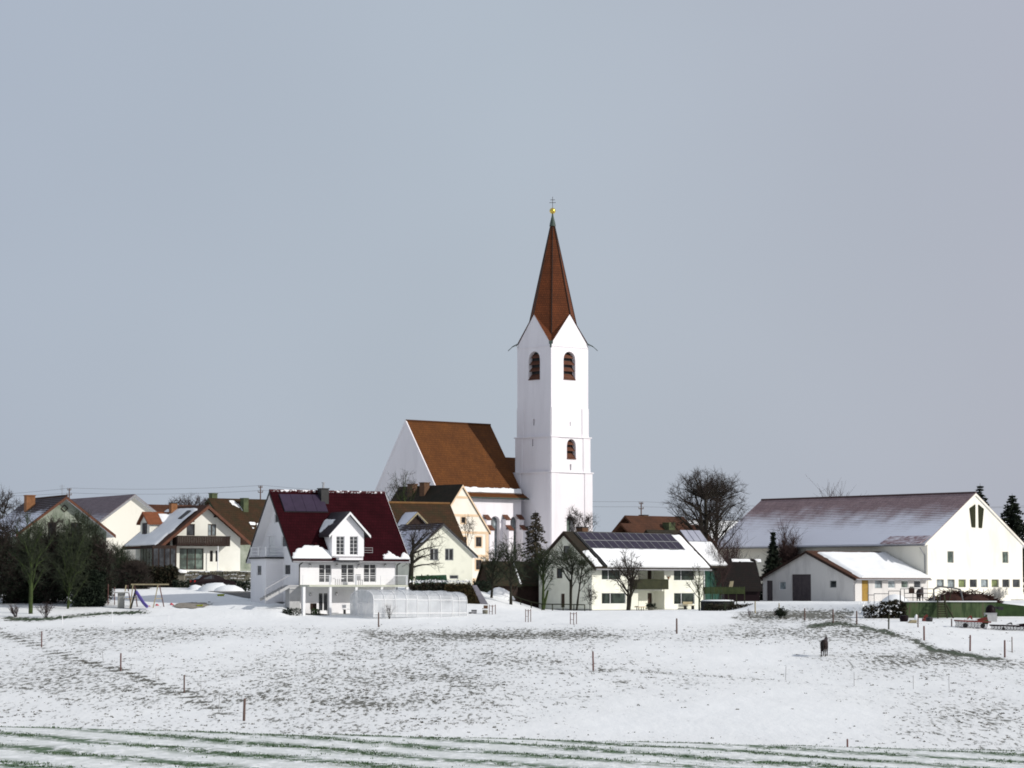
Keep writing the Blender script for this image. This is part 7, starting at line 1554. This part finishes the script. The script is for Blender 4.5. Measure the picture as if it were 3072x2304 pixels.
# ------------------------------------------------------------------ playground
D = 263; ptop = at(C2.x(400), C2.y(1172), D).z; root = thing('swing_frame', 'wooden swing frame with long top beam and splayed legs', 'swing', gx(C2.x(400), D)); xl, xr = at(C2.x(200), 0, D).x, at(C2.x(570), 0, D).x
mb = MB(); mb.bar(V((xl, D, ptop)), V((xr, D, ptop)), .12); mb.build('beam', M['palewood'], root)
for cx0, hw_ in ((471, 48), (226, 30), (158, 38)):
    cx1 = at(C2.x(cx0), 0, D).x; hw2 = hw_ * .3014 * D / F
    for s in (-1, 1): p = V((cx1 + s * hw2, D + s * .55, 0)); p.z = T(p.x, p.y) - .1; mb = MB(); mb.bar(p, V((cx1 + s * .06, D + s * .06, ptop - .07)), .09); mb.build('leg', M['redpost'] if s > 0 else M['palewood'], root)
    mb = MB(); f = .38; zq = T(cx1, D) + (ptop - T(cx1, D)) * f; mb.bar(V((cx1 - hw2 * (1 - f), D - .35, zq)), V((cx1 + hw2 * (1 - f), D + .35, zq)), .06); mb.build('crossbar', M['palewood'], root)
root = thing('play_slide', 'violet plastic slide running down from its wooden ladder', 'slide', gx(C2.x(260), 262)); a, b_ = at(C2.x(192), C2.y(1252), 262), gx(C2.x(308), 261.2); b_.z = T(b_.x, b_.y) + .1; mid = a * .35 + b_ * .65 - V((0, 0, .12)); mb = MB()
for p, r_ in ((a, mid), (mid, b_)):
    s_ = V((.35, .25, 0)).normalized() * .0 + V((0, .26, 0)); mb.box8([p - s_, r_ - s_, r_ + s_, p + s_, p - s_ + V((0, 0, .05)), r_ - s_ + V((0, 0, .05)), r_ + s_ + V((0, 0, .05)), p + s_ + V((0, 0, .05))])
    for y in (-.28, .28): mb.bar(p + V((0, y, .1)), r_ + V((0, y, .1)), .05, .24)
mb.build('chute', M['purple'], root); mb = MB()
for y in (-.28, .28):
    mb.bar(V((a.x - .5, 262 + y, T(a.x - .5, 262) - .1)), a + V((-.02, y, .25)), .08)
for k in range(1, 6): f = k / 6; c = V((a.x - .5, 262, T(a.x - .5, 262))) * (1 - f) + a * f; mb.bar(c - V((0, .28, 0)), c + V((0, .28, 0)), .06)
mb.build('ladder', M['greenwood'], root)
q = gx(C2.x(45), 262.5); k = .3014 * 262 / F; zt = at(C2.x(45), C2.y(1243), 262.5).z; root = thing('pedestal_table', 'grey block with a wide snowy slab top beside the hedge', 'table', q); mb = MB(); mb.wbox(q - V((0, 0, .1)), 62 * k, .5, zt - q.z - .05); mb.build('pedestal', M['concrete'], root); mb = MB(); mb.wbox(V((q.x, q.y, zt - .147)), 150 * k, .9, .09); mb.build('table_top', M['concrete'], root); mb = MB(); mb.wbox(V((q.x, q.y, zt - .054)), 146 * k, .86, .06); mb.build('snow_cover', M['snow'], root)
for px, py, mt, r_, lb in ((400, 1384, 'pink', .12, 'red toy on the snow left of the right swing leg'), (545, 1377, 'pink', .13, 'red toy on the snow right of the right swing leg'), (325, 1392, 'pink', .07, 'tiny red toy at the foot of the violet slide')):
    q = gp(*C2(px, py)); mb = MB(); mb.lathe(q - V((0, 0, .03)), [(.02, 0), (r_, .04), (r_ * 1.1, r_), (r_ * .6, r_ * 1.6), (.02, r_ * 1.8)], 10); mb.wbox(q + V((r_, 0, 0)), r_ * 1.2, r_, r_ * .7); tag(mb.build('garden_toy', M[mt], None, loc=q), lb, 'toy', 'toys left on the snow')
for px, py, w_, lb in ((1035, 1287, .55, 'lime yellow plastic sledge upper right of the sand patch'), (825, 1393, .4, 'lime yellow plastic toy on the sand patch')):
    q = gp(*C2(px, py)); mb = MB(); mb.box8([q + V((-w_ / 2, -.2, 0)), q + V((w_ / 2, -.2, 0)), q + V((w_ / 2, .2, 0)), q + V((-w_ / 2, .2, 0)), q + V((-w_ / 2 - .06, -.26, .16)), q + V((w_ / 2 + .12, -.26, .2)), q + V((w_ / 2 + .12, .26, .2)), q + V((-w_ / 2 - .06, .26, .16))]); tag(mb.build('plastic_toy', M['lime'], None, loc=q), lb, 'toy', 'toys left on the snow')
q = gp(*C2(742, 1382)); mb = MB(); k = .3014 * q.y / F
ring = [V((q.x + 172 * k * math.cos(t_ * math.pi / 14) * (1 + .12 * math.sin(t_ * 2.3)), q.y + 2.4 * math.sin(t_ * math.pi / 14) * (1 + .15 * math.cos(t_ * 1.7)), 0)) for t_ in range(28)]
for i in range(28):
    a, b_ = ring[i], ring[(i + 1) % 28]; mb.poly([V((q.x, q.y, T(q.x, q.y) + .09)), V((a.x, a.y, T(a.x, a.y) + .06)), V((b_.x, b_.y, T(b_.x, b_.y) + .06))])
o = mb.build('sand_patch', mat('damp_sand', (.30, .27, .23), (.2, .18, .15), 3, .95, .3)); o['kind'] = 'structure'
for px in (1075, 1140): 
    q = gp(*C1(px, 1375)); post(q, C1.y(1170 if px < 1100 else 1200), .09, 'redpost', 'play_post', 'tall thin wooden post right beside the conifer hedge' if px < 1100 else 'thin wooden post between conifer hedge and slab table', 'post', px=C1.x(px))
# ------------------------------------------------------------------ overhead line
poles = []
for px, py, D, lb in ((208, 1465, 430, 'utility pole behind the roof of the tree covered house'), (781.5, 1457, 425, 'utility pole just left of the white house ridge'), (1923.5, 1506, 420, 'utility pole above the red brown farmhouse roof')):
    p = at(px, py, D); b_ = V((p.x, D, T(p.x, D))); root = thing('utility_pole', lb, 'utility pole', b_, 'utility poles of the overhead line'); mb = MB(); mb.tube(b_ - V((0, 0, .5)), p, .13, .09, 8); mb.build('pole', M['greywood'], root); arms = []
    mb = MB()
    for dz, w_ in ((-.25, .3), (-1.0, .36)):
        mb.bar(p + V((-w_, 0, dz)), p + V((w_, 0, dz)), .1)
    mb.build('crossarm', M['greywood'], root)
    for dz, w_ in ((-.25, .26), (-.25, -.26), (-1.0, .32), (-1.0, -.32)):
        mb = MB(); mb.lathe(p + V((w_, 0, dz + .05)), [(.05, 0), (.10, .08), (.10, .2), (.04, .28)], 8); mb.build('insulator', M['grey'], root); arms.append(p + V((w_, 0, dz + .3)))
    poles.append(arms)
lft = at(-420, 1500, 440); far_r = at(3500, 1506, 440); ends = [[lft + V((0, 0, .3 * k)) for k in range(4)]] + poles + [[far_r + V((0, 0, .3 * k)) for k in range(4)]]
for i in range(len(ends) - 1):
    for j in (0, 2):
        a, b_ = ends[i][j], ends[i + 1][j]; sag = .012 * (b_ - a).length; mb = MB(); mb.path([a + (b_ - a) * k / 14 - V((0, 0, 4 * sag * (k / 14) * (1 - k / 14))) for k in range(15)], .022, 4)
        tag(mb.build('overhead_wire', M['wire'], None, loc=a), ('upper' if j == 0 else 'lower') + ' thin cable ' + ('running in from the left edge to the first pole', 'between the two poles left of the white house', 'from the white house pole past the church tower', 'from the farmhouse pole toward the right edge')[i], 'cable', 'cables of the overhead line')
for px, py, D, base, lb in ((618, 180, 303, 292, 'thin roof antenna at the gable peak of the tree covered house'),):
    p = at(C1.x(px), C1.y(py), D); b_ = at(C1.x(px), C1.y(base), D); root = thing('roof_antenna', lb, 'antenna', b_); mb = MB(); mb.tube(b_ - V((0, 0, .4)), p, .03, .02, 6); mb.build('mast', M['grey'], root); mb = MB()
    for k in range(3): mb.bar(p + V((-.3 + .05 * k, 0, -.15 - .2 * k)), p + V((.3 - .05 * k, 0, -.15 - .2 * k)), .025)
    mb.build('antenna_rods', M['grey'], root)
